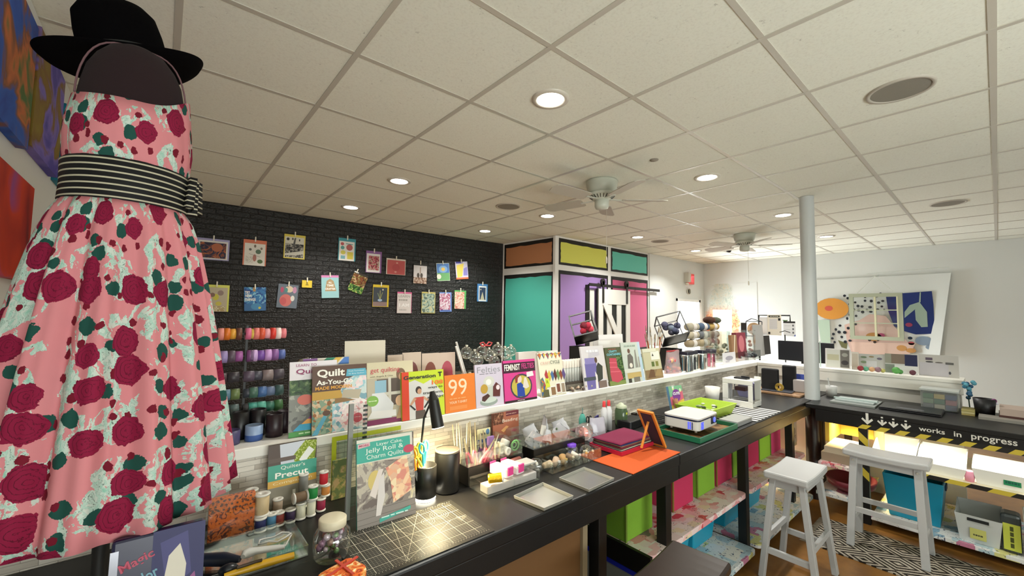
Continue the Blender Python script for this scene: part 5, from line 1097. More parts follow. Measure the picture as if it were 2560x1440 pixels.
wprint('black and white moon phase landscape print in a yellow sleeve', 710, 587, 763, 647, [('r', .05, .04, .94, .9, '#d9d4c2'), ('r', .07, .05, .92, .62, pn('engrave', [(0, '#2c2a28'), (.45, '#5a5650'), (.52, '#b9b4a6'), (.6, '#3a3734')], 26.)), ('p', [(.07, .2), (.6, .3), (.92, .36), (.92, .22), (.5, .14), (.07, .12)], '#cfcabb'), ('d', .18, .8, .07, .06, '#2c2a28'), ('d', .4, .82, .04, .05, '#4a4742'), ('d', .72, .79, .03, .05, '#2c2a28'), ('p', [(.4, .5), (.48, .86), (.56, .88), (.5, .5)], '#55524c')], border='#d9c444')
wprint('print of red, teal and yellow pottery shapes in a teal sleeve', 846, 596, 889, 652, [('r', .05, .0, .93, .86, '#ece8e0'), ('d', .22, .74, .1, .07, '#c4575c'), ('d', .64, .6, .19, .14, '#bc6460'), ('d', .24, .57, .11, .08, '#58a09a'), ('d', .28, .36, .14, .09, '#d9cf5c'), ('r', .52, .08, .86, .4, '#ddcd54'), ('r', .15, .07, .4, .22, '#7fb4bc'), ('l', .42, .76, .84, .74, .04, '#3f8a8c')], border='#3f97a4')
wprint('red floral print on white in a purple sleeve', 915, 628, 954, 682, [('r', .04, .02, .9, .88, '#e8e2e0'), ('r', .16, .12, .84, .78, pn('redflor', [(0, '#4a2a30'), (.4, '#b8505a'), (.5, '#d8a0a0'), (.56, '#7a8a58'), (.62, '#e0c8c0')], 30.))], border='#8f5f9c')
wprint('coral red square print with a small white figure, white border', 966, 647, 1014, 687, [('r', .05, .02, .97, .9, '#c75a58'), ('d', .48, .18, .06, .07, '#dd9a90'), ('d', .55, .74, .05, .05, '#e0a89a'), ('d', .5, .45, .2, .22, '#bd4f50')], border='#ddcfc0')
wprint('white print of a standing animal in brown grass, dark sleeve top', 1034, 658, 1067, 709, [('r', 0, .0, 1, .88, '#e6e0e0'), ('r', 0, 0, 1, .3, pn('grass', [(0, '#8a6a5a'), (.5, '#c4a894'), (.6, '#e0d4c8')], 30.)), ('d', .35, .4, .1, .12, '#5a5048'), ('d', .6, .4, .1, .12, '#5a5048'), ('l', .5, .5, .5, .8, .06, '#a89080')], border='#2a2a28')
wprint('blue and green print with a sunburst, slightly turned', 1090, 656, 1126, 704, [('r', 0, 0, 1, 1, '#cfd4c4'), ('r', .02, .45, .98, .97, '#4a78b8'), ('d', .5, .66, .34, .2, '#7fa8d0'), ('d', .5, .66, .15, .1, '#dcb860'), ('r', .02, .02, .98, .45, '#68a468'), ('d', .15, .25, .17, .14, '#e4e0d0')], rot=.10, border='#cfd4c4')
wprint('yellow and violet patterned print, slightly turned', 1137, 652, 1172, 700, [('r', 0, 0, 1, 1, '#c9c4d8'), ('p', [(.1, .1), (.5, .15), (.7, .9), (.1, .8)], '#ddc860'), ('p', [(.6, .2), (.95, .2), (.95, .7), (.65, .6)], '#8a84c4'), ('r', 0, 0, 1, .1, '#c8704a'), ('r', .05, .9, .6, 1, '#4a4a9a')], rot=.12, border='#c9c4d8')
wprint('small night-scene print in a blue sleeve, the last beside the painted bay', 1193, 710, 1219, 754, [('r', .14, .02, .88, .88, '#dde0e0'), ('r', .22, .1, .8, .8, '#2f3f5c'), ('p', [(.3, .1), (.5, .55), (.7, .1)], '#b8b49a'), ('d', .34, .68, .05, .04, '#dcd8b0')], border='#4a80b8')
wprint('glossy yellow sleeved print of yellow flowers, left end of the lower row', 508, 712, 573, 779, [('r', .03, .0, .93, .9, '#c4b89c'), ('d', .48, .54, .12, .12, '#d4cc4a'), ('d', .6, .3, .12, .08, '#d4c858'), ('d', .35, .62, .1, .08, '#8a6a58'), ('d', .66, .7, .12, .1, '#9a8478'), ('r', .1, .02, .86, .2, pn('tanleaf', [(0, '#b8a070'), (.5, '#e0d8b8'), (.6, '#a89860')], 24.))], border='#d8d84c')
wprint('blue print lettered TRY NEW THINGS', 609, 717, 667, 778, [('r', 0, 0, 1, 1, pn('bluewater', [(0, '#2a4a88'), (.42, '#3f7ab0'), (.52, '#8fc8d8'), (.6, '#4a5aa0'), (.7, '#6aa8c8')], 10., 2.)), ('r', .0, .0, 1, .3, '#3a6a9c'), ('d', .55, .18, .25, .14, '#4a8ab4'), ('d', .7, .12, .06, .05, '#d0c850'), ('r', .4, .82, .52, 1, '#c49a58'), ('t', 'TRY', .15, .78, .24, .12, '#ecebe4', .04), ('t', 'NEW', .2, .64, .3, .12, '#ecebe4', .04), ('t', 'THINGS', .27, .48, .5, .12, '#ecebe4', .04)], rot=.05, border='#3f6aa0')
wprint('pink and grey collage print in a clear sleeve', 692, 710, 746, 771, [('r', 0, 0, 1, 1, '#6a7480'), ('d', .42, .32, .3, .26, '#d0706a'), ('d', .3, .28, .16, .16, '#c45a5c'), ('d', .55, .8, .2, .14, '#d8c4a8'), ('d', .2, .76, .08, .12, '#b84a6a'), ('d', .82, .78, .1, .14, '#c08aa8'), ('d', .75, .42, .1, .12, '#e0dcd4'), ('d', .4, .75, .08, .1, '#4a8a84')], rot=-.05, border='#6a7480')
wprint('tiny yellow tag card in the middle of the wall', 755, 701, 780, 719, [('r', 0, 0, 1, 1, '#e8c93a'), ('p', [(.35, .3), (.5, .8), (.68, .3)], '#a08a28')], border='#e8c93a', cat='card')
wprint('pink and aqua print with three lines of white lettering', 802, 687, 849, 746, [('r', 0, 0, 1, 1, '#9ac8cc'), ('r', 0, .9, 1, 1, '#d488b8'), ('p', [(.2, .3), (.85, .3), (.7, .75), (.5, .85), (.3, .75)], '#b0946c'), ('t', 'ALL', .5, .68, .2, .08, '#f0ece4', .04), ('t', 'TIME', .5, .55, .4, .09, '#f0ece4', .04), ('t', 'CRAFTER', .5, .40, .6, .09, '#f0ece4', .04)], rot=.06, border='#c49ac8')
wprint('garden photograph print hanging askew on two clothespins', 868, 676, 922, 738, [('r', 0, 0, 1, 1, '#3a3026'), ('r', 0, .35, 1, .9, pn('garden', [(0, '#3c2a1c'), (.4, '#8a4a30'), (.48, '#6a6a30'), (.55, '#d8b08a'), (.62, '#4a3a20')], 22.)), ('r', 0, 0, 1, .35, pn('garden2', [(0, '#24401c'), (.45, '#4a7a38'), (.55, '#8aa848'), (.62, '#c8b880')], 26.)), ('r', .0, .94, .3, 1, '#e0e0e0')], rot=-.34, border='#3a3026', clip=-.35)
wprint('dark plant print in a yellow sleeve', 932, 712, 972, 767, [('r', .02, .02, .9, .88, '#3a4048'), ('r', .02, .02, .9, .22, '#8a7470'), ('d', .45, .3, .14, .06, '#9ab0c8'), ('l', .45, .32, .3, .62, .03, '#8a9a6a'), ('l', .45, .32, .6, .66, .03, '#9aa05a'), ('l', .45, .32, .45, .74, .03, '#b0a468'), ('d', .62, .78, .04, .04, '#d8d4b0')], border='#d8bc34')
wprint('white lettering print with big pale letters under a pink strip', 993, 730, 1029, 783, [('r', 0, 0, .97, .92, '#d8d0cc'), ('t', 'LEARN', .48, .80, .8, .12, '#a8a29c', .03), ('t', '~', .4, .62, .6, .12, '#a8a29c', .03), ('t', 'I AM', .48, .38, .7, .16, '#f0ecea', .04), ('t', '~', .4, .16, .5, .1, '#b4aeaa', .02)], border='#d86a98')
wprint('pale olive and teal sketch print', 1054, 730, 1088, 783, [('r', .03, .03, .95, .93, pn('olivesk', [(0, '#5a6a60'), (.42, '#9ab0a4'), (.52, '#c4c4a0'), (.62, '#b8a878'), (.7, '#d8d4c4')], 14., 2.))], border='#c0b46a')
wprint('pink ribbon pattern print in a blue sleeve', 1098, 730, 1130, 780, [('r', .0, .08, .9, .94, pn('pinkrib', [(0, '#9a5a78'), (.44, '#c88a9c'), (.5, '#dcd8e0'), (.6, '#d0cdd8'), (.68, '#c08a9a')], 16., 3.)), ('r', .1, .06, .86, .1, '#3a4a90')], rot=.04, border='#6a88c8')
wprint('peach flower sketch print in a green sleeve', 1136, 726, 1165, 772, [('r', .03, .0, .85, .92, pn('peachfl', [(0, '#c07a68'), (.42, '#dca898'), (.5, '#e4d0c0'), (.62, '#e8dccc'), (.7, '#c8988a')], 16., 3.))], border='#5aa45c')

# ============================================================= things standing on the shelf
ORD = ['first', 'second', 'third', 'fourth', 'fifth', 'sixth', 'seventh', 'eighth', 'ninth', 'tenth', 'eleventh', 'twelfth', 'thirteenth', 'fourteenth', 'fifteenth']
RZ = 1.109
rk = thing('ribbon_rack', 'black metal ribbon rack with one centre post standing on the shelf by the dress', 'rack', (.268, 1.985, RZ))
MB().box(-.15, .15, -.05, .05, 0, .008, bk).build('base', rk)
MB().box(-.005, .005, -.005, .005, .008, .43, mat('#0c0b0b', .5)).build('post', rk, bevel=.001)
rows = [(.395, 'top', ['#8a4a4a', '#8c5458', '#e08a7c', '#d8701e', '#e0a03a', '#6a4030', '#d86a8c', '#e8d060', '#e27a70', '#d8583a', '#e8a0a8', '#d8382c', '#f0d8d0', '#e07a80']),
        (.305, 'second', ['#6a4a58', '#705068', '#9a88b8', '#5a4a58', '#a05a98', '#7a4878', '#c4a0d0', '#7a50a0', '#c898d0', '#8a5a98', '#5a6aa8']),
        (.222, 'third', ['#4a3438', '#503c40', '#3a3438', '#584a58', '#44424c', '#8a7a78', '#5c545c']),
        (.155, 'fourth', ['#3a4658', '#4a5a6a', '#5a7a8c', '#6a7a4a', '#3c4048', '#4a6a5a', '#4a6a9a', '#7888a8', '#4c6a68']),
        (.092, 'fifth', ['#3c8a4a', '#48a068', '#4a5a58', '#5a6a68', '#4a4a4c', '#4a9a8a', '#6ac0a8', '#48806c', '#4a7a48'])]
CN = {'8': 'dusky', 'e': 'coral', 'd': 'bright', '6': 'muted', '7': 'purple', '5': 'dark', '9': 'lilac', 'a': 'orchid', 'c': 'pale', '4': 'deep', '3': 'dim', 'f': 'cream', 'b': 'tan'}
for zz, rn, cols in rows:
    mb = MB(); mb.cyl((-.14, 0, zz), (.14, 0, zz), .004, .004, bk, 8); mb.build('bar', rk)
    n_ = len(cols); L = .28
    for k, c in enumerate(cols):
        x = -.138 + L * k / n_; wd = L / n_ * .94
        if abs(x + wd / 2) < .012: x += .012
        r_ = .024 - (.003 if k % 3 == 1 else 0) - (.002 if rn in ('third', 'fourth') else 0)
        mb = MB(); mb.lathe([(.008, 0), (r_, 0), (r_, wd), (.008, wd), (.008, 0)], mat(c, .45), 20)
        mb.build('ribbon_roll', None, (.268 + x, 1.985, RZ + zz), (0, PI / 2, 0), label=f'ribbon roll, {ORD[k]} from the left in the {rn} row of the ribbon rack', cat='ribbon roll', group='ribbon rolls on the black rack')
for k, (x, y, h, c, cn) in enumerate([(.215, 1.84, .05, '#4a4468', 'plum'), (.29, 1.85, .055, '#3a5a9a', 'blue'), (.36, 1.86, .085, '#2a1c20', 'dark brown'), (.405, 1.90, .085, '#2a1626', 'dark wine'), (.25, 1.90, .10, '#141214', 'black'), (.31, 1.915, .10, '#100f12', 'second black')]):
    mb = MB(); mb.lathe([(0, 0), (.03, 0), (.03, h * .4)], mat(c, .35), 24); mb.lathe([(.03, h * .4), (.03, h), (.026, h + .001), (.026, h - .004), (0, h - .004)], mat('#8fa4c4' if cn == 'blue' else c, .4), 24)
    mb.build('wide_ribbon_spool', None, (x, y, RZ), label=f'{cn} wide ribbon spool standing on the shelf below the ribbon rack', cat='ribbon spool', group='wide ribbon spools below the rack')
# blank cards, card box, glass jar, greeting cards
def standing_card(lb, x0, y0, x1, y1, ypl, items, th=.002, col='#e0d8c8', name='card', cat='card', lean=.06, z=RZ, grp=None, yaw=0.):
    p0 = Py(x0, (y0 + y1) / 2, ypl); p1 = Py(x1, (y0 + y1) / 2, ypl); w = p1.x - p0.x; base = Vector((p0.x, ypl, z)); h = fit_h(base, y0, lean)
    t = thing(name, lb, cat, base, Matrix.Rotation(yaw, 3, 'Z') @ Matrix.Rotation(-lean, 3, 'X'), grp); MB().box(0, w, 0, th, 0, h, mat(col, .6)).build('board', t)
    if items: mb = MB(); mb.T = face_T(depth=0); art(mb, w, h, items); mb.build('print', t)
    return t
standing_card('blank cream card standing tall behind the quilting books', 865, 853, 967, 905, 1.97, [], col='#cfc6b4')
gj = Py(768, 895, 1.93); t = thing('glass_jar', 'round clear glass jar behind the first quilting books', 'jar', (gj.x, 1.93, RZ))
MB().lathe([(0, 0), (.03, 0), (.045, .02), (.05, .2), (.045, .26), (.03, .285), (.0, .292)], clear(), 28).build('glass', t)
standing_card('colourful striped card peeping over the Quilt-As-You-Go book', 760, 898, 875, 925, 1.83, [('r', 0, .93, .3, 1, '#8a5a9a'), ('p', [(.3, .9), (.5, 1), (.7, 1), (.5, .9)], '#2f8a6a'), ('p', [(.55, .9), (.7, 1), (.85, 1), (.7, .9)], '#d8b040'), ('p', [(.75, .9), (.9, 1), (1, 1), (1, .9)], '#4a7ac0')])
cd_ = '#c4b0a0'
for k, (x0, x1, y0, c, nm_) in enumerate([(972, 1012, 888, '#6a2c3c', 'with a dark band'), (1009, 1056, 882, '#7a4848', 'with a brown vase silhouette'), (1058, 1100, 884, '#7c4438', 'with a rust hill silhouette'), (1100, 1141, 882, '#a84a58', 'with a rose round silhouette')]):
    standing_card(f'tan folded card {nm_} behind the orange and green books', x0, y0, x1, 935, 1.93, [('d', .5, .62, .34, .22, c), ('r', .35, .3, .65, .6, c) if k == 1 else ('d', .5, .5, .4, .16, c)], col=cd_, grp='tan silhouette cards behind the books')
# clear ornaments
def orn(lb, px, py, y, r):
    p = Py(px, py, y); t = thing('clear_ornament', lb, 'ornament', (p.x, p.y, p.z), 0, 'clear plastic ball ornaments on the shelf')
    mb = MB(); mb.ball((0, 0, 0), r, clear(amt=.7), 18); mb.build('ball', t)
    MB().lathe([(.008, r * .96), (.009, r + .008), (0, r + .009)], mat('#c9c4b0', .25, .8), 10).build('cap', t)
op = [(1166, 882, 1.96, .036), (1186, 892, 1.93, .034), (1205, 880, 1.98, .038), (1222, 888, 1.93, .036), (1244, 874, 1.97, .036), (1262, 884, 1.93, .036), (1277, 878, 1.98, .034), (1195, 902, 1.90, .032), (1235, 903, 1.90, .034), (1270, 902, 1.90, .03)]
zb = RZ
bx = thing('clear_bin', 'clear plastic bin holding the clear ball ornaments behind the Felties book', 'bin', (1.29, 1.88, RZ))
MB().box(0, .38, 0, .004, 0, .16, clear()).box(0, .38, .13, .134, 0, .16, clear()).box(0, .004, 0, .13, 0, .16, clear()).box(.376, .38, 0, .13, 0, .16, clear()).box(0, .38, 0, .134, 0, .004, clear()).build('wall_panels', bx)
mb = MB(); r_ = random.Random(2)
for k in range(60): mb.ball((r_.uniform(.02, .36), r_.uniform(.02, .11), r_.uniform(.02, .15)), r_.uniform(.008, .018), mat(r_.choice(['#b8b0a0', '#8a7a6c', '#d8d2c4', '#a89a8a', '#9a5a60', '#7a8a5a']), .2, .2), 7)
tag(mb.build('craft_bits', None, (1.29, 1.88, RZ + .002), label='jumble of tiny craft bits filling the clear bin under the ornaments', cat='craft bits', kind='stuff'))
for k, a in enumerate(op): orn(f'clear ball ornament, {ORD[k]} in the heap behind the Felties books counting from the left' if k < 7 else f'clear ball ornament low at the front of the heap, {ORD[k-7]} from the left', *a)
rb = Py(1215, 864, 1.95); mb = MB()
for s_ in (-1, 1): mb.tube([(0, 0, 0), (.02 * s_, 0, .02), (.045 * s_, 0, .015), (.03 * s_, 0, -.002), (0, 0, 0)], .004, '#c04040', 6)
mb.build('ribbon_bow', None, rb, label='small red ribbon bow lying on top of the clear ornaments', cat='bow')
mk = thing('marker_pair', 'white capped paint pens crossing behind the orange 99 book', 'pens', (1.22, 1.86, RZ)); p0_ = Py(1140, 866, 1.86) - Vector((1.22, 1.86, RZ)); p1_ = Py(1168, 915, 1.86) - Vector((1.22, 1.86, RZ))
mb = MB(); mb.cyl(p0_, p1_ + Vector((0, 0, -.1)), .006, .006, '#e4e0da', 12); mb.build('pen', mk); mb = MB(); mb.cyl(p0_ + Vector((.02, .03, .02)), p1_ + Vector((.03, .03, -.1)), .006, .006, '#cfcac2', 12); mb.build('pen', mk)
# boxes of paper pads behind magenta book
standing_card('white paper pad behind the magenta felties book', 1300, 881, 1345, 905, 1.95, [], th=.03, col='#ddd6d0', name='paper_pad', cat='paper pad')
standing_card('second white paper pad behind the CRAFT CYCLE book', 1352, 879, 1398, 905, 1.97, [], th=.03, col='#e2dcd2', name='paper_pad', cat='paper pad')
# paint pen rows (white tubes with caps)
x0_ = Py(1404, 950, 1.86).x
pm = None
for r0 in range(2):
    for k in range(8):
        x = x0_ + .004 + .027 * k; y = 1.84 + .035 * r0
        if pm is None:
            pm = thing('paint_bottle', '', 'bottle', (x, y, RZ + .055)); MB().lathe([(0, 0), (.0115, 0), (.0115, .085), (.009, .09)], mat('#c9cbc4', .35), 14).build('bottle_body', pm); MB().lathe([(.012, .09), (.012, .135), (.009, .14), (0, .14)], mat('#e0d8cc', .4), 14).build('cap', pm); o = pm
        else: o = dup(pm, (x, y, RZ + .055))
        o['label'] = f'slim white bottle, {ORD[k]} from left, {"front" if r0 == 0 else "back"} row by CRAFT CYCLE book'; o['group'] = 'slim white bottles beside the CRAFT CYCLE book'
MB().box(0, .23, 0, .085, 0, .054, mat('#4a423a', .5)).box(.001, .229, -.004, 0, .01, .04, mat('#7a7468', .4)).build('bottle_rack', None, (x0_ - .006, 1.815, RZ), label='dark low rack holding the slim white bottles', cat='rack')
mb = MB(); r_ = random.Random(8)
for k in range(30): mb.ball((r_.uniform(0, .2), r_.uniform(0, .03), r_.uniform(.008, .028)), r_.uniform(.006, .011), mat(r_.choice(['#b8ae9c', '#7a6a5a', '#d8d4c8', '#5a4a44', '#c4a890']), .3, .3), 7)
tag(mb.build('craft_bits', None, (x0_, 1.77, RZ), label='loose beads and charms on the shelf edge beside the CRAFT CYCLE book', cat='craft bits', kind='stuff'))
standing_card('white folded card standing high behind the magazine and the crafty book', 1488, 838, 1567, 872, 1.98, [], col='#dedad8', yaw=.05)
standing_card('white envelope leaning before the tall folded card', 1500, 852, 1545, 872, 1.93, [], col='#e6e2de')
# brush cup
bc = Py(1634, 872, 1.93); t = thing('brush_cup', 'pale cup full of paint brushes behind the beige book', 'cup', (bc.x, 1.93, RZ)); MB().lathe([(0, 0), (.04, 0), (.045, .24), (.042, .24), (.038, .01), (0, .01)], mat('#b9c4bc', .4), 24).build('cup_body', t)
r_ = random.Random(4)
for k in range(12):
    a = 2 * PI * k / 12; d = Vector((math.cos(a) * .09 + (.05 if k < 4 else 0), math.sin(a) * .03, r_.uniform(.30, .40))); br_ = thing('paint_brush', f'paint brush standing in the pale cup, {ORD[k]} round the cup counting from the right', 'paint brush', (bc.x + .02 * math.cos(a), 1.93 + .02 * math.sin(a), RZ + .02), 0, 'paint brushes in the pale cup')
    c = r_.choice(['#8a3a2a', '#a8582c', '#c9b8a0', '#6a4a34', '#d8d0c4', '#7a2c20']); MB().tube([(0, 0, 0), tuple(d * .78)], .0045, mat(c, .35), 8).build('handle', br_); MB().tube([tuple(d * .78), tuple(d * .88)], .005, mat('#c4c0b4', .25, .8), 8).build('ferrule', br_); MB().tube([tuple(d * .88), tuple(d)], [.006, .002], mat('#8f7f68', .8), 8).build('bristles', br_)
# wire cube baskets with balls
def wire_cube(lb, px0, py0, px1, py1, y, cols, bx_lb, ball_lb):
    p = Py((px0 + px1) / 2, (py0 + py1) / 2, y); s_ = (Py(px1, py0, y).x - Py(px0, py0, y).x) * .31
    R = Matrix.Rotation(.62, 3, 'Z') @ Matrix.Rotation(.42, 3, 'Y') @ Matrix.Rotation(-.3, 3, 'X'); t = thing('wire_cube_basket', lb, 'basket', p, R, 'tilted black wire cube baskets'); c8 = [Vector((a, b_, c)) * s_ for a in (-1, 1) for b_ in (-1, 1) for c in (-1, 1)]
    mb = MB()
    for i in range(8):
        for j in range(i + 1, 8):
            if sum(abs(c8[i][k] - c8[j][k]) > 1e-6 for k in range(3)) == 1: mb.beam(c8[i], c8[j], .009, .009, bk)
    mb.build('wire_frame', t)
    mb = MB(); mb.box(-s_, s_, -s_, s_, -s_, -s_ + .004, bk); mb.build('solid_base', t)
    r_ = random.Random(int(px0)); k = 0
    for a in range(9):
        q_ = R @ Vector((r_.uniform(.0, .7), r_.uniform(-.8, .4), r_.uniform(-.3, .6))) * s_; 
        MB().ball((0, 0, 0), s_ * .3, mat(cols[a % len(cols)], .85, bump=.4, bscale=120), 12).build('yarn_ball', None, p + q_, label=f'{ball_lb}, {ORD[a]} of the pile in the tilted wire cube', cat='yarn ball', group=ball_lb)
    b0 = Py(px0 + 4, py1 + 4, y); h = p.z - s_ * 1.62 - RZ
    MB().box(0, s_ * 1.5, 0, s_ * 1.5, 0, .004, bk).box(0, .006, 0, s_ * 1.5, 0, h, bk).box(s_ * 1.5 - .006, s_ * 1.5, 0, s_ * 1.5, 0, h, bk).box(0, s_ * 1.5, 0, .006, h * .35, h, bk).box(0, s_ * 1.5, s_ * 1.5 - .006, s_ * 1.5, 0, h, bk).build('display_stand', None, (p.x - s_, p.y - s_ * .7, RZ), label=bx_lb, cat='stand')
wire_cube('tilted black wire cube with red yarn balls before the purple panel', 1430, 790, 1488, 850, 1.98, ['#c8324a', '#b82c44', '#8a2c3c', '#d8485c'], 'black open stand box under the wire cube with red balls', 'red yarn ball')
wire_cube('tilted black wire cube with grey-blue yarn balls left of the bright doorway', 1654, 796, 1702, 850, 1.98, ['#4a4a62', '#5a5a6c', '#3c4058', '#6a7484'], 'black open stand box under the wire cube with grey balls', 'grey-blue yarn ball')
# zipped clear bag of notions
bg = Py(1682, 915, 1.86); t = thing('notions_bag', 'crumpled clear zip bag of colourful notions right of the beige book', 'bag', (bg.x, 1.86, RZ))
mb = MB(); V = []; F = []; r_ = random.Random(9)
for j in range(7):
    for i in range(16):
        a = 2 * PI * i / 16; w = .12 * (1 - .12 * (j / 6) ** 2) + r_.uniform(-.008, .008); V.append((w * math.cos(a), .045 * (1 - .8 * j / 6) * math.sin(a) + r_.uniform(-.005, .005), .19 * j / 6 + (.01 * math.sin(i) if j == 6 else 0)))
for j in range(6):
    for i in range(16): F.append((j * 16 + i, j * 16 + (i + 1) % 16, (j + 1) * 16 + (i + 1) % 16, (j + 1) * 16 + i))
mb.add(V, F, clear('#f0dcdc', .8, .12), True); mb.build('bag_film', t)
mb = MB()
for k in range(36): mb.ball((r_.uniform(-.08, .08), r_.uniform(-.02, .02), r_.uniform(.015, .13)), r_.uniform(.010, .018), mat(r_.choice(['#d0806a', '#6a9a5a', '#8a5a8a', '#c4505a', '#5a7a9a', '#d8b080', '#3f6a4a']), .5), 7)
mb.build('contents', t)
MB().box(-.10, .10, -.003, .003, .185, .197, mat('#b8484c', .4)).build('zip_strip', t)
# jars of markers with black lids
for k, (px, lb) in enumerate([(1716, 'left'), (1734, 'middle'), (1753, 'right')]):
    p = Py(px, 925, 1.83); t = thing('marker_jar', f'square black-lidded marker jar, {lb} of the three by the zip bag', 'jar', (p.x, 1.83 + .02 * (k % 2), RZ), 0, 'black-lidded jars of markers')
    MB().rbox(-.05, .05, -.04, .04, 0, .15, .012, clear()).build('jar_body', t); MB().rbox(-.053, .053, -.043, .043, .15, .178, .014, mat('#1c1c2c', .4)).build('lid', t)
    mb = MB(); r_ = random.Random(k)
    for i in range(14): mb.cyl((-.04 + .0125 * (i % 7), -.02 + .035 * (i // 7), .004), (-.04 + .0125 * (i % 7), -.02 + .035 * (i // 7), r_.uniform(.11, .14)), .005, .005, mat(r_.choice(['#2c2c34', '#c8c8c0', '#4a7a8a', '#2c2c34', '#d8b8a0', '#3a5a48']), .4), 8)
    mb.build('markers', t)
t = thing('marker_jar', 'jar of pink and red pens right of the three square marker jars', 'jar', (Py(1778, 920, 1.86).x, 1.86, RZ)); MB().lathe([(0, 0), (.045, 0), (.045, .14), (.04, .15)], clear(), 24).build('jar_body', t); MB().lathe([(.048, .14), (.048, .175), (0, .176)], mat('#241f2c', .5, bump=.5, bscale=80), 20).build('lid', t)
mb = MB()
for i in range(10): mb.cyl((.03 * math.cos(i), .03 * math.sin(i), .004), (.03 * math.cos(i), .03 * math.sin(i), .13), .007, .007, mat(['#c84a70', '#e08aa0', '#8a2c4c'][i % 3], .5), 8)
mb.build('pens', t)
# yarn skein pile on a clear stand
yb = Py(1724, 872, 2.30)
MB().box(0, .85, 0, .30, 0, .012, clear(amt=.6)).box(0, .01, 0, .3, -.10, 0, clear()).box(.84, .85, 0, .3, -.10, 0, clear()).build('clear_riser', None, (yb.x - .02, 2.20, yb.z - .01), label='clear riser under the pile of yarn skeins', cat='riser')
MB().box(0, .95, 0, .40, 0, yb.z - .115, mat('#cfcac0', .6)).build('display_table', None, (yb.x - .06, 2.165, 0), label='white display table behind the shelf under the yarn', cat='table')
yc = [('#a8a08c', 'light grey'), ('#4a5a70', 'slate blue'), ('#b89858', 'mustard'), ('#b0a48c', 'oatmeal'), ('#6a6c70', 'charcoal'), ('#8a7a62', 'taupe'), ('#9a8a70', 'beige'), ('#a89878', 'sand'), ('#7a4a48', 'russet')]
for k, (c, cn) in enumerate(yc):
    row = 2 - k // 3; col = k % 3; wd = .27; x = yb.x + .14 + col * .272; z = yb.z + .055 + row * .097
    t = thing('yarn_skein', f'{cn} yarn skein, {["left", "middle", "right"][col]} of the {["bottom", "middle", "top"][row]} layer of the pile', 'yarn skein', (x, 2.34, z), 0, 'yarn skeins piled by the doorway')
    mb = MB(); mb.T = Matrix.Rotation(PI / 2, 4, 'Y'); mb.lathe([(0, -.132), (.03, -.130), (.043, -.11), (.047, -.05), (.048, .05), (.043, .11), (.03, .130), (0, .132)], mat(c, .95, bump=.8, bscale=60), 20); mb.build('wound_yarn', t)
    mb = MB(); mb.T = Matrix.Rotation(PI / 2, 4, 'Y'); mb.lathe([(.049, -.04), (.0495, .0), (.049, .04)], mat('#d4ccc4', .5), 20); mb.build('paper_band', t)
for px, py, c, cn, r_ in ((1780, 803, '#4a2c1c', 'dark brown', .075), (1812, 838, '#4a5040', 'olive', .07)): p = Vector((yb.x + (.60 if r_ > .072 else .77), 2.34, yb.z + .055 + .194 + .048 + r_ * .6 - .012)); MB().ball((0, 0, 0), r_, mat(c, .95, bump=.6, bscale=80), 18, sz=.6).build('yarn_ball', None, (p.x, 2.34, p.z), label=f'{cn} ball of yarn on top of the skein pile', cat='yarn ball')
# cluster at the far end of the shelf
def clear_box(lb, px0, px1, pyt, y, cols, d=.12, seed=1, nm='clear_canister'):
    a = Py(px0, 900, y).x; b_ = Py(px1, 900, y).x; base = Vector(((a + b_) / 2, y, RZ)); h = fit_h(base, pyt, 0.); t = thing(nm, lb, 'canister', (a, y, RZ)); w = b_ - a
    MB().box(0, w, 0, .003, 0, h, clear()).box(0, w, d - .003, d, 0, h, clear()).box(0, .003, 0, d, 0, h, clear()).box(w - .003, w, 0, d, 0, h, clear()).box(0, w, 0, d, 0, .004, clear(amt=.6)).build('acrylic_walls', t)
    mb = MB(); r_ = random.Random(seed)
    for k in range(26): mb.ball((r_.uniform(.03, w - .03), r_.uniform(.025, d - .025), r_.uniform(.02, h * .6)), r_.uniform(.012, .026), mat(r_.choice(cols), .5), 7)
    mb.build('contents', t)
clear_box('clear acrylic canister of olive and cream tubes at the far end of the shelf', 1788, 1832, 828, 1.99, ['#9aa090', '#c8c4a0', '#8a9a88', '#b8b4a4'], seed=3)
clear_box('clear canister with yellow and teal oddments right of the white photo card', 1840, 1868, 880, 1.90, ['#c8b850', '#5a8a88', '#7a7a78', '#b0a898'], seed=4)
clear_box('tall clear canister of dark red oddments at the far end of the shelf', 1860, 1890, 826, 1.99, ['#7a2c38', '#a04a50', '#5a2028', '#c88a80'], seed=5)
clear_box('short clear canister of grey oddments before the black panel', 1872, 1902, 876, 1.88, ['#5a5c60', '#8a8c90', '#7a3c40', '#3c3e44'], seed=6)
standing_card('white card with a grey photo standing before the canisters', 1808, 883, 1840, 925, 1.86, [('d', .5, .5, .3, .2, '#9a96a0'), ('r', .2, .15, .5, .3, '#b8b4bc')], col='#d8d6d8')
standing_card('tan paint-stick bundle card in the cluster of canisters', 1832, 838, 1846, 925, 1.90, [('l', .2, 0, .7, 1, .15, '#d8ccb0')], col='#8f6a48', th=.03)
standing_card('folded maroon print bag among the far canisters', 1845, 832, 1868, 925, 1.93, [('d', .5, .6, .3, .3, '#b86a70')], col='#7a2838', th=.05)
standing_card('grey translucent sheet standing in front of the black panel', 1888, 812, 1912, 910, 2.0, [], col='#9a9894', th=.01)
standing_card('black upright panel at the far end of the shelf', 1902, 840, 1927, 900, 2.04, [], col='#15120f', th=.04)
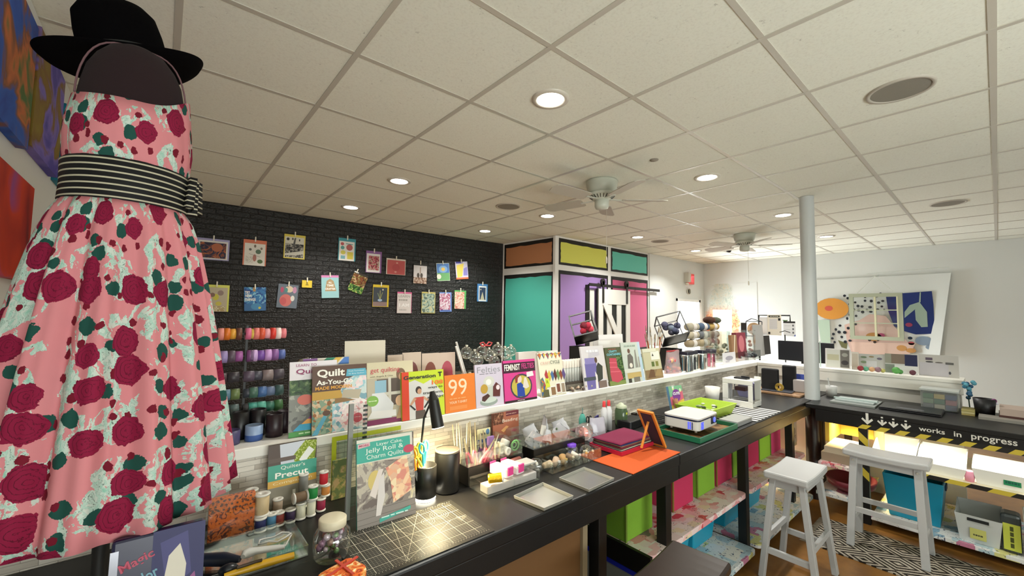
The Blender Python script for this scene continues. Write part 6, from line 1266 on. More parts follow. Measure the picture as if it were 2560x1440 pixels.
# ============================================================= organisers and notions in the middle of the worktable
def acrylic(lb, x0, y0, w, d, z0, h, step=True):
    t = thing('acrylic_organiser', lb, 'organiser', (x0, y0, z0), 0, 'clear acrylic organisers'); c = clear(amt=.80); c2 = clear(amt=.6)
    MB().box(0, w, 0, d, 0, .003, c2).box(0, w, 0, .003, .003, h, c).box(0, w, d - .003, d, .003, h, c).box(0, .003, 0, d, .003, h, c).box(w - .003, w, 0, d, .003, h, c).box(w * .5, w * .5 + .002, .003, d - .003, .003, h * .9, c).build('tray', t); return t
ST = .075
for k, (x0, x1, w_) in enumerate([(1.02, 1.33, 'left'), (1.40, 1.78, 'right')]):
    MB().box(x0, x1, 1.47, 1.70, .8715, .872 + ST, mat('#1a1816', .35)).build('riser_step', None, label=f'dark riser under the {w_} upper acrylic organiser', cat='riser')
    acrylic(f'{w_} clear acrylic organiser on the upper step, holding craft tools' if k == 0 else f'{w_} clear acrylic organiser on the upper step, holding bags of beads', x0, 1.475, x1 - x0, .21, .873 + ST, .055)
acrylic('long clear case at the front left, under the pink latch boxes', 1.02, 1.335, .29, .125, .8715, .045)
MB().box(1.03, 1.30, 1.345, 1.40, .8755, .908, mat('#dcd2d0', .4)).build('bead_case', None, label='pale bead case inside the front left acrylic case', cat='case', bevel=.004)
acrylic('clear acrylic tray at the front right, full of corks and vials', 1.40, 1.345, .36, .115, .8715, .05)
zt = .877 + ST
def pliers(lb, x, y, col, tx, ty=.0, h=.115):
    t = thing('pliers', lb, 'pliers', (x, y, zt)); d = Vector((tx, ty, 1)).normalized() * h
    MB().tube([tuple(d * .45), tuple(d * .7), tuple(d)], [.006, .005, .0022], mat('#b0a890', .3, .8), 8).build('jaws', t)
    for s_ in (-1, 1): MB().tube([tuple(d * .5), tuple(d * .3 + Vector((.009 * s_, 0, 0))), (.012 * s_, 0, 0)], .0052, mat(col, .4), 8).build('grip', t)
for k, (x, y, c, tx, lb) in enumerate([(1.045, 1.50, '#e06a80', -.25, 'leftmost pink handled pliers standing in the acrylic organiser'), (1.075, 1.50, '#e87c90', -.12, 'second pink handled pliers from the left in the organiser'), (1.11, 1.51, '#4a2a5c', 0, 'purple handled pliers between the pink pairs'), (1.14, 1.50, '#e8788c', -.2, 'pink handled pliers beside the purple pair'),
        (1.10, 1.485, '#ea7f86', .8, 'pink handled pliers leaning far over to the right'), (1.17, 1.55, '#2c3038', -.15, 'black handled pliers with a teal tip behind the pink pairs'), (1.145, 1.49, '#d8988c', .5, 'salmon handled pliers lying low in front')]): pliers(lb, x, y, c, tx)
r_ = random.Random(21)
for k in range(9):
    x = 1.04 + .014 * k; MB().tube([(0, 0, 0), (r_.uniform(-.02, .01), r_.uniform(-.01, .02), r_.uniform(.13, .155))], .0028, mat(r_.choice(['#d8ccb0', '#c9b890', '#e4dcc8']), .6), 6).build('wooden_stick', None, (x, 1.60 + .01 * (k % 2), zt), label=f'thin wooden stick tool, {ORD[k]} from the left behind the pink pliers', cat='stick', group='thin wooden sticks behind the pink pliers')
MB().lathe([(.012, -.012), (.028, -.012), (.028, .012), (.012, .012), (.012, -.012)], mat('#d8d0bc', .6), 28).build('tape_roll', None, (1.215, 1.50, zt + .03), (PI / 2, 0, .3), label='white tape roll standing in the left organiser', cat='tape roll')
MB().lathe([(.008, -.01), (.018, -.01), (.018, .01), (.008, .01), (.008, -.01)], mat('#e2dcd0', .5), 24).build('tape_roll', None, (1.245, 1.487, zt + .019), (PI / 2, 0, .1), label='smaller white tape roll right of the larger one', cat='tape roll')
t = thing('ring_clamp', 'pair of cream wooden ring clamps in the left organiser', 'clamp', (1.175, 1.485, zt)); MB().tube([(0, 0, 0), (-.006, 0, .04), (0, 0, .075)], .006, '#e0d4ac', 8).build('jaw', t); MB().tube([(.018, 0, 0), (.024, 0, .04), (.016, 0, .07)], .006, '#e0d4ac', 8).build('jaw', t)
MB().lathe([(0, 0), (.022, 0), (.022, .05), (.019, .054), (0, .054)], mat('#c9c6bc', .3), 20).build('button_cell_tube', None, (1.265, 1.55, zt), (0, .5, 0), label='black and white capped tube tipped in the left organiser', cat='tube')
MB().rbox(-.02, .02, -.006, .006, 0, .06, .005, mat('#9470b0', .5)).build('purple_packet', None, (1.235, 1.60, zt), label='small lilac packet behind the tape roll', cat='packet')
mb = MB(); mb.tube([(.022 * math.cos(a), 0, .03 + .022 * math.sin(a)) for a in [2 * PI * k / 16 for k in range(16)]], .004, '#7ab86a', 8, closed=True); mb.tube([(.012 * math.cos(a), .006, .03 + .012 * math.sin(a)) for a in [2 * PI * k / 12 for k in range(12)]], .003, '#8ac47a', 8, closed=True); mb.build('wire_coil', None, (1.305, 1.50, zt), label='coil of light green wire in the left organiser', cat='wire coil')
MB().lathe([(0, 0), (.024, 0), (.024, .055), (0, .055)], mat('#5c463a', .5), 20).build('bead_tube', None, (1.295, 1.58, zt), (.3, .4, 0), label='brown bead tube leaning behind the green wire', cat='tube')
book('brick red book lettered Beading behind the left organiser', (1232, 1120), (1297, 1103), (1230, 1036), [('r', 0, 0, 1, 1, '#a8644a'), ('r', 0, .55, .4, 1, patt('copper', [(0, '#5c3a2a'), (.5, '#8a5a44'), (.6, '#b88a6a')], 60.)), ('r', .5, .82, 1, 1, '#6a2c34'), ('t', 'Beading', .66, .64, .6, .16, '#ecdcc8'), ('t', '~', .7, .9, .4, .04, '#c8a08c'), ('d', .8, .2, .12, .06, '#b01c3c'), ('p', [(.3, .3), (.5, .45), (.6, .4), (.4, .2)], '#d8a068')], z=.873 + ST, y=1.715, lean=.05, cover='#8a4634')
book('pale yellow and blue packet card left of the Beading book', (1193, 1110), (1226, 1100), (1191, 1075), [('r', 0, 0, 1, 1, '#e4dcb0'), ('r', 0, 0, 1, .3, '#2c58a0'), ('d', .8, .75, .14, .2, '#5a84b0'), ('t', '~', .4, .65, .4, .2, '#3a3a34', .02)], z=.873 + ST, y=1.70, lean=.05, cover='#e4dcb0', name='notion_card', cat='packet', th=.003)
# front cases: pink latch boxes, wire spool
for k, (x, lb) in enumerate([(1.125, 'left translucent box with pink latches on the bead case'), (1.185, 'right translucent box with pink latches on the bead case')]):
    t = thing('latch_box', lb, 'box', (x, 1.345, .918), .15); MB().rbox(0, .05, 0, .10, 0, .035, .008, clear('#eeeaea', .35, .2)).build('box_body', t, bevel=.003)
    for y_ in (-.004, .098): MB().rbox(.008, .042, y_, y_ + .008, .008, .04, .003, mat('#e0408a', .4)).build('latch', t)
t = thing('wire_spool', 'spool of shiny golden yellow wire lying at the front left', 'wire spool', (1.06, 1.34, .938), (0, PI / 2 - .1, -.6))
MB().lathe([(.0, -.028), (.012, -.028), (.018, -.026), (.0185, -.02), (.0175, .0), (.0185, .02), (.018, .028)], mat('#e8b41c', .25, .5, bump=.8, bscale=150), 24).build('wire', t); MB().lathe([(0, .028), (.0195, .028), (.0195, .034), (.012, .036), (0, .03)], mat('#e8e4dc', .4), 24).build('rim', t)
t = thing('clear_case', 'small clear lidded case right of the pink latch boxes', 'case', (1.24, 1.36, .918)); MB().box(0, .065, 0, .06, 0, .022, clear(amt=.55)).build('case_body', t); MB().box(-.002, .067, -.002, .062, .022, .028, mat('#b9b8b2', .3)).build('lid', t)
MB().lathe([(0, 0), (.014, 0), (.014, .09), (0, .09)], mat('#8a4a40', .4), 16).build('bead_tube', None, (1.20, 1.44, .934), (0, PI / 2, .1), label='tube of brown beads lying behind the small clear case', cat='tube')
# bags and oddments in the right-hand organiser
def baggie(lb, x, y, z, w, h, col, cc, seed, tilt=0.):
    t = thing('bead_bag', lb, 'bag', (x, y, z), (0, tilt, seed * .7)); r_ = random.Random(seed); V = []; F = []
    for j in range(6):
        for i in range(12):
            a = 2 * PI * i / 12; f_ = 1 - .25 * (j / 5); V.append((w / 2 * f_ * math.cos(a) + r_.uniform(-.004, .004), w * .28 * (1 - .85 * j / 5) * math.sin(a) + r_.uniform(-.003, .003), h * j / 5 + r_.uniform(-.003, .003)))
    for j in range(5):
        for i in range(12): F.append((j * 12 + i, j * 12 + (i + 1) % 12, (j + 1) * 12 + (i + 1) % 12, (j + 1) * 12 + i))
    MB().add(V, F, clear(col, .5, .1), True).build('bag_film', t)
    mb = MB()
    for k in range(16): mb.ball((r_.uniform(-w * .35, w * .35), r_.uniform(-w * .15, w * .15), r_.uniform(.006, h * .5)), r_.uniform(.004, .008), mat(r_.choice(cc), .3), 6)
    mb.build('beads', t)
greys = ['#8a8c8c', '#c8c6c4', '#5a5c60', '#dcd8d4', '#a09a98', '#3f5248']
for k, (x, y, w, h, lb, cc) in enumerate([(1.44, 1.53, .07, .085, 'clear bag of silver beads at the left of the right organiser', greys), (1.50, 1.58, .08, .10, 'white paper-topped bead bag in the right organiser', greys), (1.54, 1.52, .07, .07, 'bead bag with a salmon packet in front, right organiser', greys + ['#e0846a']), (1.60, 1.60, .07, .13, 'tall silvery bead bag standing highest in the right organiser', greys),
        (1.66, 1.55, .08, .08, 'olive bead bag in the right organiser', ['#5a6a4a', '#8a8a70', '#3c4a3a']), (1.72, 1.58, .08, .09, 'bag of dark red pieces at the right of the right organiser', ['#8a2c34', '#5a2028', '#a8484c'])]): baggie(lb, x, y, zt + (.0 if h < .12 else 0), w * 1.15, h * .8, '#e4e4e8', cc, k + 3, (-.5, .4, -.3, .1, .5, -.4)[k])
MB().rbox(-.02, .02, -.003, .003, 0, .05, .006, mat('#e2dcd2', .6)).build('paper_tag', None, (1.52, 1.535, zt + .03), (0, .3, .2), label='white paper tag sticking out of the bead bags', cat='tag')
# corks, vials, round boxes
CK = [(1.42, '#c8b090'), (1.475, '#b8a088'), (1.53, '#b08a58'), (1.585, '#8f7a64'), (1.62, '#d8d0c4')]
for k, (x, c) in enumerate(CK): MB().lathe([(0, -.022), (.013, -.022), (.017, .022), (0, .022)], mat(c, .8, bump=.3, bscale=200), 16).build('cork', None, (x, 1.40, .895), (0, PI / 2 - .3 * (k % 3), .5 * k), label=f'cork stopper, {ORD[k]} from the left in the front right tray', cat='cork', group='cork stoppers in the front right tray')
for k in range(7): x = 1.415 + .05 * k; t = thing('glass_vial', f'tiny capped glass vial, {ORD[k]} from the left in the front right tray', 'vial', (x, 1.365, .8755), 0, 'tiny capped vials'); MB().lathe([(0, 0), (.009, 0), (.009, .028), (.006, .032)], clear(amt=.7), 12).build('glass', t); MB().lathe([(.007, .030), (.007, .038), (0, .039)], mat(['#d8ccb0', '#c9c9c9', '#c8a860'][k % 3], .4, .3), 12).build('cap', t)
def dome(lb, x, y, z, r, cc, rot=(0, 0, 0), lid=None, seed=1):
    t = thing('round_container', lb, 'container', (x, y, z), rot); MB().lathe([(0, 0), (r * .8, 0), (r, r * .25), (r, r * .9), (r * .8, r * 1.4), (r * .4, r * 1.6), (0, r * 1.62)], clear(amt=.75), 24).build('container_body', t)
    mb = MB(); r_ = random.Random(seed)
    for k in range(18): a = r_.uniform(0, 6.28); q_ = r_.uniform(0, r * .65); mb.ball((q_ * math.cos(a), q_ * math.sin(a), r_.uniform(.006, r)), r_.uniform(.005, .009), mat(r_.choice(cc), .3, .2), 6)
    mb.build('beads', t)
    if lid: MB().lathe([(r * .7, r * 1.3), (r * .72, r * 1.75), (0, r * 1.77)], mat(lid, .4), 24).build('lid', t)
dome('clear jar with a bright purple cap in the front right tray', 1.66, 1.46, .8725, .034, ['#4a4a70', '#8a8ab0'], lid='#6a38b8', seed=2)
dome('clear dome container with silver beads at the right end of the front tray', 1.715, 1.41, .8725, .034, ['#d8d0b8', '#8a7a5c', '#3a342c', '#e4e0d0'], seed=5)
dome('clear dome container lying between the two acrylic trays', 1.365, 1.42, .8725, .036, ['#8a8a88', '#c4c0b8'], seed=6)
t = thing('round_tin', 'round translucent container with a pale pink lid tipped towards the camera', 'container', (1.80, 1.50, .955), (PI / 2 - .5, 0, -.6)); MB().lathe([(0, 0), (.042, 0), (.045, .004), (.045, .02)], clear('#e8e0e0', .3, .2), 32).build('lid', t); MB().lathe([(.041, .02), (.041, .06), (0, .062)], clear(amt=.6), 32).build('container_body', t); MB().ball((0, .0, .012), .028, mat('#e89890', .5), 14, sz=.25).build('contents', t)
# teal spray bottle, black scissors, purple packet, glue bottles, green canister
p = Py(1456, 1075, 1.66); t = thing('spray_bottle', 'small teal bottle with a thin nozzle behind the bead bags', 'bottle', (p.x, 1.66, .8715)); MB().lathe([(0, 0), (.022, 0), (.022, .10), (.012, .125), (.008, .13)], mat('#58b0a0', .4), 20).build('bottle_body', t); MB().tube([(0, 0, .13), (0, 0, .165)], .0025, '#5a8a84', 6).build('nozzle', t)
p = Py(1472, 1070, 1.60); t = thing('scissors', 'small black handled scissors right of the teal bottle', 'scissors', (p.x, 1.60, .93)); MB().tube([(0, 0, -.055), (0, 0, .03)], .004, mat('#b9bcc0', .25, .9), 6).build('blades', t)
for s_ in (-1, 1): MB().tube([(.012 * s_ + .011 * math.cos(a), 0, .05 + .02 * math.sin(a)) for a in [2 * PI * k / 14 for k in range(14)]], .0035, '#17171a', 6, closed=True).build('handle', t)
MB().box(-.02, .02, -.004, .004, 0, .13, mat('#2c2668', .4)).build('navy_packet', None, (Py(1495, 1075, 1.58).x, 1.58, .8715), (0, -.15, .2), label='narrow navy blue packet left of the glue bottles', cat='packet')
for k, px in enumerate((1510, 1522)):
    p = Py(px, 1070, 1.64); t = thing('glue_bottle', f'white glue bottle with a red cap, {["left", "right"][k]} of the pair', 'bottle', (p.x, 1.64, .8715), 0, 'white glue bottles with red caps')
    MB().lathe([(0, 0), (.02, 0), (.021, .12), (.012, .145), (.010, .15)], mat('#e0dfe0', .4), 20).build('bottle_body', t); MB().lathe([(.011, .15), (.009, .185), (0, .187)], mat('#d8383c', .4), 16).build('cap', t)
baggie('large clear bag with violet writing leaning before the glue bottles', 1.98, 1.545, .8725, .13, .13, '#e8e6f0', ['#c8c4d8', '#8a84a8', '#dcdce4', '#8a4a60'], 31)
p = Py(1553, 1080, 1.64); t = thing('green_canister', 'dark green glass canister with a cream knob lid and yellow dot', 'canister', (p.x, 1.64, .8715)); MB().lathe([(0, 0), (.038, 0), (.042, .02), (.042, .10), (.034, .12)], clear('#5a7050', .35, .1), 28).build('canister_body', t); MB().lathe([(.035, .12), (.036, .135), (.02, .14), (.015, .15), (0, .155)], mat('#b9c0a4', .4), 24).build('lid', t)
mb = MB(); mb.T = Matrix(((1, 0, 0, 0), (0, 0, -1, -.0425), (0, 1, 0, .09), (0, 0, 0, 1))); mb.disc(0, 0, 0, .008, mat('#d8d83c', .5)); mb.build('price_dot', t)
mb = MB(); r_ = random.Random(6)
for k in range(20): mb.ball((r_.uniform(-.02, .02), r_.uniform(-.02, .02), r_.uniform(.01, .08)), .009, mat(r_.choice(['#8a9a4a', '#c8b84a', '#4a5a34']), .5), 6)
mb.build('contents', t)
baggie('small clear bag of glass pebbles behind the maroon felt', 2.09, 1.51, .8725, .08, .03, '#c4ccc8', ['#9aa8a0', '#d0dcd8', '#7a8884'], 41)
# outlet, chargers and cables
op_ = Py(1585, 1040, 1.774); t = thing('wall_outlet', 'white wall outlet with black plugs in the stone backsplash', 'outlet', (op_.x, 1.774, op_.z)); MB().box(-.06, .06, -.005, 0, -.035, .035, mat('#dcd8cc', .4)).build('cover_plate', t, bevel=.002); MB().box(-.045, -.01, -.035, -.005, -.0, .03, mat('#2a211a', .4)).build('plug', t); MB().box(.01, .04, -.03, -.005, -.03, .0, mat('#15130f', .4)).build('plug', t)
def cable(lb, pts, r=.003): mb = MB(); mb.tube(pts, r, mat('#0f0e0e', .45), 6); mb.build('power_cable', None, label=lb, cat='cable')
o = Vector((op_.x, 1.745, op_.z + .01))
def bez(a, b_, c, d, n=14): return [tuple(Vector(a) * (1 - t_) ** 3 + Vector(b_) * 3 * t_ * (1 - t_) ** 2 + Vector(c) * 3 * t_ * t_ * (1 - t_) + Vector(d) * t_ ** 3) for t_ in [k / n for k in range(n + 1)]]
cable('black cable rising from the left plug to the table behind the chalkboard', bez(o, o + Vector((.15, -.02, .02)), (2.5, 1.72, .90), (2.62, 1.62, .876)))
cable('black cable looping from the right plug across the back of the table', bez(o + Vector((.06, 0, -.03)), o + Vector((.2, -.05, -.02)), (2.6, 1.5, .95), (2.78, 1.55, .876)))
cable('coiled black cable on the table behind the projector', [(2.62 + .09 * math.cos(a), 1.55 + .07 * math.sin(a), .878 + .002 * a) for a in [k * .4 for k in range(40)]])
MB().rbox(0, .20, 0, .11, 0, .05, .02, mat('#141416', .4)).build('power_brick', None, (2.32, 1.54, .8715), .1, label='black power adapter behind the maroon felt stack', cat='adapter', bevel=.006)
# green tray, projector
t = thing('green_tray', 'dark green edged tray with a wooden inside under the projector', 'tray', (2.40, 1.135, .8715), 0)
gw = mat('#1f6a4a', .4); MB().box(0, .53, 0, .008, 0, .03, gw).box(0, .53, .282, .29, 0, .03, gw).box(0, .008, .008, .282, 0, .03, gw).box(.522, .53, .008, .282, 0, .03, gw).build('rim', t); MB().box(.008, .522, .008, .282, 0, .006, patt('slat_wood', [(0, '#4a3420'), (.45, '#6a4a2c'), (.55, '#8a6a44')], 20., 'noise', .5, .5)).build('base', t)
t = thing('projector', 'white projector with a dark band and blue lit vents on the green tray', 'projector', (2.50, 1.19, .8955), .05)
wp = mat('#d6d2cc', .35); W_, D_, H_ = .30, .225, .085
mb = MB(); mb.rbox(0, W_, 0, D_, .012, H_ - .014, .03, wp, 5); mb.build('housing', t, bevel=.006)
mb = MB(); mb.rbox(-.001, W_ + .001, -.001, D_ + .001, H_ - .016, H_ - .008, .03, mat('#1c2440', .35), 5); mb.build('dark_band', t)
mb = MB(); mb.rbox(-.002, W_ + .002, -.002, D_ + .002, H_ - .008, H_ + .004, .032, mat('#dcd8d4', .3), 5); mb.build('top_cover', t, bevel=.003)
vb = mat('#3a48e0', .4, emit=.6)
mb = MB()
for i in range(5):
    for j in range(3): mb.box(-.003, 0, .035 + .012 * j, .041 + .012 * j, .02 + .009 * i, .026 + .009 * i, mat('#20306a', .5) if j < 1 else vb)
    for j in range(3): mb.box(.035 + .013 * j, .042 + .013 * j, -.003, 0, .02 + .009 * i, .026 + .009 * i, vb)
mb.build('vents', t)
mb = MB(); mb.box(.185, .27, -.004, .002, .03, H_ - .006, mat('#14182c', .3)); mb.build('lens_bezel', t); mb = MB(); mb.cyl((.228, -.002, .052), (.228, -.008, .052), .018, .016, mat('#5a68d8', .15, emit=.4), 20); mb.build('lens', t)
for x, y in ((.03, .03), (W_ - .04, .03), (.03, D_ - .04)): MB().lathe([(0, -.002), (.008, -.002), (.006, .013)], mat('#c9c4bc', .5), 12, (x, y, 0)).build('foot', t)
# grey case, striped paper, lime basket, cup, printer, CUTE book
t = thing('grey_case', 'flat grey plastic case at the table edge right of the green tray', 'case', (2.955, 1.145, .8715)); MB().box(0, .25, 0, .12, 0, .022, mat('#8f8f90', .4)).build('box_body', t, bevel=.003); MB().box(0, .25, 0, .12, .022, .034, mat('#9fa09f', .35)).build('lid', t, bevel=.003)
m_str, nt, b = nodemat('striped_paper', .6, .3); q = NT(nt); tc = q.n('TexCoord'); sp = q.n('SeparateXYZ'); q.l(tc.outputs['Object'], sp.inputs[0]); q.l(q.mix(q.math('GREATER_THAN', q.math('FRACT', q.math('MULTIPLY', sp.outputs['X'], 15.)), .5), '#1d1d20', '#dcd9d2'), b.inputs['Base Color'])
MB().box(3.22, 3.74, 1.125, 1.40, .8712, .873, m_str).box(3.0, 3.22, 1.285, 1.40, .8712, .873, m_str).build('striped_paper', None, label='black and white striped paper sheet on the table before the printer', cat='paper')
t = thing('basket', 'lime green woven-look plastic basket of oddments', 'basket', (3.17, 1.45, .874), .0); lg = mat('#a8c43c', .5, bump=.5, bscale=90); w, d, h = .21, .14, .075
ring = lambda a, b_, z: [(-a, -b_, z), (a, -b_, z), (a, b_, z), (-a, b_, z)]
V = ring(w * .82, d * .8, 0) + ring(w, d, h) + ring(w - .008, d - .008, h) + ring(w * .8, d * .76, .004); F = [(3, 2, 1, 0), (12, 13, 14, 15)]
for i in range(4):
    j = (i + 1) % 4; F += [(i, j, 4 + j, 4 + i), (4 + i, 4 + j, 8 + j, 8 + i), (8 + i, 8 + j, 12 + j, 12 + i)]
MB().add(V, F, lg).build('basket_body', t)
mb = MB(); r_ = random.Random(12)
for k in range(22): mb.ball((r_.uniform(-.12, .12), r_.uniform(-.08, .08), r_.uniform(.02, .055)), r_.uniform(.012, .024), mat(r_.choice(['#8a9a7a', '#3c4438', '#c4ccb4', '#6a7a44', '#d8dcd0']), .5), 7, sz=.5)
tag(mb.build('craft_bits', None, (3.17, 1.45, .876), label='green and grey oddments lying in the lime basket', cat='craft bits', kind='stuff'))
p = Pz(1790, 1012, .8715); t = thing('white_cup', 'white tapered cup behind the lime basket', 'cup', (3.62, 1.60, .8715)); MB().lathe([(0, 0), (.045, 0), (.06, .135), (.056, .135), (.042, .004), (0, .004)], mat('#d2d0ca', .4), 28).build('cup_body', t)
t = thing('desk_printer', 'white open-framed desktop 3D printer with a filament reel at its side', '3D printer', (3.66, 1.30, .874), .0)
W_, D_, H_ = .19, .235, .215; k_ = .035
mb = MB(); wpm = mat('#e0ded8', .35)
# frame faces -x: window on that side
for y0_, y1_, z0_, z1_ in ((0, D_, 0, .045), (0, D_, H_ - .04, H_), (0, .035, .045, H_ - .04), (D_ - .045, D_, .045, H_ - .04)): mb.box(0, .012, y0_, y1_, z0_, z1_, wpm)
mb.box(.012, W_, D_ - .008, D_, 0, H_, wpm).box(.012, W_, 0, D_ - .008, 0, .03, wpm).box(.012, W_, 0, D_ - .008, H_ - .012, H_, wpm).box(W_ - .01, W_, 0, .05, .03, H_ + .02, wpm).box(.05, W_ - .0, -.001, .008, .03, .045, wpm); mb.build('frame', t, bevel=.004)
MB().box(.05, .12, .06, .16, H_, H_ + .012, '#16161a').box(.07, .09, .05, .11, H_ + .012, H_ + .024, '#16161a').build('filament_guide', t)
MB().box(.03, .15, .05, .18, .05, .056, '#8a8a88').box(.04, .13, .07, .15, .12, .15, '#3a1a20').tube([(.05, .19, .03), (.05, .19, .2)], .004, '#9a9a9c', 8).tube([(.14, .19, .03), (.14, .19, .2)], .004, '#9a9a9c', 8).build('print_carriage', t)
mb = MB(); mb.cyl((W_ + .012, .11, .10), (W_ + .06, .11, .10), .085, .085, clear('#b8b4dc', .4, .2), 28); mb.cyl((W_ + .02, .11, .10), (W_ + .05, .11, .10), .06, .06, mat('#d8b878', .5), 24); mb.build('filament_reel', t)
book('rainbow ring patterned craft kit lettered CUTE, leaning behind the projector', (1683, 1036), (1716, 1030), (1664, 967), [('r', 0, 0, 1, 1, '#6a9ac0'), ('p', [(0, 0), (1, .15), (1, .5), (0, .3)], '#d8b84a'), ('p', [(0, .3), (1, .5), (1, .8), (0, .6)], '#c8607a'), ('p', [(0, .6), (1, .8), (1, 1), (0, 1)], '#7ab08a'), ('d', .5, .66, .3, .22, '#7a3a90')] + [('o', .15 + .17 * (k % 5), [.12, .9, .3, .2, .8][k % 5] + .04 * (k // 5), .07, .045, .5, ['#f0e8e0', '#e8e0a0', '#e8f0f0'][k % 3]) for k in range(12)] + [('t', 'CUTE', .5, .72, .5, .10, '#f0ecf4', .04)], z=.8715, y=None, lean=.22, cover='#6a9ac0', name='craft_kit', cat='craft kit', th=.02)
t = thing('tan_tube', 'brown cardboard tube by the lime basket', 'tube', (3.0, 1.60, .8715), (0, -.1, 0)); MB().lathe([(.02, 0), (.02, .11), (.016, .11), (.016, 0)], mat('#9a6a4c', .7), 20).build('tube_wall', t)
MB().box(0, .06, 0, .002, 0, .08, mat('#dcdcd8', .6)).build('white_tag', None, (3.03, 1.57, .8715), (-.2, .2, .2), label='white paper tag leaning by the brown cardboard tube', cat='tag')
# far corner of the worktable: wooden board, bags, gold coil, tablet
MB().box(4.50, 5.05, 1.20, 1.62, .8712, .89, patt('board_wood', [(0, '#8a6a4c'), (.5, '#a88464'), (.6, '#b89474')], 12., 'noise', .5, .4)).build('wooden_board', None, label='wooden board on the far corner of the worktable behind the column', cat='board', bevel=.004)
def bag(lb, px0, px1, pyt, x, z, m, d=.06, nm='fabric_bag', lean=0.):
    a = Px(px1, 960, x).y; b_ = Px(px0, 960, x).y; w = b_ - a; base = Vector((x, (a + b_) / 2, z)); best = 0
    for k in range(10, 400):
        if project(base + Vector((0, 0, k * .001)))[1] <= pyt: best = k * .001; break
    t = thing(nm, lb, 'bag' if 'bag' in nm else nm.replace('_', ' '), (x, a, z)); MB().box(0, d, 0, w, 0, best, m).build('panel', t, bevel=.012); return t
bag('black square fabric bag standing on the far corner of the worktable', 1903, 1944, 922, 4.62, .891, mat('#141213', .8))
bag('taller black rounded case right of the black bag', 1955, 1988, 914, 4.72, .891, mat('#101013', .6))
gm = mat('#b89a48', .3, .7); mb = MB()
for k in range(4): mb.tube([(0, (.035 - .006 * k) * math.cos(a), .045 + (.035 - .006 * k) * math.sin(a)) for a in [2 * PI * i / 18 for i in range(18)]], .004, gm, 6, closed=True)
q_ = Px(1950, 960, 4.60); mb.build('gold_coil', None, (4.58, q_.y, .891), label='coil of gold wire between the black bag and the black case', cat='wire coil')
MB().box(0, .005, 0, .12, 0, .16, mat('#4a5cb8', .5)).build('blue_folder', None, (4.85, 1.25, .891), label='blue folder behind the black case by the column', cat='folder'); MB().box(0, .06, 0, .10, 0, .12, mat('#b9b2b0', .5)).build('grey_box', None, (4.70, 1.21, .891), label='small grey box on the wooden board left of the column', cat='box', bevel=.01)
MB().box(0, .18, 0, .26, 0, .012, mat('#3a3c44', .4)).build('tablet', None, (4.56, 1.28, .891), .1, label='dark tablet lying flat on the wooden board', cat='tablet', bevel=.003)
# ============================================================= right-hand counter, its shelf and the far side of the room
sx = 5.24
def scard(lb, px0, px1, pyt, x, items, col='#d4d0cc', th=.006, z=RZ, name='photo_card', cat='card', grp=None, m=None):
    a = Px(px0, 900, x).y; b_ = Px(px1, 900, x).y; w = a - b_; base = Vector((x, (a + b_) / 2, z)); h = .2
    for k in range(10, 600):
        if project(base + Vector((0, 0, k * .001)))[1] <= pyt: h = k * .001; break
    R = Matrix.Rotation(-PI / 2, 3, 'Z') @ Matrix.Rotation(-.08, 3, 'X'); t = thing(name, lb, cat, (x, a, z), R, grp)
    MB().box(0, w, 0, th, 0, h, m or mat(col, .5)).build('board', t)
    if items: mb = MB(); mb.T = face_T(depth=0.0003); art(mb, w, h, items); mb.build('print', t)
    return t
scard('clear framed sign with pale picture just right of the column', 2063, 2126, 872, sx - .03, [('r', .05, .05, .6, .95, '#c4c4ba'), ('r', .08, .4, .55, .7, '#b0ac90'), ('r', .6, .05, .95, .95, '#6a6660'), ('d', .78, .3, .14, .12, '#3a3436'), ('d', .78, .7, .12, .1, '#9a9a90')], name='picture_frame', cat='frame')
scard('small photo strip card right of the framed sign', 2128, 2146, 880, sx - .01, [('r', .1, .1, .9, .9, '#c4b8a8')], col='#d8d0c4')
scard('grey display card with small plant pictures and charms at its foot', 2146, 2212, 886, sx, [('d', .2, .8, .12, .06, '#6a7a60'), ('d', .5, .85, .1, .05, '#8a7a58'), ('d', .8, .76, .1, .07, '#6a6070'), ('d', .2, .5, .12, .08, '#7a8a6c'), ('r', .3, .2, .7, .6, '#c4c4c4')], col='#b4b4ae')
scard('brown and navy photo cards leaning together', 2212, 2293, 886, sx - .02, [('r', 0, .5, .62, 1, '#7a6a5c'), ('r', .62, .4, 1, 1, '#1c2248'), ('r', 0, .5, .2, 1, '#8f8f80'), ('r', 0, 0, .3, .45, '#7a8478'), ('r', .3, 0, 1, .42, '#d4d4d0')], col='#c8c8c4')
scard('large greyish card with dark oval samples at the right end of the shelf', 2296, 2396, 888, sx, [('r', .02, .02, .75, .62, '#b8b4b8'), ('r', .18, .74, .36, .86, '#5a4c5c'), ('d', .28, .66, .1, .035, '#3c3c3c'), ('d', .52, .65, .1, .03, '#6a6460'), ('r', .68, .58, .88, .68, '#5c5a58'), ('d', .78, .2, .03, .07, '#4a4a50')], col='#bab6b0')
for k, (px, c, cn, r_) in enumerate([(2152, '#8f2c34', 'dark red', .024), (2165, '#5a9a7c', 'green', .022), (2180, '#c89a70', 'tan', .022), (2195, '#8a6a74', 'dusky pink', .024), (2207, '#b0ac60', 'olive', .018), (2240, '#5aa050', 'bright green', .03), (2250, '#4a8a44', 'leaf green', .02), (2281, '#5a2c38', 'plum', .022)]):
    p = Px(px, 940, sx - .09); MB().lathe([(0, -.006), (r_, -.006), (r_, .006), (0, .006)], mat(c, .5), 16).build('felt_charm', None, (sx - .09 + .004 * k, p.y, RZ + r_), (0, PI / 2 - .1, 0), label=f'round {cn} charm on the right shelf, {ORD[k]} from the column', cat='charm', group='round charms on the right shelf')
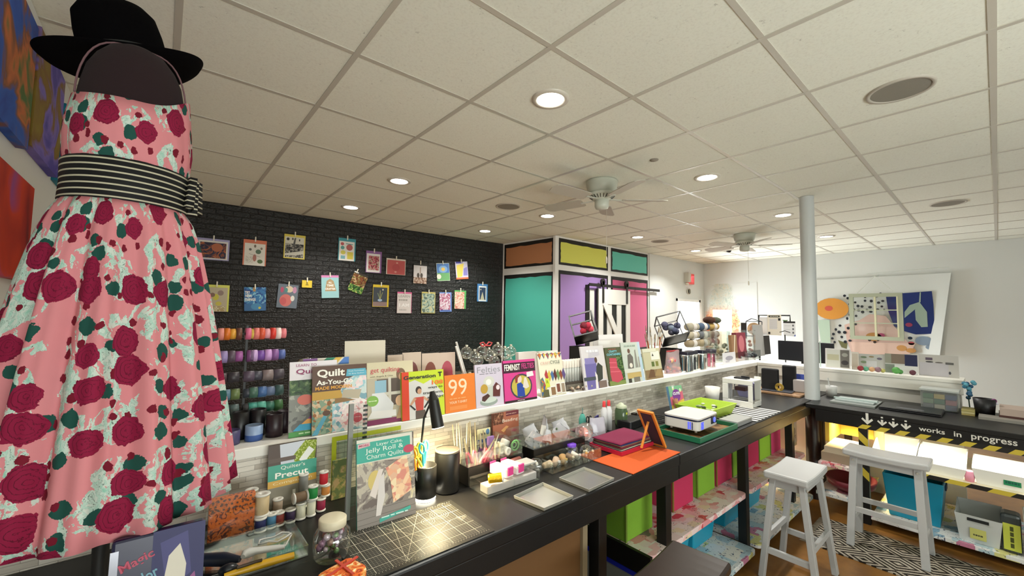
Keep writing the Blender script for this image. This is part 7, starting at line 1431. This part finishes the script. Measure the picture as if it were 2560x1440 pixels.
mb = MB(); mb.tube([(0, 0, 0), (0, 0, .26)], .006, mat('#b8ccc0', .3), 8); pc_ = Px(2052, 930, sx - .05); mb.build('sign_edge_rod', None, (sx - .05, pc_.y, RZ), (0, .0, 0), label='thin pale rod standing beside the framed sign by the column', cat='rod')
# counter-top things on the right
zc = .8705
t = thing('storage_box', 'clear lidded box of folded colourful fabrics on the side counter', 'storage box', (4.86, .225, zc)); MB().box(0, .17, 0, .215, 0, .15, clear('#d8dcd8', .78, .15)).build('box_body', t, bevel=.008); MB().box(-.006, .176, -.006, .221, .15, .168, mat('#b4b8b4', .35)).build('lid', t, bevel=.004)
mb = MB(); fc = ['#4a4a80', '#c8b8a8', '#6a6a78', '#b05a70', '#4a7a5c', '#8aa080', '#2c3c80', '#d8b868', '#3f7a4a']
for k, c in enumerate(fc): mb.box(.012, .15, .012 + .065 * (k % 3), .072 + .065 * (k % 3), .008 + .042 * (k // 3), .045 + .042 * (k // 3), mat(c, .8))
mb.build('folded_fabrics', t)
t = thing('black_pot', 'black round pot with purple tips on the side counter', 'pot', (4.92, .09, zc)); MB().lathe([(0, 0), (.05, 0), (.062, .13), (.058, .13), (.046, .006), (0, .006)], mat('#121013', .45), 28).build('pot_wall', t); mb = MB(); mb.ball((.0, -.05, .12), .016, mat('#7a2c6a', .5), 10); mb.ball((.01, -.062, .10), .01, mat('#dcd8e4', .4), 8); mb.build('contents', t)
t = thing('teal_flower', 'teal artificial flower sprig behind the storage box', 'artificial flower', (5.02, .17, zc)); mb = MB(); mb.tube([(0, 0, 0), (.0, .01, .2)], .004, '#3a5a4a', 6); mb.build('stem', t); mb = MB(); r_ = random.Random(3)
for k in range(14): mb.ball((r_.uniform(-.02, .02), r_.uniform(-.04, .03), r_.uniform(.1, .24)), .016, mat(r_.choice(['#3a7a94', '#5aa0b4', '#2c5a7a']), .6), 7)
mb.build('petals', t)
for k, (z, c) in enumerate([(0, '#b8a868'), (.014, '#c8bc88'), (.028, '#a89c60')]): MB().box(4.80, 4.98, .14, .21, zc + z, zc + z + .013, mat(c, .7)).build('yellow_booklet', None, label=f'yellow booklet, {["bottom", "middle", "top"][k]} of three beside the black pot', cat='booklet', group='yellow booklets beside the black pot')
t = thing('brown_box', 'brown box with a pink-beige top at the right edge of the side counter', 'box', (4.80, -.28, zc)); MB().box(0, .26, 0, .30, 0, .035, mat('#4a2620', .5)).build('base', t); MB().box(.005, .255, .005, .295, .035, .085, mat('#b8a498', .6)).build('upper_tray', t)
MB().box(4.70, 4.85, -.12, .12, zc, zc + .02, mat('#8f8a82', .6)).build('grey_book', None, label='grey book lying before the black pot', cat='book')
t = thing('paper_trimmer', 'grey paper trimmer on the side counter right of the column', 'paper trimmer', (4.50, .68, zc)); MB().box(0, .36, 0, .30, 0, .014, mat('#7f8480', .4)).build('base', t); MB().box(.08, .30, .02, .28, .014, .026, mat('#9fa8a6', .35)).build('cutting_bed', t); MB().box(.14, .17, .0, .30, .026, .034, clear('#c4d4d0', .3, .2)).build('guide_bar', t)
t = thing('laptop', 'closed black laptop lying on the side counter', 'laptop', (4.52, .30, zc)); MB().box(0, .30, 0, .36, 0, .012, mat('#15161a', .35)).build('base', t, bevel=.004); MB().box(0, .30, 0, .36, .013, .022, mat('#1a1b20', .3)).build('lid', t, bevel=.004); MB().box(.05, .10, .10, .26, .0222, .0228, mat('#5a5c62', .3)).build('label_plate', t)
t = thing('white_bottle', 'white cup with a folded tip on the counter right of the column', 'cup', (4.86, 1.04, zc)); MB().lathe([(0, 0), (.04, 0), (.045, .10), (.04, .10), (.036, .004), (0, .004)], mat('#c9c8c4', .4), 24).build('cup_body', t); MB().beam((.02, .02, .09), (.02, .03, .17), .03, .004, '#dcdcda').build('paper_tip', t)
# far wall hanging: painted cloth
TXm = TX(8.84, 0, 0)      # art x = -world y, art y = world z, facing the room
def uvp(px, py): p = Px(px, py, 8.84); return (-p.y, p.z)
tp = thing('fabric_wall_hanging', 'large white cloth hanging with painted orange, pink and navy flowers on the far wall', 'wall hanging', (0, 0, 0)); V = []; F = []; n_ = 24; m_ = 10
TL, TR, BR_, BL_ = uvp(2003, 702), uvp(2378, 682), uvp(2350, 892), uvp(2030, 872)
mb = MB(); mb.T = TXm
for i in range(n_ + 1):
    for j in range(m_ + 1):
        u, v_ = i / n_, j / m_; x = (TL[0] * (1 - u) + TR[0] * u) * (1 - v_) + (BL_[0] * (1 - u) + BR_[0] * u) * v_; y = (TL[1] * (1 - u) + TR[1] * u) * (1 - v_) + (BL_[1] * (1 - u) + BR_[1] * u) * v_; V.append((x, y, .012 + .008 * math.sin(u * 17) * v_ + (.05 * max(0, u - .88) * 8 * (.3 + v_))))
for i in range(n_):
    for j in range(m_): a = i * (m_ + 1) + j; F.append((a, a + 1, a + m_ + 2, a + m_ + 1))
mb.add(V, F, mat('#d9dbd6', .9), True); mb.build('cloth', tp)
mb = MB(); mb.T = TX(8.84 - .03, 0, 0)
def P_(pts, z, c): mb.poly([uvp(*p) for p in pts], z, mat(c, .85))
def Dk(px, py, r, z, c, ry=None): u, v_ = uvp(px, py); s_ = abs(uvp(px + 10, py)[0] - u) / 10; mb.disc(u, v_, z, r * s_, mat(c, .85), 22, ry=(ry or r) * s_)
P_([(2045, 800), (2075, 800), (2078, 870), (2056, 868)], .0, '#b4c8b4'); Dk(2080, 772, 42, .001, '#d8943c', 33); Dk(2073, 771, 10, .002, '#cc5a44', 8)
P_([(2215, 737), (2262, 733), (2330, 728), (2334, 760), (2338, 834), (2290, 836), (2262, 828), (2236, 815), (2222, 780)], .001, '#1c2f6e')
P_([(2299, 755), (2318, 780), (2320, 817), (2304, 818), (2290, 800), (2288, 775)], .002, '#9cb0a0'); P_([(2299, 755), (2290, 772), (2262, 795), (2262, 780), (2275, 763)], .002, '#9cb0a0'); P_([(2300, 731), (2303, 731), (2302, 756), (2298, 756)], .002, '#9cb0a0'); Dk(2273, 812, 9, .002, '#9a3c5a', 7)
P_([(2112, 812), (2150, 800), (2175, 785), (2215, 790), (2240, 820), (2265, 850), (2290, 872), (2240, 885), (2130, 882), (2118, 850)], .0005, '#d8b8ac'); P_([(2128, 855), (2290, 858), (2275, 885), (2135, 886)], .003, '#e4c4b4')
Dk(2185, 842, 20, .004, '#c08a4c', 14); Dk(2175, 850, 4, .005, '#3a2c24'); Dk(2188, 855, 4, .005, '#3a2c24'); Dk(2196, 850, 3, .005, '#3a2c24'); Dk(2204, 838, 9, .004, '#a84a6c', 7)
Dk(2310, 852, 22, .003, '#8a9cb0', 16); Dk(2330, 868, 16, .003, '#8a9cb0', 10); Dk(2276, 845, 6, .003, '#1c2a3c', 5); Dk(2279, 858, 8, .003, '#c05a60', 6); Dk(2255, 870, 13, .004, '#d09a5c', 10); Dk(2278, 876, 13, .004, '#d09a5c', 8); P_([(2096, 850), (2120, 858), (2118, 872), (2105, 868)], .002, '#6a6a44')
r_ = random.Random(5); done = []
for k in range(400):
    px, py = r_.uniform(2082, 2240), r_.uniform(735, 862)
    inside = (px > 2112 and py < 790 + (px - 2112) * .02) or (abs(px - (2120 - (py - 790) * .25)) < 26 and py >= 785)
    if ((px - 2080) / 48) ** 2 + ((py - 772) / 38) ** 2 < 1: inside = False
    if py > 780 and px > 2150: inside = False
    if px > 2214 : inside = False
    if inside and all((px - a) ** 2 + (py - b_) ** 2 > 95 for a, b_ in done) and len(done) < 110: done.append((px, py)); Dk(px, py, r_.uniform(3.0, 4.8), .0035, '#20242c', r_.uniform(3.2, 4.8))
mb.build('painted_flowers', tp)
mb = MB(); a, b_ = Px(2168, 685, 8.78), Px(2373, 668, 8.78); mb.cyl(a, b_, .008, .008, mat('#d8dcd6', .4), 10); mb.build('curtain_rod', None, label='white rod with end knobs above the painted wall hanging', cat='rod')
# hanging sash window
SX = 8.45
def uvs(px, py): p = Px(px, py, SX); return (-p.y, p.z)
sw = thing('sash_window', 'old sage green window sash hanging on chains before the painted cloth', 'window sash', (0, 0, 0)); fm = mat('#b4bca4', .6); cm_ = mat('#dcdcb8', .5)
x0_, y1_ = uvs(2122, 735); x1_, y0_ = uvs(2261, 853); mb = MB(); mb.T = TX(SX, 0, 0); tf = .055
for a in ((x0_, x0_ + tf, y0_, y1_), (x1_ - tf, x1_, y0_, y1_), (x0_ + tf, x1_ - tf, y1_ - tf, y1_), (x0_ + tf, x1_ - tf, y0_, y0_ + tf)): mb.box(a[0], a[1], a[2], a[3], -.02, .02, fm)
mb.build('frame', sw); mb = MB(); mb.T = TX(SX, 0, 0); xm = (x0_ + x1_) / 2; mb.box(xm - .012, xm + .012, y0_ + tf, y1_ - tf, -.015, .022, cm_).box(x1_ - tf - .012, x1_ - tf + .006, y0_ + tf, y1_ - tf, -.015, .024, cm_)
hh = (y1_ - y0_ - 2 * tf) / 3
for k in (1, 2): mb.box(x0_ + tf, x1_ - tf, y0_ + tf + hh * k - .008, y0_ + tf + hh * k + .008, -.014, .018, fm)
mb.build('muntins', sw); mb = MB(); mb.T = TX(SX, 0, 0); mb.box(x0_ + tf, x1_ - tf, y0_ + tf, y1_ - tf, -.002, .002, clear(amt=.85)); mb.build('pane', sw)
hk = Px(2186, 690, SX); mb = MB()
for px in (2142, 2240):
    e = Px(px, 734, SX); N = 14
    for k in range(N): a = e.lerp(hk, k / N); b_ = e.lerp(hk, (k + .8) / N); mb.beam(a, b_, .012, .012, '#dfe3da')
mb.cyl(hk, hk + Vector((.35, 0, .03)), .006, .006, '#dfe3da', 8); mb.build('hanging_chain', sw)
# monitor, notice frame, turntable art on the cash desk
MX = 5.95
MB().box(5.70, 6.5, 1.18, 2.15, 0, .99, mat('#d0ccc4', .6)).box(5.66, 6.54, 1.14, 2.2, .99, 1.02, mat('#dedad2', .5)).build('cash_desk', None, label='pale cash desk beyond the far end of the white shelf', cat='desk')
t = thing('monitor', 'black flat monitor seen from behind, left of the column', 'monitor', (MX, 1.52, 1.021), Matrix.Rotation(-.08, 3, 'Z')); MB().box(-.015, .015, -.29, .29, .06, .30, mat('#0d1018', .4)).build('screen_housing', t, bevel=.006); MB().box(-.01, .02, -.04, .04, .0, .08, bk).build('stand_neck', t); MB().box(-.08, .08, -.12, .12, 0, .01, bk).build('stand_foot', t)
NX = 6.3; a, b_ = Px(1897, 788, NX), Px(1975, 790, NX); t = thing('pipe_stand', 'black pipe stand holding printed notices behind the monitor', 'notice stand', (NX, b_.y, 1.021)); w = a.y - b_.y; h = a.z - 1.021
MB().tube([(0, w, 0), (0, w, h), (0, 0, h), (0, 0, h - .12)], .011, bk, 8).build('pipe_frame', t)
for k, (px0, py0, px1, py1, lb, its_) in enumerate([(1898, 793, 1922, 838, 'plain cream notice at the left of the pipe stand', [('r', .1, .1, .9, .9, '#dcd8d4')]), (1918, 787, 1954, 839, 'tall notice with a dark heading on the pipe stand', [('r', .1, .88, .9, .97, '#2a2c20'), ('t', '~', .5, .925, .6, .03, '#e8e4d4'), ('r', .15, .3, .7, .8, '#c9c4c0'), ('l', .2, .7, .75, .7, .015, '#a8a4a0'), ('l', .2, .6, .75, .6, .015, '#a8a4a0'), ('l', .2, .5, .75, .5, .015, '#a8a4a0'), ('l', .2, .4, .75, .4, .015, '#a8a4a0'), ('r', .78, .72, .95, .84, '#1c1c1c'), ('r', .05, .05, .2, .16, '#1c1c1c')]), (1958, 803, 1989, 841, 'smaller notice with three black square icons and a dark heading on the pipe stand', [('r', 0, .88, 1, 1, '#1c1814'), ('r', .75, .66, .88, .78, '#5a5a5c'), ('r', .75, .42, .88, .54, '#5a5a5c'), ('r', .75, .18, .88, .3, '#5a5a5c'), ('l', .1, .7, .6, .7, .02, '#a4a4a4'), ('l', .1, .45, .6, .45, .02, '#a4a4a4'), ('p', [(.85, 0), (1, 0), (1, .14)], '#2c4aa0')])]):
    x_ = NX - .02 - .01 * k; u0, v1 = -Px(px0, py0, x_).y, Px(px0, py0, x_).z; u1, v0 = -Px(px1, py1, x_).y, Px(px1, py1, x_).z; nt_ = thing('notice', lb, 'notice', (x_, -u0, v0), -PI / 2); MB().box(0, u1 - u0, 0, .003, 0, v1 - v0, mat('#dcd2c0' if k == 1 else '#d8d6d4', .6)).build('board', nt_); mb = MB(); mb.T = face_T(); art(mb, u1 - u0, v1 - v0, its_); mb.build('print', nt_)
q_ = Px(1963, 860, NX - .1); mb = MB(); mb.tube([(0, 0, 0), (0, 0, q_.z + .12 - 1.021)], .007, '#1c1c1c', 8); mb.tube([(0, -.06, q_.z + .15 - 1.021), (0, 0, q_.z + .17 - 1.021), (0, .06, q_.z + .15 - 1.021)], .005, '#1c1c1c', 6); mb.build('scroll_easel', None, (NX - .1, q_.y, 1.021), label='small black easel in front of the notices', cat='easel')
p = Px(1963, 800, NX); t = thing('succulent', 'tiny green succulent above the small notice', 'plant', (NX, p.y, p.z - .02)); mb = MB()
for k in range(12): a = 2 * PI * k / 12; mb.tube([(0, 0, 0), (.03 * math.cos(a), .03 * math.sin(a), .02)], [.008, .003], '#5a7a4c', 6)
mb.build('leaves', t)
WX = 6.2; p = Px(1885, 822, WX); t = thing('wall_organiser', 'small wire box with a spiral picture left of the notices', 'wire box', (WX, p.y, p.z)); bl_ = MB(); s_ = .10
for a, b_ in (((0, -s_, -s_), (0, s_, -s_)), ((0, s_, -s_), (0, s_, s_)), ((0, s_, s_), (0, -s_, s_)), ((0, -s_, s_), (0, -s_, -s_)), ((-.08, 0, s_ + .04), (0, s_, s_)), ((-.08, 0, s_ + .04), (0, -s_, s_))): bl_.beam(a, b_, .008, .008, '#2a3038')
bl_.build('wire_frame', t); mb = MB(); mb.T = TX(-.005, 0, 0)
for k, c in enumerate(['#d8b48c', '#b8886c', '#e0ccb0', '#8fa4c4']): mb.disc(.01 * k, -.01 * k, .001 * k, .085 - .02 * k, mat(c, .6), 24)
mb.build('spiral_picture', t); MB().box(-.02, .02, .10, .16, -.14, .08, '#2a2622').build('dark_post', t); MB().box(-.004, .004, -.01, .01, -(p.z - 1.021), -s_, '#2a2622').build('stem', t)
